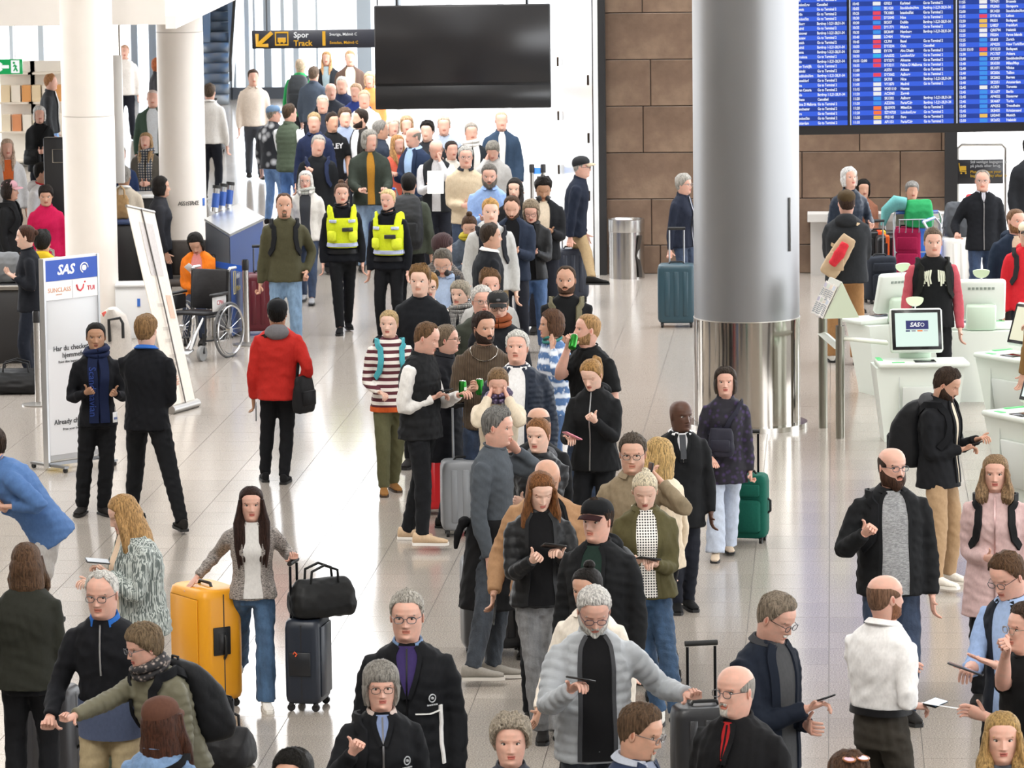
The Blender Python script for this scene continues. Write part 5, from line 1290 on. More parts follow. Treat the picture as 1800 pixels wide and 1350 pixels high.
# barrier posts and belts
b1_ = barrier_post(434, 606, 'steel belt barrier post standing before the blue waste station')
barrier_post(68, 712, 'steel belt barrier post beside the staff woman at the counter')
b3_ = barrier_post(376, 596, 'steel belt barrier post behind the wheelchair')
q = MB(); A, B = np.array(b3_.location), np.array(b1_.location); q.loft([np.array([A + (.03, 0, .83), B + (-.03, 0, .83), B + (-.03, .003, .83), A + (.03, .003, .83)]), np.array([A + (.03, 0, .90), B + (-.03, 0, .90), B + (-.03, .003, .90), A + (.03, .003, .90)])], True)
tag(q.obj('barrier_belt', mat('fabric', '#2c5fc4'), None, False), 'blue retractable belt stretched between two steel posts', 'belt')
b4_ = barrier_post(936, 408, 'blue topped barrier post next to the young man with neck headphones'); b5_ = barrier_post(956, 408, 'barrier post in front of the white glass wall')
q = MB(); A, B = np.array(b4_.location), np.array(b5_.location); q.loft([np.array([A + (.03, 0, .83), B + (-.03, 0, .83), B + (-.03, .003, .83), A + (.03, .003, .83)]), np.array([A + (.03, 0, .92), B + (-.03, 0, .92), B + (-.03, .003, .92), A + (.03, .003, .92)])], True)
tag(q.obj('barrier_belt', mat('fabric', '#3f78c8'), None, False), 'blue belt in front of the white glass wall', 'belt')
# wheelchair
p = gp(352, 628); r = place('wheelchair', (p[0], p[1], 0), 'empty black wheelchair with chrome rimmed wheels', 'wheelchair', math.radians(-28))
ink = mat('plastic', '#1c1c1e', None, .5); vin = mat('shiny', '#29282a', None, .5)
part(r, 'seat', vin, lambda q: q.box((0, .0, .50), (.46, .44, .035), 0, rotx(-.05), .012)); part(r, 'backrest', vin, lambda q: q.box((0, .225, .74), (.45, .03, .44), 0, rotx(-.08), .012))
for s in (-1, 1):
    part(r, 'side_frame', ink, lambda q: (q.tube([(s * .235, -.24, .48), (s * .235, .21, .46), (s * .235, .25, .96)], .013, 7), q.tube([(s * .235, -.24, .48), (s * .235, -.26, .22), (s * .235, .12, .20), (s * .235, .22, .46)], .012, 7)))
    part(r, 'push_handle', mat('metal', '#b8b8b8', None, .3), lambda q: q.tube([(s * .235, .25, .94), (s * .235, .27, .97), (s * .235, .40, .97)], .017, 8))
    part(r, 'armrest', ink, lambda q: q.box((s * .27, -.01, .715), (.055, .34, .03), 0, None, .010)); part(r, 'arm_panel', mat('plastic', '#d9d7d6') if s > 0 else ink, lambda q: q.box((s * .262, .0, .61), (.010, .28, .16), 0, None, .004))
    wh = part(r, 'big_wheel', mat('plastic', '#5f5f60', None, .7), lambda q: q.tube([(s * .30, .13 + .30 * math.cos(k * PI / 16), .305 + .30 * math.sin(k * PI / 16)) for k in range(33)], .014, 7, caps=False))
    q = MB(); q.tube([(s * .325, .13 + .27 * math.cos(k * PI / 16), .305 + .27 * math.sin(k * PI / 16)) for k in range(33)], .011, 6, caps=False); q.obj('push_rim', CHR, wh)
    q = MB(); [q.cyl((s * .30, .13, .305), (s * .30, .13 + .29 * math.cos(k * PI / 8), .305 + .29 * math.sin(k * PI / 8)), .003, 4) for k in range(16)]; q.tube([(s * .28, .13, .305), (s * .33, .13, .305)], .035, 10); q.obj('spokes', CHR, wh)
    part(r, 'front_castor', mat('plastic', '#8a8a8a', None, .6), lambda q: q.tube([(s * .20 - .018, -.28, .085), (s * .20 + .018, -.28, .085)], .085, 16)); part(r, 'castor_fork', ink, lambda q: q.tube([(s * .20, -.25, .30), (s * .20, -.25, .17), (s * .20 + .03, -.28, .085)], .014, 6))
    part(r, 'leg_rest', mat('metal', '#c4c4c4', None, .3), lambda q: (q.tube([(s * .20, -.24, .47), (s * .17, -.36, .30), (s * .15, -.44, .14)], .014, 7), q.box((s * .12, -.48, .12), (.13, .15, .02), 0, rotx(.3), .006)))
text('CPH', .07, Matrix.Translation((.270, .08, .60)) @ Matrix.Rotation(PI / 2, 4, 'Z') @ Matrix.Rotation(PI / 2, 4, 'X') @ Matrix.Rotation(PI, 4, 'Y') if False else Matrix.Translation((.2685, -.06, .60)) @ Matrix.Rotation(PI / 2, 4, 'Z') @ Matrix.Rotation(PI / 2, 4, 'X'), mat('plastic', '#c0303a'), r)
# seat bench for the waiting passenger, assistance desk, totem, counters at the left
p = gp(322, 556); r = place('waiting_bench', (p[0], p[1], 0), 'dark seat bench under the passenger in orange', 'bench')
part(r, 'seat', mat('shiny', '#4b4541'), lambda q: q.box((0, .0, .42), (.72, .48, .07), 0, None, .02)); part(r, 'backrest', mat('shiny', '#4b4541'), lambda q: q.box((.0, .27, .68), (.72, .06, .42), 0, None, .02))
for s in (-1, 1): part(r, 'leg', CHR, lambda q: q.box((s * .32, 0, .2), (.04, .42, .40), 0, None, .006))
col2 = bpy.data.objects['column_2']
for k, ch in enumerate('ASSISTANCE'):
    an = math.radians(-4 + k * 5.2); M = Matrix.Rotation(an, 4, 'Z') @ upright(0, -.3035, .99)
    text(ch, .075, M, mat('plastic', '#5a5654'), col2, 'letter', 'CENTER', .01)
part(bpy.data.objects['column_2'], 'wheelchair_symbol', mat('plastic', '#3d74cf'), lambda q: q.box((.272, -.13, 1.02), (.05, .012, .10), 0, rotz(1.12), .003))
p = gp(236, 596); r = place('assistance_desk', (p[0], p[1], 0), 'white assistance desk front between the two white columns', 'desk')
part(r, 'front', mat('plastic', '#eef0f2', None, .35), lambda q: q.box((0, .2, .30), (.42, .36, .60), 0, None, .01)); part(r, 'wheelchair_mark', mat('plastic', '#3d74cf'), lambda q: q.box((.06, .012, .42), (.035, .006, .09)), False)
part(r, 'side_top', mat('plastic', '#e2e3e4', None, .35), lambda q: q.box((.02, .2, .615), (.46, .42, .03), 0, None, .006))
p = gp(232, 545); r = place('dark_counter', (p[0], p[1], 0), 'black service counter behind the white assistance desk', 'counter')
part(r, 'front', mat('plastic', '#17181c', None, .4), lambda q: q.box((0, .3, .52), (.60, .5, 1.04), 0, None, .01)); part(r, 'blue_top', mat('plastic', '#2c3f66', None, .4), lambda q: q.box((0, .3, 1.06), (.64, .56, .04), 0, None, .008))
p = gp(262, 498); r = place('dark_counter', (p[0], p[1], 0), 'black counter with a white top beside the second column', 'counter')
part(r, 'front', mat('plastic', '#1a1b20', None, .4), lambda q: q.box((-.02, .3, .55), (.30, .6, 1.10), 0, None, .01)); part(r, 'white_top', mat('plastic', '#f2f4f5', None, .3), lambda q: q.box((-.02, .3, 1.115), (.34, .7, .03), 0, None, .008))
p = gp(128, 545); r = place('info_totem', (p[0], p[1], 0), 'tall black information totem behind the first white column', 'totem')
part(r, 'slab', mat('plastic', '#17181d', None, .35), lambda q: q.box((0, .1, 1.05), (.62, .16, 2.1), 0, None, .012)); part(r, 'icon_frame', mat('plastic', '#8b8377'), lambda q: q.tube([(-.20, .015, 1.80), (-.06, .015, 1.80), (-.06, .015, 1.96), (-.20, .015, 1.96), (-.20, .015, 1.80)], .006, 4))
p = gp(20, 640); r = place('bag_counter', (p[0], p[1], 0), 'dark baggage counter at the far left with bags on it', 'counter')
part(r, 'body', mat('plastic', '#242325', None, .5), lambda q: q.box((0, .4, .42), (1.5, .7, .84), 0, None, .01)); part(r, 'steel_edge', mat('metal', '#8f8a84', None, .4), lambda q: q.box((0, .04, .84), (1.52, .04, .05), 0, None, .006))
soft_bag(15, 470, (.44, .26, .38), 10, '#8b6f4c', 'tan canvas holdall on the dark baggage counter', loc=(p[0] - .42, p[1] + .4, .84))
soft_bag(85, 470, (.46, .26, .30), 0, '#8d857c', 'taupe padded bag on the dark baggage counter', loc=(p[0] + .35, p[1] + .45, .84))
soft_bag(20, 470, (.34, .26, .34), 0, '#6f7174', 'grey rolled bag behind the tan holdall on the counter', loc=(p[0] - .1, p[1] + .62, .84), handles=False)
soft_bag(30, 690, (.62, .40, .26), 0, '#19191a', 'black bags heap lying on the floor below the baggage counter')
soft_bag(215, 430, (.20, .14, .30), 0, '#a98a62', 'brown paper carrier bag standing on the black service counter', loc=(gp(213, 545)[0], gp(213, 545)[1] + .35, 1.08), shiny=False)
p = gp(200, 655); r = place('luggage_cart', (p[0], p[1], 0), 'grey bagged cart with black handle behind the navy scarf woman', 'cart')
part(r, 'bag', mat('fabric', '#bfb8b1'), lambda q: q.loft([np.stack([np.cos(np.arange(18) * PI / 9) * w_, np.sin(np.arange(18) * PI / 9) * .16, np.full(18, z)], 1) for z, w_ in ((.02, .16), (.10, .20), (.45, .20), (.62, .15), (.70, .05))], True)); part(r, 'handle', RUB, lambda q: q.tube([(-.02, -.17, .36), (-.02, -.22, .60), (.10, -.22, .62), (.13, -.22, .56), (.13, -.22, .40)], .017, 8)); part(r, 'red_tag', mat('fabric', '#d8655c'), lambda q: q.box((-.06, -.12, .63), (.05, .02, .10), 0, roty(-.5), .003))
# escalator far at the back
p = at(383, 172, 89.0); r = place('escalator', (p[0], 89.0, 0), 'dark escalator rising beside its glass balustrade far at the back', 'escalator')
for k in range(14): part(r, 'step', mat('metal', '#8b9095', None, .5), lambda q: q.box((-.10 - k * .015, .3 + k * .3, .10 + k * .2), (.62, .32, .2), 0, None, .01))
for s in (-.45, .28):
    part(r, 'balustrade', mat('glass', '#b9d6f2', None, .05, .3), lambda q: q.loft([np.array([(s + t, 0, .1), (s + t, 4.2, 2.9), (s + t, 4.2, 3.8), (s + t, 0, 1.0)]) for t in (0, .02)], True), False); part(r, 'handrail', RUB, lambda q: q.tube([(s, -.1, .5), (s, -.1, .95), (s, .1, 1.05), (s, 4.2, 3.9)], .035, 7))
p = at(205, 90, 54.0); r = place('blank_sign', (p[0], 54.0, 0), 'white blank panel hung on a pipe between the white columns', 'sign')
part(r, 'panel', mat('plastic', '#f6f4f0'), lambda q: q.box((0, 0, 2.2), (.13, .06, 1.6), 0, None, .01)); part(r, 'pipe', mat('metal', '#b7b4b0'), lambda q: q.cyl((.04, 0, 2.9), (.04, 0, 3.5), .02, 8))

# shelves of the shop at the far left
for k, (px, lb) in enumerate(((30, 'white shop shelf with cream and orange boxes under the exit sign'), (84, 'white shop shelf beside the walker in profile'))):
    p = at(px, 200, 74.0); r = place('shop_shelf', (p[0], 74.0, 0), lb, 'shelf')
    part(r, 'back_panel', mat('paint', '#f4efe6'), lambda q: q.box((0, .2, .9), (.6, .04, 1.8)), False)
    for z in (.1, .6, 1.1, 1.6): part(r, 'shelf_board', mat('paint', '#efe6d8'), lambda q: q.box((0, 0, z), (.6, .4, .03)), False)
    for i in range(6):
        q = MB(); q.box((0, 0, .14), (.15, .2, .28), 0, None, .004); q.box((0, -.102, .15), (.11, .004, .12)); o = q.obj('goods_box', mat('paint', ['#f0dcb8', '#f6eee0', '#e8a868', '#f0e4cc', '#e29a6c', '#f8f2e6'][i]), None, False)
        o.location = (p[0] - .18 + (i % 3) * .18, 74.0, [1.115, .615][i // 3]); tag(o, ['tan', 'ivory', 'orange', 'sand', 'rust', 'cream'][i] + ' coloured box on the ' + ['shop shelf under the exit sign', 'shop shelf beside the walker in profile'][k], 'box', 'boxes on the shop shelves')

a, b = on_wall(1496, -.50), on_wall(1650, -.50); r = place('wall_bench', (a + b) / 2, 'pale low bench before the stone wall', 'bench', -YAW); lw = np.linalg.norm(b - a)
part(r, 'seat', mat('paint', '#cbc6be'), lambda q: q.box((0, 0, .39), (lw, .34, .05), 0, None, .01))
for s_ in (-1, 1): part(r, 'leg', CHR, lambda q: q.box((s_ * lw * .45, 0, .19), (.05, .30, .38)), False)

# ------------------------------------------------------------------ the people and what they carry
P = person
BLK, CHA, NAV, GRY, CRM, WHI = '#17181a', '#2c2d30', '#1d2638', '#8d8f92', '#e2d8c8', '#efeeec'
BR, DB_, BLO, GH, WH, ASH, RED_, BK = '#5b4330', '#36271c', '#c9a36a', '#96938d', '#d9d6d0', '#8a7558', '#9a5c34', '#16130f'
JEAN, DJEAN = ('denim', '#46618a'), ('denim', '#27354c')
BT = ('fabric', '#17181b')
def J(c, k='jacket', **kw): return dict(k=k, c=c, **kw)

# --- nearest row
P(45, 957, 1.68, 176, 'woman in a dark olive coat seen from behind with straight brown hair', 1, hair=('shoulder', BR), top=J('#2a2b25', 'jacket', hem=.49, loose=1.18, col='shirt'), bot=BT, R='B', L='B')
a = P(178, 1005, 1.82, -12, 'white haired man with glasses in a black and blue fleece', 0, 3, hair=('recede', WH), glasses='#4a4a4c', look=-14, pitch=6, lean=8, belly=.012,
      top=J('#1c1d21', 'sweater', band=(.478, .600, '#56607a'), col='stand', cc='#2c66b4', zip='#b8bcc2', zz=.69), bot=('fabric', '#a89878'), R=(88, 1262, .25, 'grip', 'down'), L='D')
b = P(246, 1100, 1.66, -50, 'short haired woman in an olive padded jacket with a patterned scarf', 1, 3, hair=('pixie', '#7d6a52'), glasses='#5a5a60', look=-62, pitch=14, lean=16,
      top=J('#6c6957', 'puffer', col='scarf', scm=mat('floral', '#2b2a2d', '#b9a9a0', None, 40), pitch=.05), bot=BT, R=(104, 1272, .45, 'grip', 'down'), L='D')
backpack(b, '#1a1b1e', 'black backpack on the woman in the olive padded jacket', None, 1.05)
suitcase(84, 1392, (.42, .26, .62), -20, '#3a3a3e', 'dark suitcase under the raised steel handle at bottom left corner', .40, hc='#d2d2d4')
soft_bag(158, 1352, (.50, .34, .40), 15, '#4c5142', 'green canvas holdall on the floor by the beige trousers', shiny=False)
soft_bag(392, 1345, (.42, .30, .26), -20, '#1b1b1d', 'black leather bag on the floor below the olive padded jacket')
c = P(281, 1229, 1.64, 158, 'woman in a brown cap and denim jacket seen from behind', 1, hair=('long', '#4a2c1f'), hat=('cap', '#5a3c30'), look=150, top=J('#6d8aae', 'jacket', m=mat('denim', '#6d8aae'), col='shirt'), bot=DJEAN, R='F', L='F')
crossbag(c, '#17181a', 'black shoulder strap bag of the woman in the brown cap', 1, True, .50)
P(515, 1322, 1.66, -20, 'black haired head showing only its crown at the bottom edge', 1, 2, hair=('bob', BK), top=J(CHA, 'sweater'))
a = P(206, 874, 1.69, -72, 'blonde woman in a striped shirt typing on her phone', 1, 0, hair=('long', '#b48d5c'), look=-78, pitch=24, lean=4,
      top=J('#5a625e', 'jacket', m=mat('stripev', '#5b6462', '#bcc3be', None, 150), inner='#dcc3a8', hem=.46, loose=1.2, col='shirt', lm=mat('stripev', '#5b6462', '#bcc3be', None, 150)), bot=('fabric', '#c7c0b6'), L=(190, 1008, .18, 'hold', 'up'), R='F')
phone(a, 1, 'dark phone in the hand of the striped shirt woman', axis=(0, -1, .15))
a = P(-22, 752, 1.84, -82, 'man in a faded blue sweatshirt bending at the picture edge', 0, 1, hair=('short', DB_), lean=34, pitch=10, top=J('#4f6f9f', 'sweater', loose=1.1), bot=('fabric', '#b4b2b0'), shoes='#d8d4cc', R=(8, 895, .1, 'rel', 'down'), L=(24, 890, .2, 'rel', 'down'))
a = P(168, 568, 1.68, 12, 'dark haired staff woman with a long navy scarf over black clothes', 1, 4, hair=('bun', '#15110f'), look=4, top=J('#15161a', 'sweater', cc='#2f5fae', col='scarf', scarf='#1a2340', tails=.50), bot=BT, flare=1.15,
  R=(152, 690, .22, 'rel', 'back'), L=(202, 692, .22, 'rel', 'back'), feet=((145, 905, -25), (182, 905, 20)), sole='#101010')
_sw = a; p0 = a['tpt'](np.array([-13.]), np.array([.79]), .045)[0]; text('Scandinavian', .085, Matrix.Translation(Vector(p0 + np.array([-.03, -.012, 0]))) @ Matrix.Rotation(PI / 2, 4, 'X') @ Matrix.Rotation(-PI / 2, 4, 'Z'), mat('fabric', '#33488a'), a['root'], 'scarf_lettering')
P(256, 555, 0, 168, 'staff man seen from behind in black sweater and blue collar', 0, 0, 1.06, hair=('short', '#8a6b48'), look=160, top=J('#131418', 'sweater', col='shirt', cc='#2f62b0', copen=0), bot=BT, L='C', R='B', feet=((322, 938, 30), (232, 922, -10)))
a = P(487, 528, 0, 180, 'person in a red jacket with grey hood walking away', 0, 4, hair=('short', BK), hat=('cap', '#17181a'), top=J('#b32a24', 'hoodie', hoodc='#6f6d70', hem=.465, loose=1.14), bot=BT, shoes='#1c1c1e', L='D', R='P', feet=((500, 850), (466, 846)))
crossbag(a, '#1a1a1c', 'black sling bag hanging at the hip of the red jacket', -1, True, .50, (.28, .13, .34), -120)
phone(a, 1, 'grey phone in the lowered hand of the red jacket person', '#7d8288', '#3a3f45', dd=.06)
a = P(441, 857, 1.50, 4, 'woman with long dark hair in a grey tweed jacket and blue jeans', 1, 3, hair=('longer', '#33211b'), top=J('#8a8480', 'jacket', m=mat('tweed', '#4a4744', '#b5aca6'), lm=mat('tweed', '#4a4744', '#b5aca6'), inner='#d5d3d0', open=(24, 22), hem=.50), bot=('denim', '#3d5978'), flare=1.45, shoes='#e4e0da', sole='#d8d4cc',
      R=('w', *(gp(365, 1236) + np.array([-.05, -.03, .875])), 'flat', 'down'), L=('w', *(gp(543, 1243) + np.array([-.09, .0, 1.03])), 'grip', 'down'), feet=((418, 1212), (468, 1248)))
y1 = suitcase(365, 1236, (.50, .33, .76), -57, '#e39c18', 'large yellow hard-shell suitcase under the hand of the tweed jacket woman', style='smooth')
part(y1, 'latch', mat('plastic', '#19191b', None, .4), lambda q: (q.box((.256, -.02, .47), (.012, .13, .19), 0, None, .004), q.box((.262, -.02, .47), (.012, .06, .12), 0, None, .004)))
n1 = suitcase(543, 1243, (.36, .25, .57), 78, '#1d2430', 'dark navy suitcase carrying a black leather bag', .37, 'smooth', hc='#2a2c30')
part(n1, 'lock_plate', mat('plastic', '#12151b', None, .4), lambda q: q.box((-.186, .01, .33), (.014, .15, .16), 0, None, .004)); part(n1, 'orange_tag', mat('plastic', '#e0603a'), lambda q: q.tube([(-.198, .05, .40), (-.198, .04, .415), (-.198, .025, .40), (-.198, .035, .385)], .005, 5))
soft_bag(553, 1120, (.46, .28, .26), 24, '#191a1b', 'black leather holdall resting on the navy suitcase', loc=(gp(543, 1243)[0] + .10, gp(543, 1243)[1], .63))
P(715, 1042, 1.83, -2, 'grey haired man with glasses in a black jacket with white trim', 0, 3, 1.04, hair=('quiff', '#b0aba2'), glasses='#2c3742', look=-4, top=J('#17181b', 'jacket', inner='#3b2f5e', open=(20, 1), vee=1, oz=.70, cc='#6d86a8', trim=((1, [(10, .655), (34, .653), (56, .66)], .006, WHI), (1, [(58, .675), (62, .62), (58, .56), (62, .50)], .024, WHI)), zip='#3a3a3c', emblem=(36, .70, '#b9bcc0')), bot=('fabric', '#b9b2a4'), belly=.01)
a = P(669, 1167, 1.66, 5, 'grey bobbed woman with glasses in a black zip jacket', 1, 3, 1.04, hair=('fringe', '#8f8b84'), glasses='#4a3a30', top=J('#17181b', 'jacket', inner='#7f8fb4', open=(16, 1), vee=1, oz=.76, cc='#c9b8b0', trim=((1, [(20, .655), (62, .66)], .010, WHI), (1, [(64, .66), (64, .54)], .040, WHI)), zip='#77777a', emblem=(40, .71, '#a9acb0')), R=(620, 1322, .30, 'fist', 'back'), L='D')
backpack(a, '#1c1d20', 'black backpack strapped on the grey bobbed woman', None, .95, True, -1)
P(897, 1261, 1.64, 0, 'curly grey haired woman whose face looks up at the bottom edge', 1, 3, hair=('fluffy', '#a59a8a'), top=J('#3a3c44', 'jacket'))
P(1135, 1242, 1.80, 62, 'man with grey goatee in a blue suit at the bottom edge', 0, 2, hair=('short', '#5e4a38'), beard=('goatee', '#b9b2a6'), glasses='#5a5a5c', look=66, pitch=16, top=J('#27324a', 'blazer', inner='#8b93a6', cc='#aab0bc'), R='F', L='F')
a = P(1045, 1039, 1.80, 6, 'white haired bearded man in a light grey padded jacket', 0, 3, 1.05, hair=('short', '#dad7d2'), beard=('full', '#cfccc6'), glasses='#3a3444', look=4, pitch=26, belly=.02, top=J('#a2a6aa', 'puffer', inner='#141416', open=(19, 21), lapel='#3c3d40', belt='#17181a', pitch=.055, hem=.46, oz=.47), bot=('denim', '#2b323c'), R=(1004, 1212, .36, 'hold', 'up'), L=(1208, 1222, .10, 'grip', 'down'))
phone(a, -1, 'black phone in the hand of the grey padded jacket man', axis=(.5, -.5, 0))
suitcase(1240, 1420, (.40, .25, .58), 10, '#232427', 'black suitcase whose handle the grey padded jacket man holds', .36, hc='#2a2a2c')
P(1031, 1000, 1.70, -24, 'woman with a dark bun in a cream jacket behind the grey padded jacket', 1, 2, hair=('topbun', '#1b1715'), look=-30, pitch=6, top=J('#e6ddd0', 'jacket', col='shirt', hem=.44), bot=BT, R='W', L='D')
a = P(1050, 879, 1.80, -22, 'man in a black baseball cap and black hooded jacket', 0, 3, hair=('short', DB_), hat=('cap', '#17181a', '#2a1416'), look=-30, top=J('#1a1b1d', 'hoodie', inner='#23342e', open=(18, 14), loose=1.14, hem=.45), R='D', L='D')
backpack(a, '#1b1c1e', 'black backpack on the man in the black baseball cap', None, 1.0, False)
a = P(952, 834, 0, 4, 'woman with long copper hair typing in a black padded jacket', 1, 0, hair=('longer', '#7d5230'), look=12, pitch=22, top=J('#1c1d1f', 'puffer', inner='#121214', open=(24, 24), hem=.50, pitch=.07, im=mat('fabric', '#121214')), bot=('denim', '#6f7072'), flare=1.35, R=(936, 985, .32, 'hold', 'back'), L=(984, 976, .32, 'hold', 'up'), feet=((955, 1290), (985, 1300)))
phone(a, 1, 'dark phone held by the woman with long copper hair', axis=(-1, -.3, .2))
a = P(963, 812, 1.81, 0, 'shaven headed man in a tan brown jacket behind the copper haired woman', 0, 2, 1.15, hair=None, look=8, pitch=26, top=J('#a5805f', 'jacket', inner='#1a1a1c', open=(30, 26), loose=1.18, lapel='#1a1a1c'), bot=BT, R=(868, 1042, .14, 'rel', 'in'), L='F')
phone(a, -1, 'black phone in the lowered hand of the tan jacket man', dd=.07)
def badge(info, label, a0, z, side=0):
    r = place('name_badge', info['loc'], label, 'badge', info['rz']); p = info['tpt'](np.array([float(a0)]), np.array([z]), .03)[0]; n = info['tnorm'](np.array([float(a0)]), np.array([z]))[0]; th = math.atan2(n[1], n[0]) + PI / 2
    part(r, 'card', mat('plastic', '#eceef0'), lambda q: q.box(p, (.058, .005, .088), 0, rotz(th), .002)); part(r, 'clip', CHR, lambda q: q.tube([p + (0, 0, .045), p + (0, 0, .09)], .005, 5)); part(r, 'print', mat('plastic', '#5a6a9a'), lambda q: q.box(p + n * .004 - (0, 0, .01), (.04, .002, .02), 0, rotz(th)))
badge(_sw, 'white name badge at the waist of the navy scarf woman', 40, .525)
badge(a, 'white name badge hanging at the waist of the tan jacket man', -28, .50)
a = P(877, 718, 1.88, 72, 'tall grey haired man in a slate sweater with a coat tied round his waist', 0, 3, hair=('quiff', '#7b7a77'), look=70, pitch=8, top=J('#4c5259', 'sweater', inner=None), bot=('denim', '#2d333b'), shoes='#8f8a82', sole='#c9c4bc', R='D', L='E', feet=((832, 1208, 20), (868, 1192, 20)))
r = place('tied_coat', a['loc'], 'black coat knotted round the waist of the slate sweater man', 'coat', a['rz'])
q = MB(); aa = np.linspace(-180, 180, 24, endpoint=False); q.loft([a['tpt'](aa, z, o) for z, o in ((.26, .055), (.34, .05), (.44, .035), (.52, .03), (.58, .028), (.60, .018))], True); q.obj('skirt', mat('fabric', '#161618'), r, True, .016, .006)
q = MB(); p0 = a['tpt'](np.array([-150.]), np.array([.585]), .05)[0]; q.ell(p0, (.06, .05, .04), 10, 7); q.tube([p0, p0 + (-.03, .04, -.08), p0 + (-.03, .06, -.20)], [.03, .035, .02], 8); q.obj('knot', mat('fabric', '#161618'), r, True, .014, .004)
suitcase(868, 1148, (.46, .30, .66), 8, '#2f3033', 'big charcoal suitcase behind the sneakers of the slate sweater man')
a = P(946, 736, 1.70, -6, 'woman with tied reddish hair in a black padded jacket and grey hood', 1, 0, hair=('lowpony', '#8a5f3c'), look=-22, pitch=4, top=J('#1d1e21', 'puffer', col='hood', hoodc='#55565a', pitch=.06), R='C', L='C')
P(946, 716, 1.73, 170, 'dark haired person in black bending behind the grey hooded woman', 0, 2, hair=('bald', '#2a201a'), lean=10, top=J('#18191b', 'jacket'), R='F', L='F')
P(875, 650, 1.66, 0, 'woman in a beige jacket holding her face in both hands', 1, 3, hair=('lowpony', '#7d6346'), pitch=24, top=J('#cfc2ad', 'jacket', col='scarf', scm=mat('floral', '#3a2f4a', '#8a7ba0', None, 40), hem=.47), R='FC', L='FC', bot=DJEAN)
P(910, 584, 1.82, -6, 'stout white haired man in a navy quilted jacket and white shirt', 0, 3, 1.1, hair=('short', '#dedbd5'), look=-10, pitch=-10, belly=.03, top=J('#222a38', 'puffer', inner='#e9e9ea', open=(20, 14), pitch=.042, cc='#e9e9ea', col='shirt'), R='D', L='D')
a = P(850, 550, 1.83, 4, 'bearded man in a brown cable knit sweater smiling sideways', 0, 2, hair=('short', '#2e2019'), beard=('full', '#2e2019'), look=28, top=J('#4f3f2e', 'sweater', m=mat('knit', '#4f3f2e')), bot=DJEAN, R=(828, 684, .30, 'grip', 'in'), L='D')
can(a, -1, 'green drink can held in front of the brown cable knit sweater')
r = place('neck_chain', a['loc'], 'silver chain around the neck of the brown sweater man', 'necklace', a['rz']); q = MB(); q.tube(a['tpt'](np.array([-75., -50, -28, -12, 0, 12, 28, 50, 75]), np.array([.852, .838, .815, .797, .79, .797, .815, .838, .852]), .012), .004, 5); q.obj('chain', mat('metal', '#c9c5bd', None, .25), r)
a = P(757, 568, 0, 66, 'man in a black padded vest and white sleeves texting', 0, 3, hair=('recede', '#6a5038'), look=72, pitch=20, top=J('#1f2022', 'vest', sc='#e3e1de', quilt=1, pitch=.075, col='stand', loose=1.1), bot=BT, shoes='#cbb092', sole='#e8e4de', R=(760, 700, .12, 'hold', 'up'), L='F', feet=((745, 968, 20), (718, 948, 20)))
phone(a, -1, 'black phone in front of the black padded vest', axis=(-.3, -1, .2))
can(a, 1, 'green drink can beside the phone of the padded vest man')
P(784, 571, 1.72, 78, 'woman with glasses in black behind the padded vest man', 1, 3, hair=('lowpony', '#7a6a58'), glasses='#6a5a48', top=J('#1c1d22', 'coat'), R='F', L='F')
suitcase(776, 902, (.42, .28, .62), 10, '#c21f24', 'glossy red suitcase behind the padded vest man')
soft_bag(770, 800, (.34, .22, .22), 0, '#202022', 'black bag lying on the glossy red suitcase', loc=(gp(770, 912)[0], gp(770, 912)[1] + .02, .68))
suitcase(818, 940, (.40, .26, .58), 5, '#8c8f93', 'light grey suitcase left of the tied black coat', .44)
a = P(684, 546, 0, 8, 'woman in a maroon and white striped sweater and green trousers', 1, 0, 1.05, hair=('lowpony', '#b99e72'), look=-12, top=J('#e6e1da', 'sweater', m=mat('stripe', '#57202c', '#e6e1da', None, 5.2)), bot=('fabric', '#58583f'), shoes='#8a6236', sole='#3a2a1c', R=(668, 690, .22, 'hold', 'up'), L='D', feet=((675, 870, -5), (692, 862, 12)))
backpack(a, '#5b3a6a', 'purple and turquoise backpack on the striped sweater woman', '#4fa8b4', .95)
r = place('waist_band', a['loc'], 'orange undershirt edge below the striped sweater', 'shirt', a['rz']); q = MB(); aa = np.linspace(-180, 180, 24, endpoint=False); q.loft([a['tpt'](aa, z, .008) for z in (.455, .47, .482)], False); q.obj('hem', mat('fabric', '#c1582a'), r)
P(738, 469, 1.85, -6, 'young man with wavy brown hair in a black sweater', 0, 0, hair=('curly', '#7d5f3c'), look=-12, top=J('#1a1c20', 'sweater', loose=1.08), R='D', L='D', bot=BT)
P(752, 482, 1.70, 10, 'woman with reddish curls and glasses peeping behind the black sweater', 1, 0, hair=('fluffy', '#a9814c'), glasses='#5a4a3a', top=J('#d9d5ce', 'sweater', m=mat('floral', '#e0dcd4', '#2a2a2a', None, 26)))
a = P(777, 441, 1.80, -8, 'greying man with glasses and neck headphones in a light blue shirt', 0, 1, hair=('short', '#6c655c'), glasses='#8a8a8c', phones='neck', pitch=24, top=J('#a9bcd8', 'shirt'), bot=DJEAN, R='F', L='F')
backpack(a, '#2a2f38', 'dark backpack on the light blue shirt man with headphones', None, .95)
P(777, 412, 1.82, 150, 'man in a maroon beanie and checked brown overshirt', 0, 1, hair=('short', DB_), hat=('beanie', '#3c2224'), beard=('full', DB_), look=130, top=J('#4c4642', 'jacket', m=mat('check', '#3d3733', '#6e655e', None, 20), col='shirt'), R='F', L='F')
P(825, 381, 1.68, 2, 'woman with piled up hair and a mustard scarf looking down', 1, 1, hair=('topbun', '#4a3424'), pitch=28, top=J('#3c4654', 'jacket', m=mat('denim', '#3c4654'), col='scarf', scarf='#a99a32'), R='F', L='F')
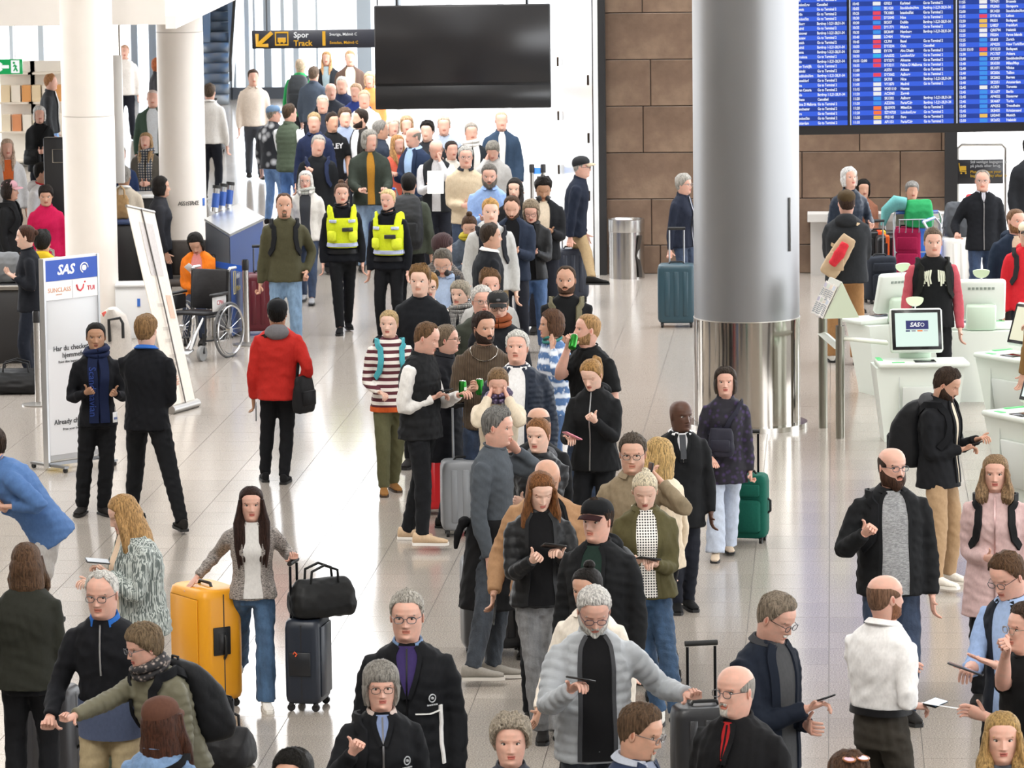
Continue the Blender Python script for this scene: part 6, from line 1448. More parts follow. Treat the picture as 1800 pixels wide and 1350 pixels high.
P(861, 394, 1.80, 108, 'dark haired man in a black coat turned towards the stone wall', 0, 2, hair=('short', '#3a2e24'), look=98, top=J('#191b20', 'coat', cc='#e8e8e8'), R='D', L='D')
a = P(862, 351, 1.84, 10, 'blond young man in a pale grey hoodie', 0, 0, hair=('quiff', '#c79a5c'), look=4, top=J('#b3b3b1', 'hoodie'), bot=('fabric', '#8c7a5c'), R='D', L='D')
backpack(a, '#22242a', 'dark backpack on the pale grey hoodie', None, .95)
P(809, 495, 1.68, -14, 'short grey haired woman in a black coat with a patterned scarf', 1, 0, hair=('pixie', '#a39a8a'), look=-26, top=J('#1c1e22', 'coat', col='scarf', scm=mat('check', '#1f2024', '#d2d0cc', None, 26), tails=.66), R='D', L='D')
P(846, 504, 1.78, 14, 'white haired elderly man with glasses behind the peaked cap', 0, 3, hair=('short', '#dcd9d4'), glasses='#77736c', top=J('#3c4038', 'jacket'), R='D', L='D')
P(861, 477, 1.80, 8, 'curly brown haired young man behind the white haired elderly man', 0, 3, hair=('curly', '#6b5036'), top=J('#b4b4b2', 'hoodie'), R='D', L='D')
P(875, 514, 1.78, 2, 'man in a washed black peaked cap with glasses and rust scarf', 0, 1, hair=('short', '#77716a'), hat=('cap', '#2c2d2e', '#2c2d2e', '#6b6c6e'), glasses='#3b2f28', pitch=6, top=J('#1d1f23', 'jacket', col='scarf', scarf='#8a4a2c'), R='D', L='D')
a = P(995, 468, 1.84, -4, 'bearded man in a black T-shirt with khaki backpack straps', 0, 2, 1.06, hair=('recede', '#4a3828'), beard=('stubble', '#4a3222'), look=-8, top=J('#17181a', 'tee', slv='short'), R='C', L='C')
backpack(a, '#3a3a34', 'khaki and black backpack on the bearded T-shirt man', '#6f6a55', 1.0)
a = P(970, 547, 1.70, -58, 'brown haired woman in a blue patterned sweater with a hand at her ear', 1, 2, hair=('bob', '#5c412f'), look=-78, top=J('#7f9fc4', 'sweater', m=mat('fairisle', '#4d6f9e', '#dbe3ee'), col='turtle', scarf='#3f7f78'), bot=JEAN, L=(972, 615, .22, 'flat', 'back'), R='D')
a = P(1036, 552, 1.87, -48, 'blond man in a black T-shirt drinking from a green can', 0, 3, 1.08, hair=('buzz', '#b08a5c'), beard=('stubble', '#a8845c'), look=-74, pitch=-4, top=J('#141516', 'tee', slv='short'), bot=DJEAN, R=(998, 612, .22, 'grip', 'in'), L='D')
can(a, -1, 'green can tipped to the mouth of the blond drinking man', (-.35, .55, .75))
a = P(1036, 635, 1.70, -16, 'woman with a high ponytail in a black hoodie holding a pink phone', 1, 0, hair=('pony', '#a9814f'), look=-24, pitch=24, top=J('#17181a', 'hoodie', zip='#9a9a9c', loose=1.14), R=(1002, 772, .32, 'hold', 'up'), L=(1046, 740, .30, 'fist', 'back'), bot=BT)
phone(a, -1, 'pink phone in the hand of the ponytailed woman', '#d98a9a', '#d98a9a', axis=(-.6, -.5, .4))
a = P(1133, 834, 0, 2, 'platinum ponytailed woman in an olive suede jacket', 1, 0, hair=('pony', '#dccfb4'), pitch=22, look=-4, top=J('#565136', 'jacket', inner='#e6e2da', im=mat('check', '#efece6', '#2a2a2c', None, 18), open=(22, 16), loose=1.25, hem=.50, col='shirt'), bot=('denim', '#2f4864'), shoes='#d9d5cd', R='F', L=(1152, 992, .30, 'hold', 'up'), feet=((1160, 1270), (1190, 1285)))
phone(a, 1, 'dark phone in the hand of the platinum ponytailed woman', axis=(-1, -.3, .2))
a = P(1112, 765, 1.80, -6, 'man with glasses in a khaki shirt talking on his phone', 0, 1, hair=('quiff', '#5a5148'), glasses='#3a342e', look=-6, pitch=4, top=J('#8a7c66', 'shirt', buttons='#cfc6b4'), R='D', L='E', bot=BT)
phone(a, 1, 'black phone pressed to the ear of the khaki shirt man', axis=(.2, .1, 1))
P(1158, 771, 1.70, -128, 'woman with straight blonde hair and cream top turned to the khaki shirt man', 1, 0, hair=('shoulder', '#caa870'), look=-110, top=J('#e0d0b8', 'sweater'), R='D', L='D', bot=BT)
a = P(1196, 703, 0, 8, 'bald man in a black overcoat, white shirt and grey tie', 0, 5, hair=None, look=30, top=J('#18191b', 'coat', inner='#e6e6e8', open=(16, 1), vee=1, oz=.72, hem=.40, cc='#e6e6e8', col='shirt'), R='D', L='D', shoes='#141415', feet=((1190, 1075), (1210, 1070)))
r = place('neck_tie', a['loc'], 'grey tie on the white shirt of the black overcoat man', 'tie', a['rz']); q = MB(); a['ribbon'](q, [(0, .846), (0, .80), (0, .735)], .045, .012, .012); q.obj('blade', mat('fabric', '#4a4c50'), r)
a = P(1275, 648, 0, 2, 'dark bobbed woman in a purple patterned jacket and pale flared jeans', 1, 3, hair=('bob', '#3e342c'), look=-4, pitch=-8, top=J('#2b2438', 'jacket', m=mat('floral', '#1d1b26', '#41305c', None, 22), hem=.40), bot=('fabric', '#b9c3d4'), flare=1.7, shoes='#cbb9a4', R=(1250, 806, .22, 'flat', 'up'), L=(1320, 840, .05, 'grip', 'in'), feet=((1258, 985), (1278, 972)))
crossbag(a, '#2c2c38', 'dark grey sling pouch across the purple patterned jacket', -1, True, .63, (.22, .09, .24), -12, 'sling_pouch')
suitcase(1312, 952, (.36, .24, .52), -14, '#17584a', 'emerald green wheeled suitcase behind the flared jeans', .34, 'soft', hc='#1c1c1e')
a = P(1567, 786, 1.83, 6, 'balding man with a big brown beard and black jacket over grey henley', 0, 3, 1.1, hair=('bald', '#3a2a20'), beard=('long', '#40291c'), glasses='#2f3846', look=26, belly=.022, top=J('#1a1b1d', 'jacket', inner='#8e8f91', im=mat('tweed', '#77797b', '#a4a5a7', None, 40), open=(20, 22), zip=None, col='shirt', hem=.47), bot=DJEAN, R=(1520, 938, .28, 'fist', 'back'), L='D')
backpack(a, '#1b1c1f', 'black backpack on one shoulder of the big bearded man', None, 1.05, True, -1)
a = P(1674, 650, 0, 62, 'man in a black rain jacket reading his phone by the kiosks', 0, 2, hair=('short', '#3a2c22'), beard=('full', '#33241a'), look=66, pitch=24, top=J('#1b1c1f', 'hoodie', hoodc='#4a4b4e', loose=1.12, hem=.45, inner='#d8cdb8', open=(10, 4)), bot=('fabric', '#a5896a'), shoes='#e2dcd2', sole='#e8e4dc', R=(1690, 790, .12, 'hold', 'up'), L='F', feet=((1648, 1040, -10), (1670, 1025, 0)))
backpack(a, '#17181b', 'tall black backpack on the rain jacket man by the kiosks', None, 1.08)
phone(a, -1, 'dark phone of the rain jacket man', axis=(-.3, -1, .3))
a = P(1750, 801, 1.68, -8, 'fair haired woman in a pale pink raincoat', 1, 3, 1.1, hair=('shoulder', '#93785a'), look=-10, top=J('#cbaeac', 'coat', col='hood', hoodc='#b7b6c2', hem=.36, zip='#b99a98'), bot=BT, R='B', L='D')
backpack(a, '#1d1d1f', 'black backpack with chest strap over the pink raincoat', None, .95)
a = P(1554, 1010, 1.80, 136, 'balding man in a white shirt seen from behind', 0, 3, hair=('bald', '#7a5c48'), beard=('stubble', '#8a5c40'), look=118, top=J('#ecebea', 'shirt', loose=1.06, hem=.592, belt='#18181a'), bot=('fabric', '#3a3630'), R=(1600, 1192, .0, 'hold', 'back'), L=(1596, 1240, -.2, 'hold', 'up'))
phone(a, 1, 'light blue handheld device of the white shirt man', '#1d1e22', '#7fb8e8', (.25, -1, 0), .08, 1.1)
paper(a, 1, 'folded white papers in the hand of the white shirt man', axis=(.9, -1, -.25), dd=.12, tiltn=1.2)
a = P(1378, 1049, 1.82, 46, 'man with a white moustache and glasses in a dark blazer', 0, 3, hair=('short', '#8f8272'), glasses='#23282f', look=54, pitch=26, belly=.01, top=J('#1c222e', 'blazer', inner='#4a4b4d', open=(22, 20), cc='#3a3b3e', moustache='#d9d4cc'), R=(1418, 1246, .22, 'hold', 'up'), L='B', bot=BT)
phone(a, -1, 'black phone in the hand of the dark blazer man', axis=(-.5, -1, .35))
P(1294, 1169, 1.80, -34, 'balding grey bearded man in a black jacket with red lining', 0, 3, 1.08, hair=('bald', '#a9a49c'), beard=('goatee', '#c9c4bb'), glasses='#4a4a4e', look=-42, top=J('#19191b', 'jacket', inner='#b02a2c', open=(9, 1), vee=1, oz=.74, loose=1.12, zip='#2a2a2c'), R='D', L='D')
a = P(1492, 1325, 1.72, 20, 'brown haired head with tortoiseshell sunglasses pushed up at the bottom edge', 1, 3, hair=('pixie', '#5a4232'), top=J(CHA, 'jacket'))
r = place('sunglasses', a['loc'], 'tortoiseshell sunglasses pushed up on the brown hair', 'sunglasses', a['rz'])
for s in (-1, 1):
    q = MB(); aa = np.linspace(0, 2 * PI, 15); q.tube(a['Hd'](np.stack([s * .034 + np.cos(aa) * .028, -.070 + .03 * np.sin(aa), .224 + .006 * np.sin(aa)], 1), False), .004, 5, caps=False); rim = q.obj('rim', mat('plastic', '#9a5c2c', None, .3), r)
    q = MB(); n_ = 12; aa = np.arange(n_) * 2 * PI / n_; q.add(a['Hd'](np.stack([s * .034 + np.cos(aa) * .026, -.070 + .028 * np.sin(aa), .225 + .006 * np.sin(aa)], 1), False), [tuple(range(n_))]); q.obj('lens', mat('plastic', '#d8a9b8', None, .1), rim)
a = P(1762, 977, 1.83, -40, 'man with glasses in a navy vest over a pale blue shirt', 0, 3, hair=('short', '#5e4632'), glasses='#34383f', look=-46, pitch=24, top=J('#20242c', 'vest', sc='#8fa6cc', slv='roll', inner='#9db4d8', open=(18, 12), cc='#9db4d8', col='shirt', lapel='#20242c'), bot=BT, R=(1702, 1180, .32, 'hold', 'up'), L=(1748, 1168, .34, 'flat', 'down'))
phone(a, -1, 'dark tablet in the hands of the navy vest man', '#1a1b1d', '#2a2e36', (-.9, -.5, .35), .10, 1.35)
P(1806, 1063, 1.80, -66, 'man with glasses at the picture edge resting his chin on a fist', 0, 3, 1.1, hair=('short', '#4a3a30'), glasses='#8a7a6a', top=J('#151617', 'tee', slv='short'), R=(1768, 1150, .30, 'fist', 'back'), L='C')
P(1762, 1254, 1.68, -4, 'fair haired woman facing up at the lower corner beneath the tablet', 1, 3, 1.05, hair=('shoulder', '#b3925e'), top=J('#5a5f68', 'jacket'))

# --- the middle of the hall
a = P(499, 340, 1.84, 4, 'man in an olive sweater and pale jeans pulling a dark red suitcase', 0, 2, hair=('recede', '#5a4232'), beard=('goatee', '#7a6654'), top=J('#494734', 'sweater', loose=1.06), bot=('denim', '#6f8aa6'), R='H', L='P', shoes='#5a4a3a', st='step')
backpack(a, '#1c1d20', 'dark backpack on the olive sweater man', None, .9)
suitcase(462, 588, (.44, .30, .66), 6, '#5c1622', 'dark red suitcase pulled by the olive sweater man', .30, hc='#7a7a7c')
P(537, 301, 1.62, -4, 'white haired woman in a pale jacket and scarf walking forward', 1, 3, hair=('shoulder', '#d6d3cd'), glasses='#8a8378', top=J('#c9c5be', 'jacket', inner='#3a3c40', open=(26, 20), col='scarf', scm=mat('check', '#8a8f88', '#d0cdc4', None, 22)), bot=DJEAN, R='D', L='D', shoes='#8a8a8c', st='walk')
def police(px, py, H, face, label, hair, feet, **kw):
    a = P(px, py, H, face, label, 1, 3, hair=hair, top=J('#14161c', 'sweater', col='turtle'), bot=BT, feet=feet, shoes='#121214', R='D', L='D', **kw)
    r = place('safety_vest', a['loc'], 'yellow high-visibility police vest on the ' + label.split(' in ')[0], 'vest', a['rz']); aa = np.linspace(-180, 180, 28, endpoint=False)
    ring = [(.575, .022), (.59, .03), (.63, .034), (.68, .034), (.73, .034), (.775, .026)]
    q = MB(); q.loft([a['tpt'](aa, z, o) for z, o in ring], False); q.obj('vest_body', mat('fabric', '#d3e02c'), r)
    for s in (-1, 1):
        q = MB(); a['ribbon'](q, [(s * 42, .76), (s * 46, .80), (s * 56, .828), (s * 90, .834), (s * 130, .80), (s * 140, .75)], .085, .016, .012); q.obj('shoulder_panel', mat('fabric', '#d3e02c'), r)
        q = MB(); q.box(a['tpt'](np.array([s * 38.]), np.array([.655]), .045)[0], (.12, .05, .12), 0, rotz(math.radians(s * 38)), .018); q.obj('pouch', mat('fabric', '#dbe63c'), r)
        q = MB(); q.box(a['tpt'](np.array([s * 30.]), np.array([.755]), .045)[0], (.09, .02, .035), 0, rotz(math.radians(s * 30)), .004); q.obj('badge_patch', mat('check', '#dfe6f4', '#3a4f9a', None, 30), r)
    q = MB(); q.loft([a['tpt'](aa, z, o) for z, o in ((.582, .036), (.584, .040), (.606, .041), (.608, .036))], False); q.obj('reflective_band', mat('check', '#cdd4ea', '#3a4fa0', None, 26), r)
    q = MB(); q.box(a['tpt'](np.array([14.]), np.array([.70]), .046)[0], (.13, .012, .045), 0, rotz(.24), .003); q.obj('name_plate', mat('plastic', '#26282c'), r)
    q = MB(); aa2 = np.linspace(-180, 180, 28, endpoint=False); q.loft([a['tpt'](aa2, z, o, .97) for z, o in ((.535, .014), (.535, .024), (.562, .024), (.562, .014))], False); q.obj('duty_belt', mat('shiny', '#101013'), r)
    return a
police(600, 322, 0, 4, 'police officer with a dark top bun in a yellow vest', ('topbun', '#5a4232'), ((598, 588), (612, 580)), look=8)
police(682, 333, 1.73, -14, 'police officer with blonde tied hair in a yellow vest', ('tied', '#d9c08a'), None, look=-20)
a = P(718, 306, 1.76, 176, 'black haired man from behind in a green jacket', 0, 2, hair=('short', '#14110f'), top=J('#454a40', 'hoodie'), R='D', L='D', bot=BT)
backpack(a, '#1f2022', 'large black hiking backpack on the green jacket', None, 1.25)
P(1201, 307, 1.64, 58, 'grey haired woman in a navy jacket beside the big steel column', 1, 3, hair=('pixie', '#a8a49c'), glasses='#8a8a8a', top=J('#212634', 'jacket', zip='#8a8a90'), bot=DJEAN, R='H', L='F')
suitcase(1190, 574, (.44, .29, .68), -4, '#2a4652', 'teal hard-shell suitcase left of the big steel column', .40)
a = P(1488, 336, 0, 172, 'young man from behind in a dark hoodie, brown cap and khaki trousers', 0, 3, hair=('short', '#3f2c22'), hat=('cap', '#4a3c28'), look=186, top=J('#2b2d30', 'hoodie', loose=1.25, hem=.475), bot=('fabric', '#a27a52'), flare=1.5, shoes='#d9d6d0', R='F', L='F', feet=((1508, 640), (1462, 636)))
r = crossbag(a, '#c3ab8c', 'beige sling bag with red jacket slung on the dark hoodie', 1, True, .64, (.22, .12, .50), 168, 'sling_bag', roll=.55)
q = MB(); p0 = a['tpt'](np.array([172.]), np.array([.655]), .12)[0]; q.tube([p0 + (-.07, .02, .12), p0 + (0, .03, 0), p0 + (.08, .02, -.12)], [.05, .065, .05], 10); q.obj('red_jacket_roll', mat('fabric', '#cf3540'), r, True, .016, .006)
P(1491, 296, 1.72, 14, 'woman with bright white bob looking up by the stone wall', 1, 3, hair=('bob', '#e6e4e0'), look=24, pitch=-10, top=J('#232c3a', 'puffer', pitch=.05), R='D', L=(1530, 395, .12, 'grip', 'in'))
P(1517, 317, 1.56, 6, 'black haired passenger half hidden behind the white bob', 1, 2, hair=('bob', '#17130f'), top=J('#8a5c48', 'jacket'), seat=.42, R='B', L='B')
P(1603, 320, 1.55, 2, 'elderly woman with grey hair behind a green travel cushion', 1, 2, hair=('pixie', '#8d8a86'), top=J('#4e4f45', 'jacket', inner='#7a2a30', open=(14, 8)), seat=.42, R='F', L='F')
soft_bag(1600, 395, (.36, .30, .34), 0, '#2f9a5c', 'bright green travel cushion on top of the magenta bag', loc=(gp(1598, 520)[0] + .12, gp(1598, 520)[1], .85), handles=False, shiny=False, name='travel_cushion', cat='cushion')
r = place('neck_pillow', (gp(1598, 520)[0] - .16, gp(1598, 520)[1], .85), 'turquoise neck pillow lying against the green cushion', 'pillow'); q = MB(); q.tube([(-.16, 0, .02), (-.12, 0, .20), (0, 0, .30), (.12, 0, .28)], [.03, .07, .095, .08], 12); q.obj('cushion', mat('fabric', '#6fb0ae'), r)
suitcase(1545, 506, (.46, .30, .66), 0, '#151517', 'black suitcase with rainbow straps at the stone wall, under the white bob', .12, band=(('#e2512f', .0), ('#e8b83a', .05)))
suitcase(1570, 512, (.44, .30, .64), 0, '#18181b', 'second black suitcase with a rainbow strap beside the magenta bag', 0, band=(('#e0662f', -.08),))
suitcase(1594, 520, (.34, .28, .80), -4, '#a02048', 'magenta upright bag with a rainbow strap next to the blue trolley', 0, 'soft')
trolley(1621, 528, 2, 'luggage trolley with bright blue panels behind the pink sleeved man', '#2f6fd0')
a = P(1727, 299, 0, 2, 'grey haired man with glasses in a black jacket pushing a trolley', 0, 3, 1.05, hair=('recede', '#9d978d'), glasses='#8a8a8c', look=-8, top=J('#1b1d22', 'jacket', inner='#c6c6d2', open=(12, 1), vee=1, oz=.78, zip='#a9a9ab', cc='#c6c6d2', hem=.45), bot=('denim', '#223450'), R=(1682, 412, .2, 'grip', 'down'), L='D', feet=((1712, 556), (1734, 550)))
trolley(1704, 538, 70, 'steel trolley loaded with white and grey cases beside the black jacket man', '#2b56b8')
suitcase(1672, 478, (.40, .24, .60), 14, '#e8e6e2', 'white suitcase standing tilted on the loaded steel trolley', 0, tilt=0, loc=tuple(gp(1704, 538) + np.array([-.12, .05, .18])))
soft_bag(1672, 370, (.38, .26, .42), 10, '#4a4d52', 'grey and turquoise backpack on top of the white suitcase', c2='#3aa0b0', loc=tuple(gp(1704, 538) + np.array([-.12, .05, .84])), handles=False, name='backpack', cat='backpack')
soft_bag(1700, 350, (.34, .26, .30), 10, '#c8323c', 'red bag behind the shoulder of the black jacket man', loc=tuple(gp(1704, 538) + np.array([.12, .22, 1.04])), handles=False)
a = P(1640, 403, 1.84, 2, 'man with pink sleeves and a black printed vest behind the kiosks', 0, 3, 1.05, hair=('quiff', '#6f5f50'), look=2, top=J('#17181a', 'vest', sc='#b8535e', trim=tuple((1, [(a0, .795 - abs(a0) * .0006), (a0 * 1.15 - 2, .75), (a0 * 1.05, .705 + (i_ % 3) * .012)], .017, '#d6d8c4') for i_, a0 in enumerate((-27, -22, -17, -12, -7, 8, 13, 18, 23, 28))), loose=1.1), bot=BT, R='D', L='D')
backpack(a, '#20211f', 'dark backpack on the pink sleeved man', None, .9)
P(1785, 367, 1.84, 12, 'man with a short beard in a dark blue coat at the right edge', 0, 3, hair=('buzz', '#7a5a40'), beard=('stubble', '#8a6644'), look=30, top=J('#212c3d', 'jacket', inner='#cdb9a0', open=(20, 14), col='hood', hoodc='#1d2838', hem=.44), bot=('fabric', '#3c3836'), R='D', L='D')
a = P(1806, 391, 1.70, -4, 'young person in a red hoodie and cream cap at the right edge', 0, 1, hair=('short', DB_), hat=('cap', '#e2d4bc', '#3a3430'), top=J('#c62630', 'hoodie'), R='D', L='D')
text('NY', .035, Matrix.Translation(Vector(a['Hd'](np.array([0, -.118, .182]), False))) @ Matrix.Rotation(PI / 2, 4, 'X'), mat('fabric', '#1d2026'), a['root'], 'cap_lettering', 'CENTER', .02)
backpack(a, '#2a2b2e', 'dark backpack on the red hoodie', None, .9)
a = P(1842, 470, 1.80, -150, 'person in a tan jacket tapping the kiosk screen from the right edge', 0, 1, hair=('short', DB_), top=J('#8d6d44', 'jacket'), bot=BT, L='D', R='F', feet=((1790, 820), (1830, 830)))
backpack(a, '#161718', 'black laptop backpack of the tan jacket person at the kiosk', None, 1.2)
P(1812, 244, 1.80, 20, 'dark curly head at the right edge below the departure board', 0, 2, hair=('curly', '#1d1a18'), top=J('#2a2c30', 'jacket'))
suitcase(1546, 532, (.38, .26, .52), 18, '#30343c', 'black soft carry-on trolley case behind the khaki trousers', .42, 'soft', hc='#a8a8aa')

# --- the queue at the back
P(1021, 276, 0, 84, 'man in a two-tone cap and navy quilted vest walking past the glass wall', 0, 3, hair=('buzz', '#a9a49c'), hat=('cap', '#2c2d2f', '#b7a58c'), glasses='#4a4a4c', look=80, lean=6, top=J('#1c2230', 'jacket', hem=.46), bot=('fabric', '#9a8463'), shoes='#1c1b1a', R='H', L='D', feet=((1020, 520, 0), (1058, 546, 0)))
suitcase(1004, 530, (.42, .28, .60), 10, '#262c3a', 'dark blue suitcase with raised handle behind the queue', .42)
suitcase(938, 580, (.44, .28, .58), 4, '#232a3c', 'navy suitcase between the white haired man and the bearded T-shirt man')
a = P(955, 315, 1.80, 2, 'young man with dark curls, neck headphones and black jacket', 0, 4, hair=('curly', '#1d1713'), phones='neck', pitch=22, top=J('#191a1d', 'jacket', inner='#d6c8b4', open=(20, 14), loose=1.1), R='F', L='F')
P(905, 315, 1.68, -4, 'dark haired woman wearing black headphones in the queue', 1, 0, hair=('shoulder', '#1d1715'), phones='on', look=-12, top=J('#1c1d20', 'jacket'), R='F', L='F')
P(860, 290, 1.84, -2, 'man with a long grey beard in a light blue shirt', 0, 3, 1.12, hair=('short', '#6f6a64'), beard=('long', '#6b635a'), pitch=8, belly=.02, top=J('#8ba6d4', 'shirt'), R='F', L='F')
P(818, 258, 1.82, 6, 'silver haired man with glasses in a beige sweater', 0, 3, 1.05, hair=('short', '#b5b2ac'), glasses='#6a6a6c', top=J('#c3b298', 'sweater', col='shirt', cc='#22262e'), bot=DJEAN, R='B', L='B')
P(899, 346, 1.80, -6, 'man with short dark beard in a navy jacket looking down', 0, 1, hair=('recede', '#4a3424'), beard=('stubble', '#4a3424'), pitch=24, top=J('#242c3c', 'jacket', inner='#15161a'), R='F', L='F')
a = P(933, 354, 1.70, -6, 'woman with short streaked hair in a black leather jacket', 1, 3, hair=('bob', '#8b7c68'), glasses='#3a3434', pitch=22, top=J('#191a1c', 'leather', inner='#121213', open=(18, 16)), bot=JEAN, R='F', L='F')
crossbag(a, '#6d6f48', 'crumpled olive bag on the arm of the leather jacket woman', -1, False, .56, (.30, .22, .42), -60)
P(865, 251, 1.70, -10, 'grey haired person rubbing their face in the queue', 1, 3, hair=('pixie', '#8d887f'), pitch=26, top=J('#b4b2b0', 'jacket'), R='FC', L='D')
P(881, 196, 1.84, 4, 'tall man in a dark blue field jacket by the glass wall', 0, 3, hair=('buzz', '#b9a58c'), top=J('#2c3c50', 'jacket', inner='#cfcdca', open=(14, 8)), R='D', L='D', bot=DJEAN)
P(828, 217, 1.78, 8, 'man with glasses and a white scarf down his dark jacket', 0, 3, hair=('short', '#a49d94'), glasses='#55504c', top=J('#22262c', 'jacket', col='scarf', scarf='#dcdad6', tails=.6), R='B', L='D')
P(793, 248, 1.70, 18, 'woman with dark tied hair and glasses phoning in the queue', 1, 3, hair=('bun', '#2e2420'), glasses='#3a3434', look=20, top=J('#d3cdc4', 'sweater'), R='E', L='D')
a = P(766, 247, 1.80, -2, 'bald man in a dark vest over a grey shirt reading papers', 0, 3, 1.08, hair=('bald', '#9a8f86'), glasses='#3a3a3c', pitch=24, belly=.015, top=J('#26282b', 'vest', sc='#c3c3c6', inner='#c6c6c8', open=(16, 14)), R='F', L='M')
paper(a, -1, 'white papers in the hand of the bald man in the dark vest', axis=(0, -.3, -1), dd=.1)
P(727, 224, 1.82, -40, 'grey templed man in a navy jacket over a pale blue shirt', 0, 3, hair=('bald', '#8d867e'), look=-60, top=J('#26324a', 'blazer', inner='#a3bfe2', open=(24, 18), cc='#a3bfe2'), R='F', L='D')
P(751, 215, 1.78, -16, 'young man with a black fringe in the queue', 0, 0, hair=('curly', '#1a1512'), top=J('#2a2c30', 'jacket'))
P(668, 213, 1.80, 118, 'grey haired man in navy turned to the black screen', 0, 2, hair=('short', '#8e8b86'), look=100, top=J('#2a3240', 'jacket'), R='F', L='D')
a = P(649, 230, 1.84, 8, 'man with long grey hair and glasses in a dark green jacket pushing a cart', 0, 3, 1.08, hair=('bob', '#a09c94'), glasses='#77726c', look=34, top=J('#343a33', 'jacket', inner='#a8782c', open=(12, 10), loose=1.15), bot=('denim', '#7d93ad'), R='T', L='T')
trolley(664, 462, 180, 'luggage trolley with a dark blue panel pushed by the dark green jacket man', '#1d2f6a')
soft_bag(664, 440, (.44, .30, .40), 0, '#2a3444', 'dark blue duffel lying on the trolley behind the officers', loc=tuple(gp(664, 462) + np.array([0, -.05, .18])))
P(634, 193, 1.84, -50, 'dark bearded man in profile with a dark jacket over white', 0, 1, hair=('short', '#2a211b'), beard=('full', '#2a211b'), look=-70, top=J('#2c2a29', 'jacket', inner='#dfe2e8', open=(22, 16)), R='D', L='D')
a = P(583, 199, 1.80, 20, 'dark haired young man in a black printed T-shirt touching his chin', 0, 2, hair=('quiff', '#2c211a'), look=34, top=J('#17181b', 'tee', slv='short'), R='K', L='D')
for s_, z_ in (('HLEY', .735),):
    p0 = a['tpt'](np.array([0.]), np.array([z_]), .012)[0]
    text(s_, .10, Matrix.Translation(Vector(p0 + np.array([0, -.012, 0]))) @ Matrix.Rotation(PI / 2, 4, 'X'), mat('fabric', '#cfcfd2'), a['root'], 'shirt_print', 'CENTER', .02)
P(552, 199, 1.84, -8, 'fair haired man in a plain navy pullover', 0, 3, hair=('short', '#b49a72'), look=-4, top=J('#232c48', 'sweater', col='shirt', cc='#232c48'), R='D', L='D')
a = P(561, 239, 1.80, 2, 'grey haired man in a black jacket touching his chest strap', 0, 3, hair=('short', '#b1ada6'), look=12, tilt=8, top=J('#1d1f22', 'jacket'), R='S', L='D')
backpack(a, '#2b3450', 'blue backpack on the grey haired man in the black jacket', None, 1.05)
P(508, 184, 1.82, 152, 'man from behind in an olive striped padded vest and blue jeans', 0, 3, hair=('short', '#4a3a2c'), look=120, top=J('#4b5648', 'vest', sc='#e6e8ec', quilt=1, pitch=.07, amp=.012), bot=('denim', '#4a6fa8'), R='D', L='F')
P(480, 186, 1.74, 150, 'walker in a blue cap with a black jacket over the arm', 0, 3, hair=('short', '#8a8276'), hat=('cap', '#6f8aa8'), look=100, top=J('#1d2028', 'jacket', m=mat('floral', '#1b1e26', '#d7dadf', None, 7)), bot=('denim', '#6d8fbe'), R='D', L='D')
a = P(528, 103, 1.84, 172, 'walker from behind in a bright green hoodie', 0, 3, hair=('buzz', '#c9b59c'), top=J('#2d9a58', 'hoodie', col='hood'), bot=('fabric', '#2a2c30'), R='F', L='D')
backpack(a, '#33373b', 'grey backpack with orange marks on the green hoodie', None, 1.15)
P(445, 123, 1.80, 8, 'man in a pale beige shirt hurrying past the escalator', 0, 3, hair=('short', '#4a3a30'), top=J('#dccfc2', 'shirt'), bot=('fabric', '#4a4e56'), R='D', L='D', st='walk')
far = [(574, 91, 1.72, -6, 1, 'blonde passenger in a black jacket far below the track sign', '#23272c', 'long', '#c99a6a', '#9fb4bc'),
       (615, 90, 1.82, 4, 0, 'passenger in a brown jacket far below the track sign', '#5c4a42', 'short', '#a98a68', '#efe0c4'),
       (601, 136, 1.80, -8, 0, 'white haired passenger behind the chin touching man', '#28304a', 'short', '#e0dcd4', None),
       (581, 146, 1.78, 10, 0, 'bald passenger with a dark jacket in the back of the queue', '#2c2f36', 'bald', '#c9b8a4', None),
       (567, 169, 1.76, -4, 0, 'pale haired passenger above the navy pullover', '#303442', 'short', '#d6cbb8', None),
       (626, 148, 1.80, -20, 0, 'passenger in a bright navy coat beside the black screen', '#2a3a78', 'short', '#c9a88a', None),
       (650, 128, 1.70, -6, 1, 'passenger in an orange top beside the black screen edge', '#e08a50', 'bob', '#d8b894', None),
       (606, 192, 1.74, 12, 0, 'brown haired passenger between the printed T-shirt and the bearded profile', '#7f8aa0', 'curly', '#5c4a3c', None),
       (690, 208, 1.74, 20, 1, 'fair passenger half hidden behind the navy turned man', '#c8c4be', 'bob', '#d9cfc0', None),
       (698, 238, 1.70, 30, 1, 'passenger in coral red glimpsed beyond the pale blue shirt', '#d0604c', 'long', '#b88a58', None),
       (640, 160, 1.78, 0, 0, 'cream jacketed passenger beside the black screen', '#e2d8cc', 'short', '#cdb89c', None),
       (780, 205, 1.80, 0, 0, 'passenger in grey under the black screen', '#9aa4b4', 'short', '#c8b8a4', None),
       (715, 205, 1.72, 0, 1, 'passenger in rose under the black screen', '#c9a8a0', 'bob', '#b09070', None),
       (551, 118, 1.74, 160, 0, 'passenger in slate blue walking beside the green hoodie', '#46505e', 'short', '#6a5a4c', None)]
for px, py, H_, fc, fm, lb, tc_, hs, hc_, inn in far:
    P(px, py, H_, fc, lb, fm, 3, hair=(hs, hc_), top=J(tc_, 'jacket', **(dict(inner=inn) if inn else {})), R='D', L='D')
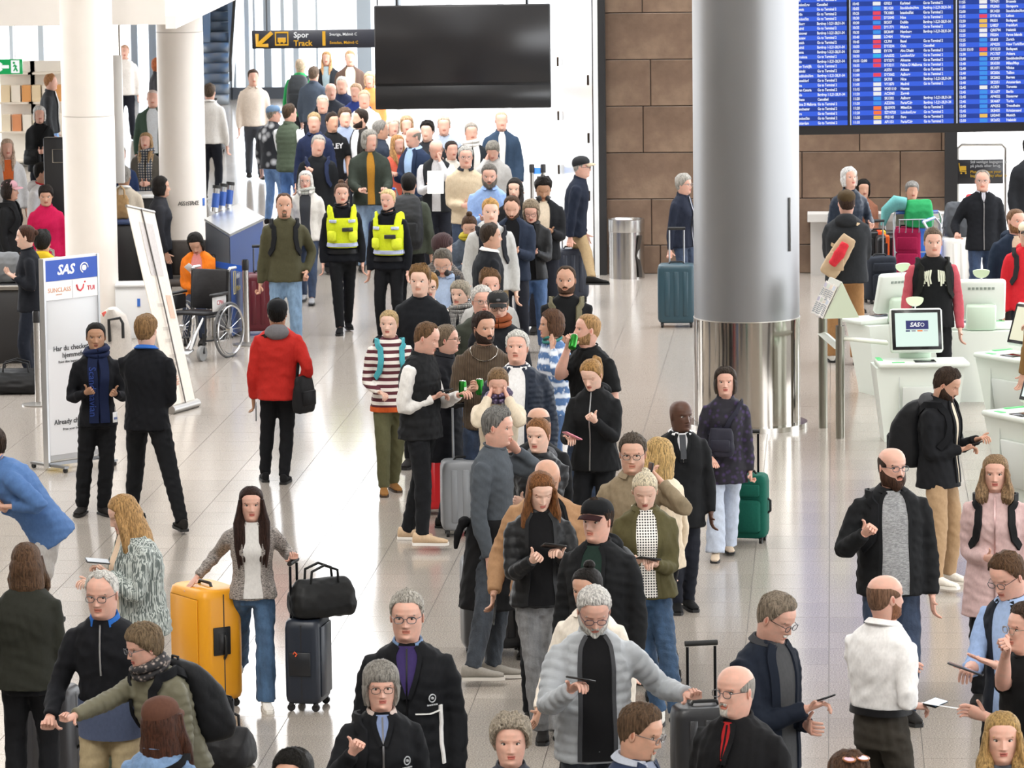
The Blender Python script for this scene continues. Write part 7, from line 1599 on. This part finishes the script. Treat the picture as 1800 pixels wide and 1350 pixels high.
# --- left behind the columns
a = P(69, 188, 1.66, 8, 'smiling white haired woman in a black parka with a bag', 1, 3, hair=('bob', '#e2dedb'), glasses='#8a8078', top=J('#1c1d1f', 'coat', hem=.42), R='B', L='B')
crossbag(a, '#151618', 'black shoulder bag of the white haired parka woman', -1, True, .56, (.30, .12, .24), -30)
P(88, 131, 1.80, 92, 'walker in profile with a dark jacket and blue jeans', 0, 3, hair=('short', '#a8764c'), top=J('#36383b', 'jacket', inner='#e8e6e2'), bot=('denim', '#7fa4d4'), st='walk')
P(268, 158, 1.84, 0, 'pink faced man in a dark green jacket between the columns', 0, 3, hair=('buzz', '#d9c8c0'), top=J('#3f5347', 'jacket', inner='#dfe6ee', open=(26, 20)), R='D', L='D')
P(257, 234, 1.70, -4, 'woman in a plaid scarf and brown coat between the columns', 1, 3, hair=('long', '#a98a64'), glasses='#5a4a44', look=-8, pitch=-8, top=J('#57534c', 'jacket', col='scarf', scm=mat('plaid', '#3a4658', '#b9b4aa', None, 9), tails=.45), R='B', L='B')
P(217, 294, 1.72, 178, 'grey haired man seen from behind in a beige pullover', 0, 4, hair=('short', '#9a9690'), top=J('#cbbfae', 'sweater', col='shirt', cc='#e8e6e2'), seat=.62)
P(282, 312, 1.66, 100, 'dark haired person half hidden by the second column', 1, 2, hair=('bob', '#1b1613'), top=J('#2c2d32', 'jacket'))
P(73, 287, 1.74, 70, 'black haired man in a white hoodie with red collar', 0, 2, hair=('short', '#191512'), look=84, top=J('#d6d6d8', 'hoodie', cc='#b8232e'), R='D', L='D')
P(80, 327, 1.64, 4, 'woman in a bright fuchsia rain jacket', 1, 2, hair=('pixie', '#221a16'), pitch=10, top=J('#b8174a', 'jacket'), R='D', L='D')
a = P(16, 318, 1.64, 80, 'person in a pink cap and dark clothes at the far left', 1, 2, hair=('bob', '#2a201b'), hat=('cap', '#c79aa4'), top=J('#1f2022', 'jacket'))
backpack(a, '#1f2022', 'dark backpack of the pink cap person', None, .9)
P(46, 396, 1.72, -86, 'staff woman in profile with a messy bun and black uniform', 1, 0, hair=('bun', '#4a2f22'), look=-90, top=J('#1c1e24', 'sweater'), bot=('fabric', '#20242e'), R=(22, 486, .0, 'rel', 'down'), L=(26, 488, .15, 'rel', 'down'))
P(74, 408, 1.55, 176, 'child in a yellow jacket behind the staff woman', 0, 2, hair=('curly', '#1d1a17'), top=J('#d0b02a', 'hoodie'))
P(12, 245, 1.74, 10, 'passenger in white with an orange bag at the far left edge', 1, 3, hair=('long', '#c9b09c'), top=J('#d9dadd', 'jacket', inner='#e0713c'))
a = P(340, 414, 1.60, -6, 'seated woman in an orange jacket looking at her phone', 1, 2, hair=('bob', '#1a1614'), pitch=34, tilt=-8, lean=8, top=J('#d9731c', 'jacket', inner='#d98a86', open=(20, 16), loose=1.3), bot=('fabric', '#2c3240'), seat=.43, R='B', L=(345, 482, .28, 'hold', 'back'))
phone(a, 1, 'white phone of the seated orange jacket woman', '#d8d8da', '#5a5a60')
P(209, 257, 1.70, 20, 'person in a dark blue coat behind the first column', 0, 3, hair=('short', '#8a7a6a'), top=J('#26365a', 'jacket'))
P(219, 80, 1.74, 0, 'pale dressed passenger far behind the first column', 1, 3, hair=('short', '#d0a890'), top=J('#e6e2de', 'jacket'))
P(277, 103, 1.72, 100, 'red haired passenger beside the second column', 1, 3, hair=('bob', '#a85c34'), top=J('#3a3a3e', 'jacket'))
a = P(368, 148, 1.80, 170, 'white shirted walker pulling a black case by the second column', 0, 3, hair=('short', '#5a4a3c'), top=J('#e9e7e4', 'shirt'), R='D', L='D')
suitcase(378, 268, (.36, .24, .50), 160, '#2a2c2f', 'black wheeled case of the white shirted walker', .40)

fuse_all()
texts_all()
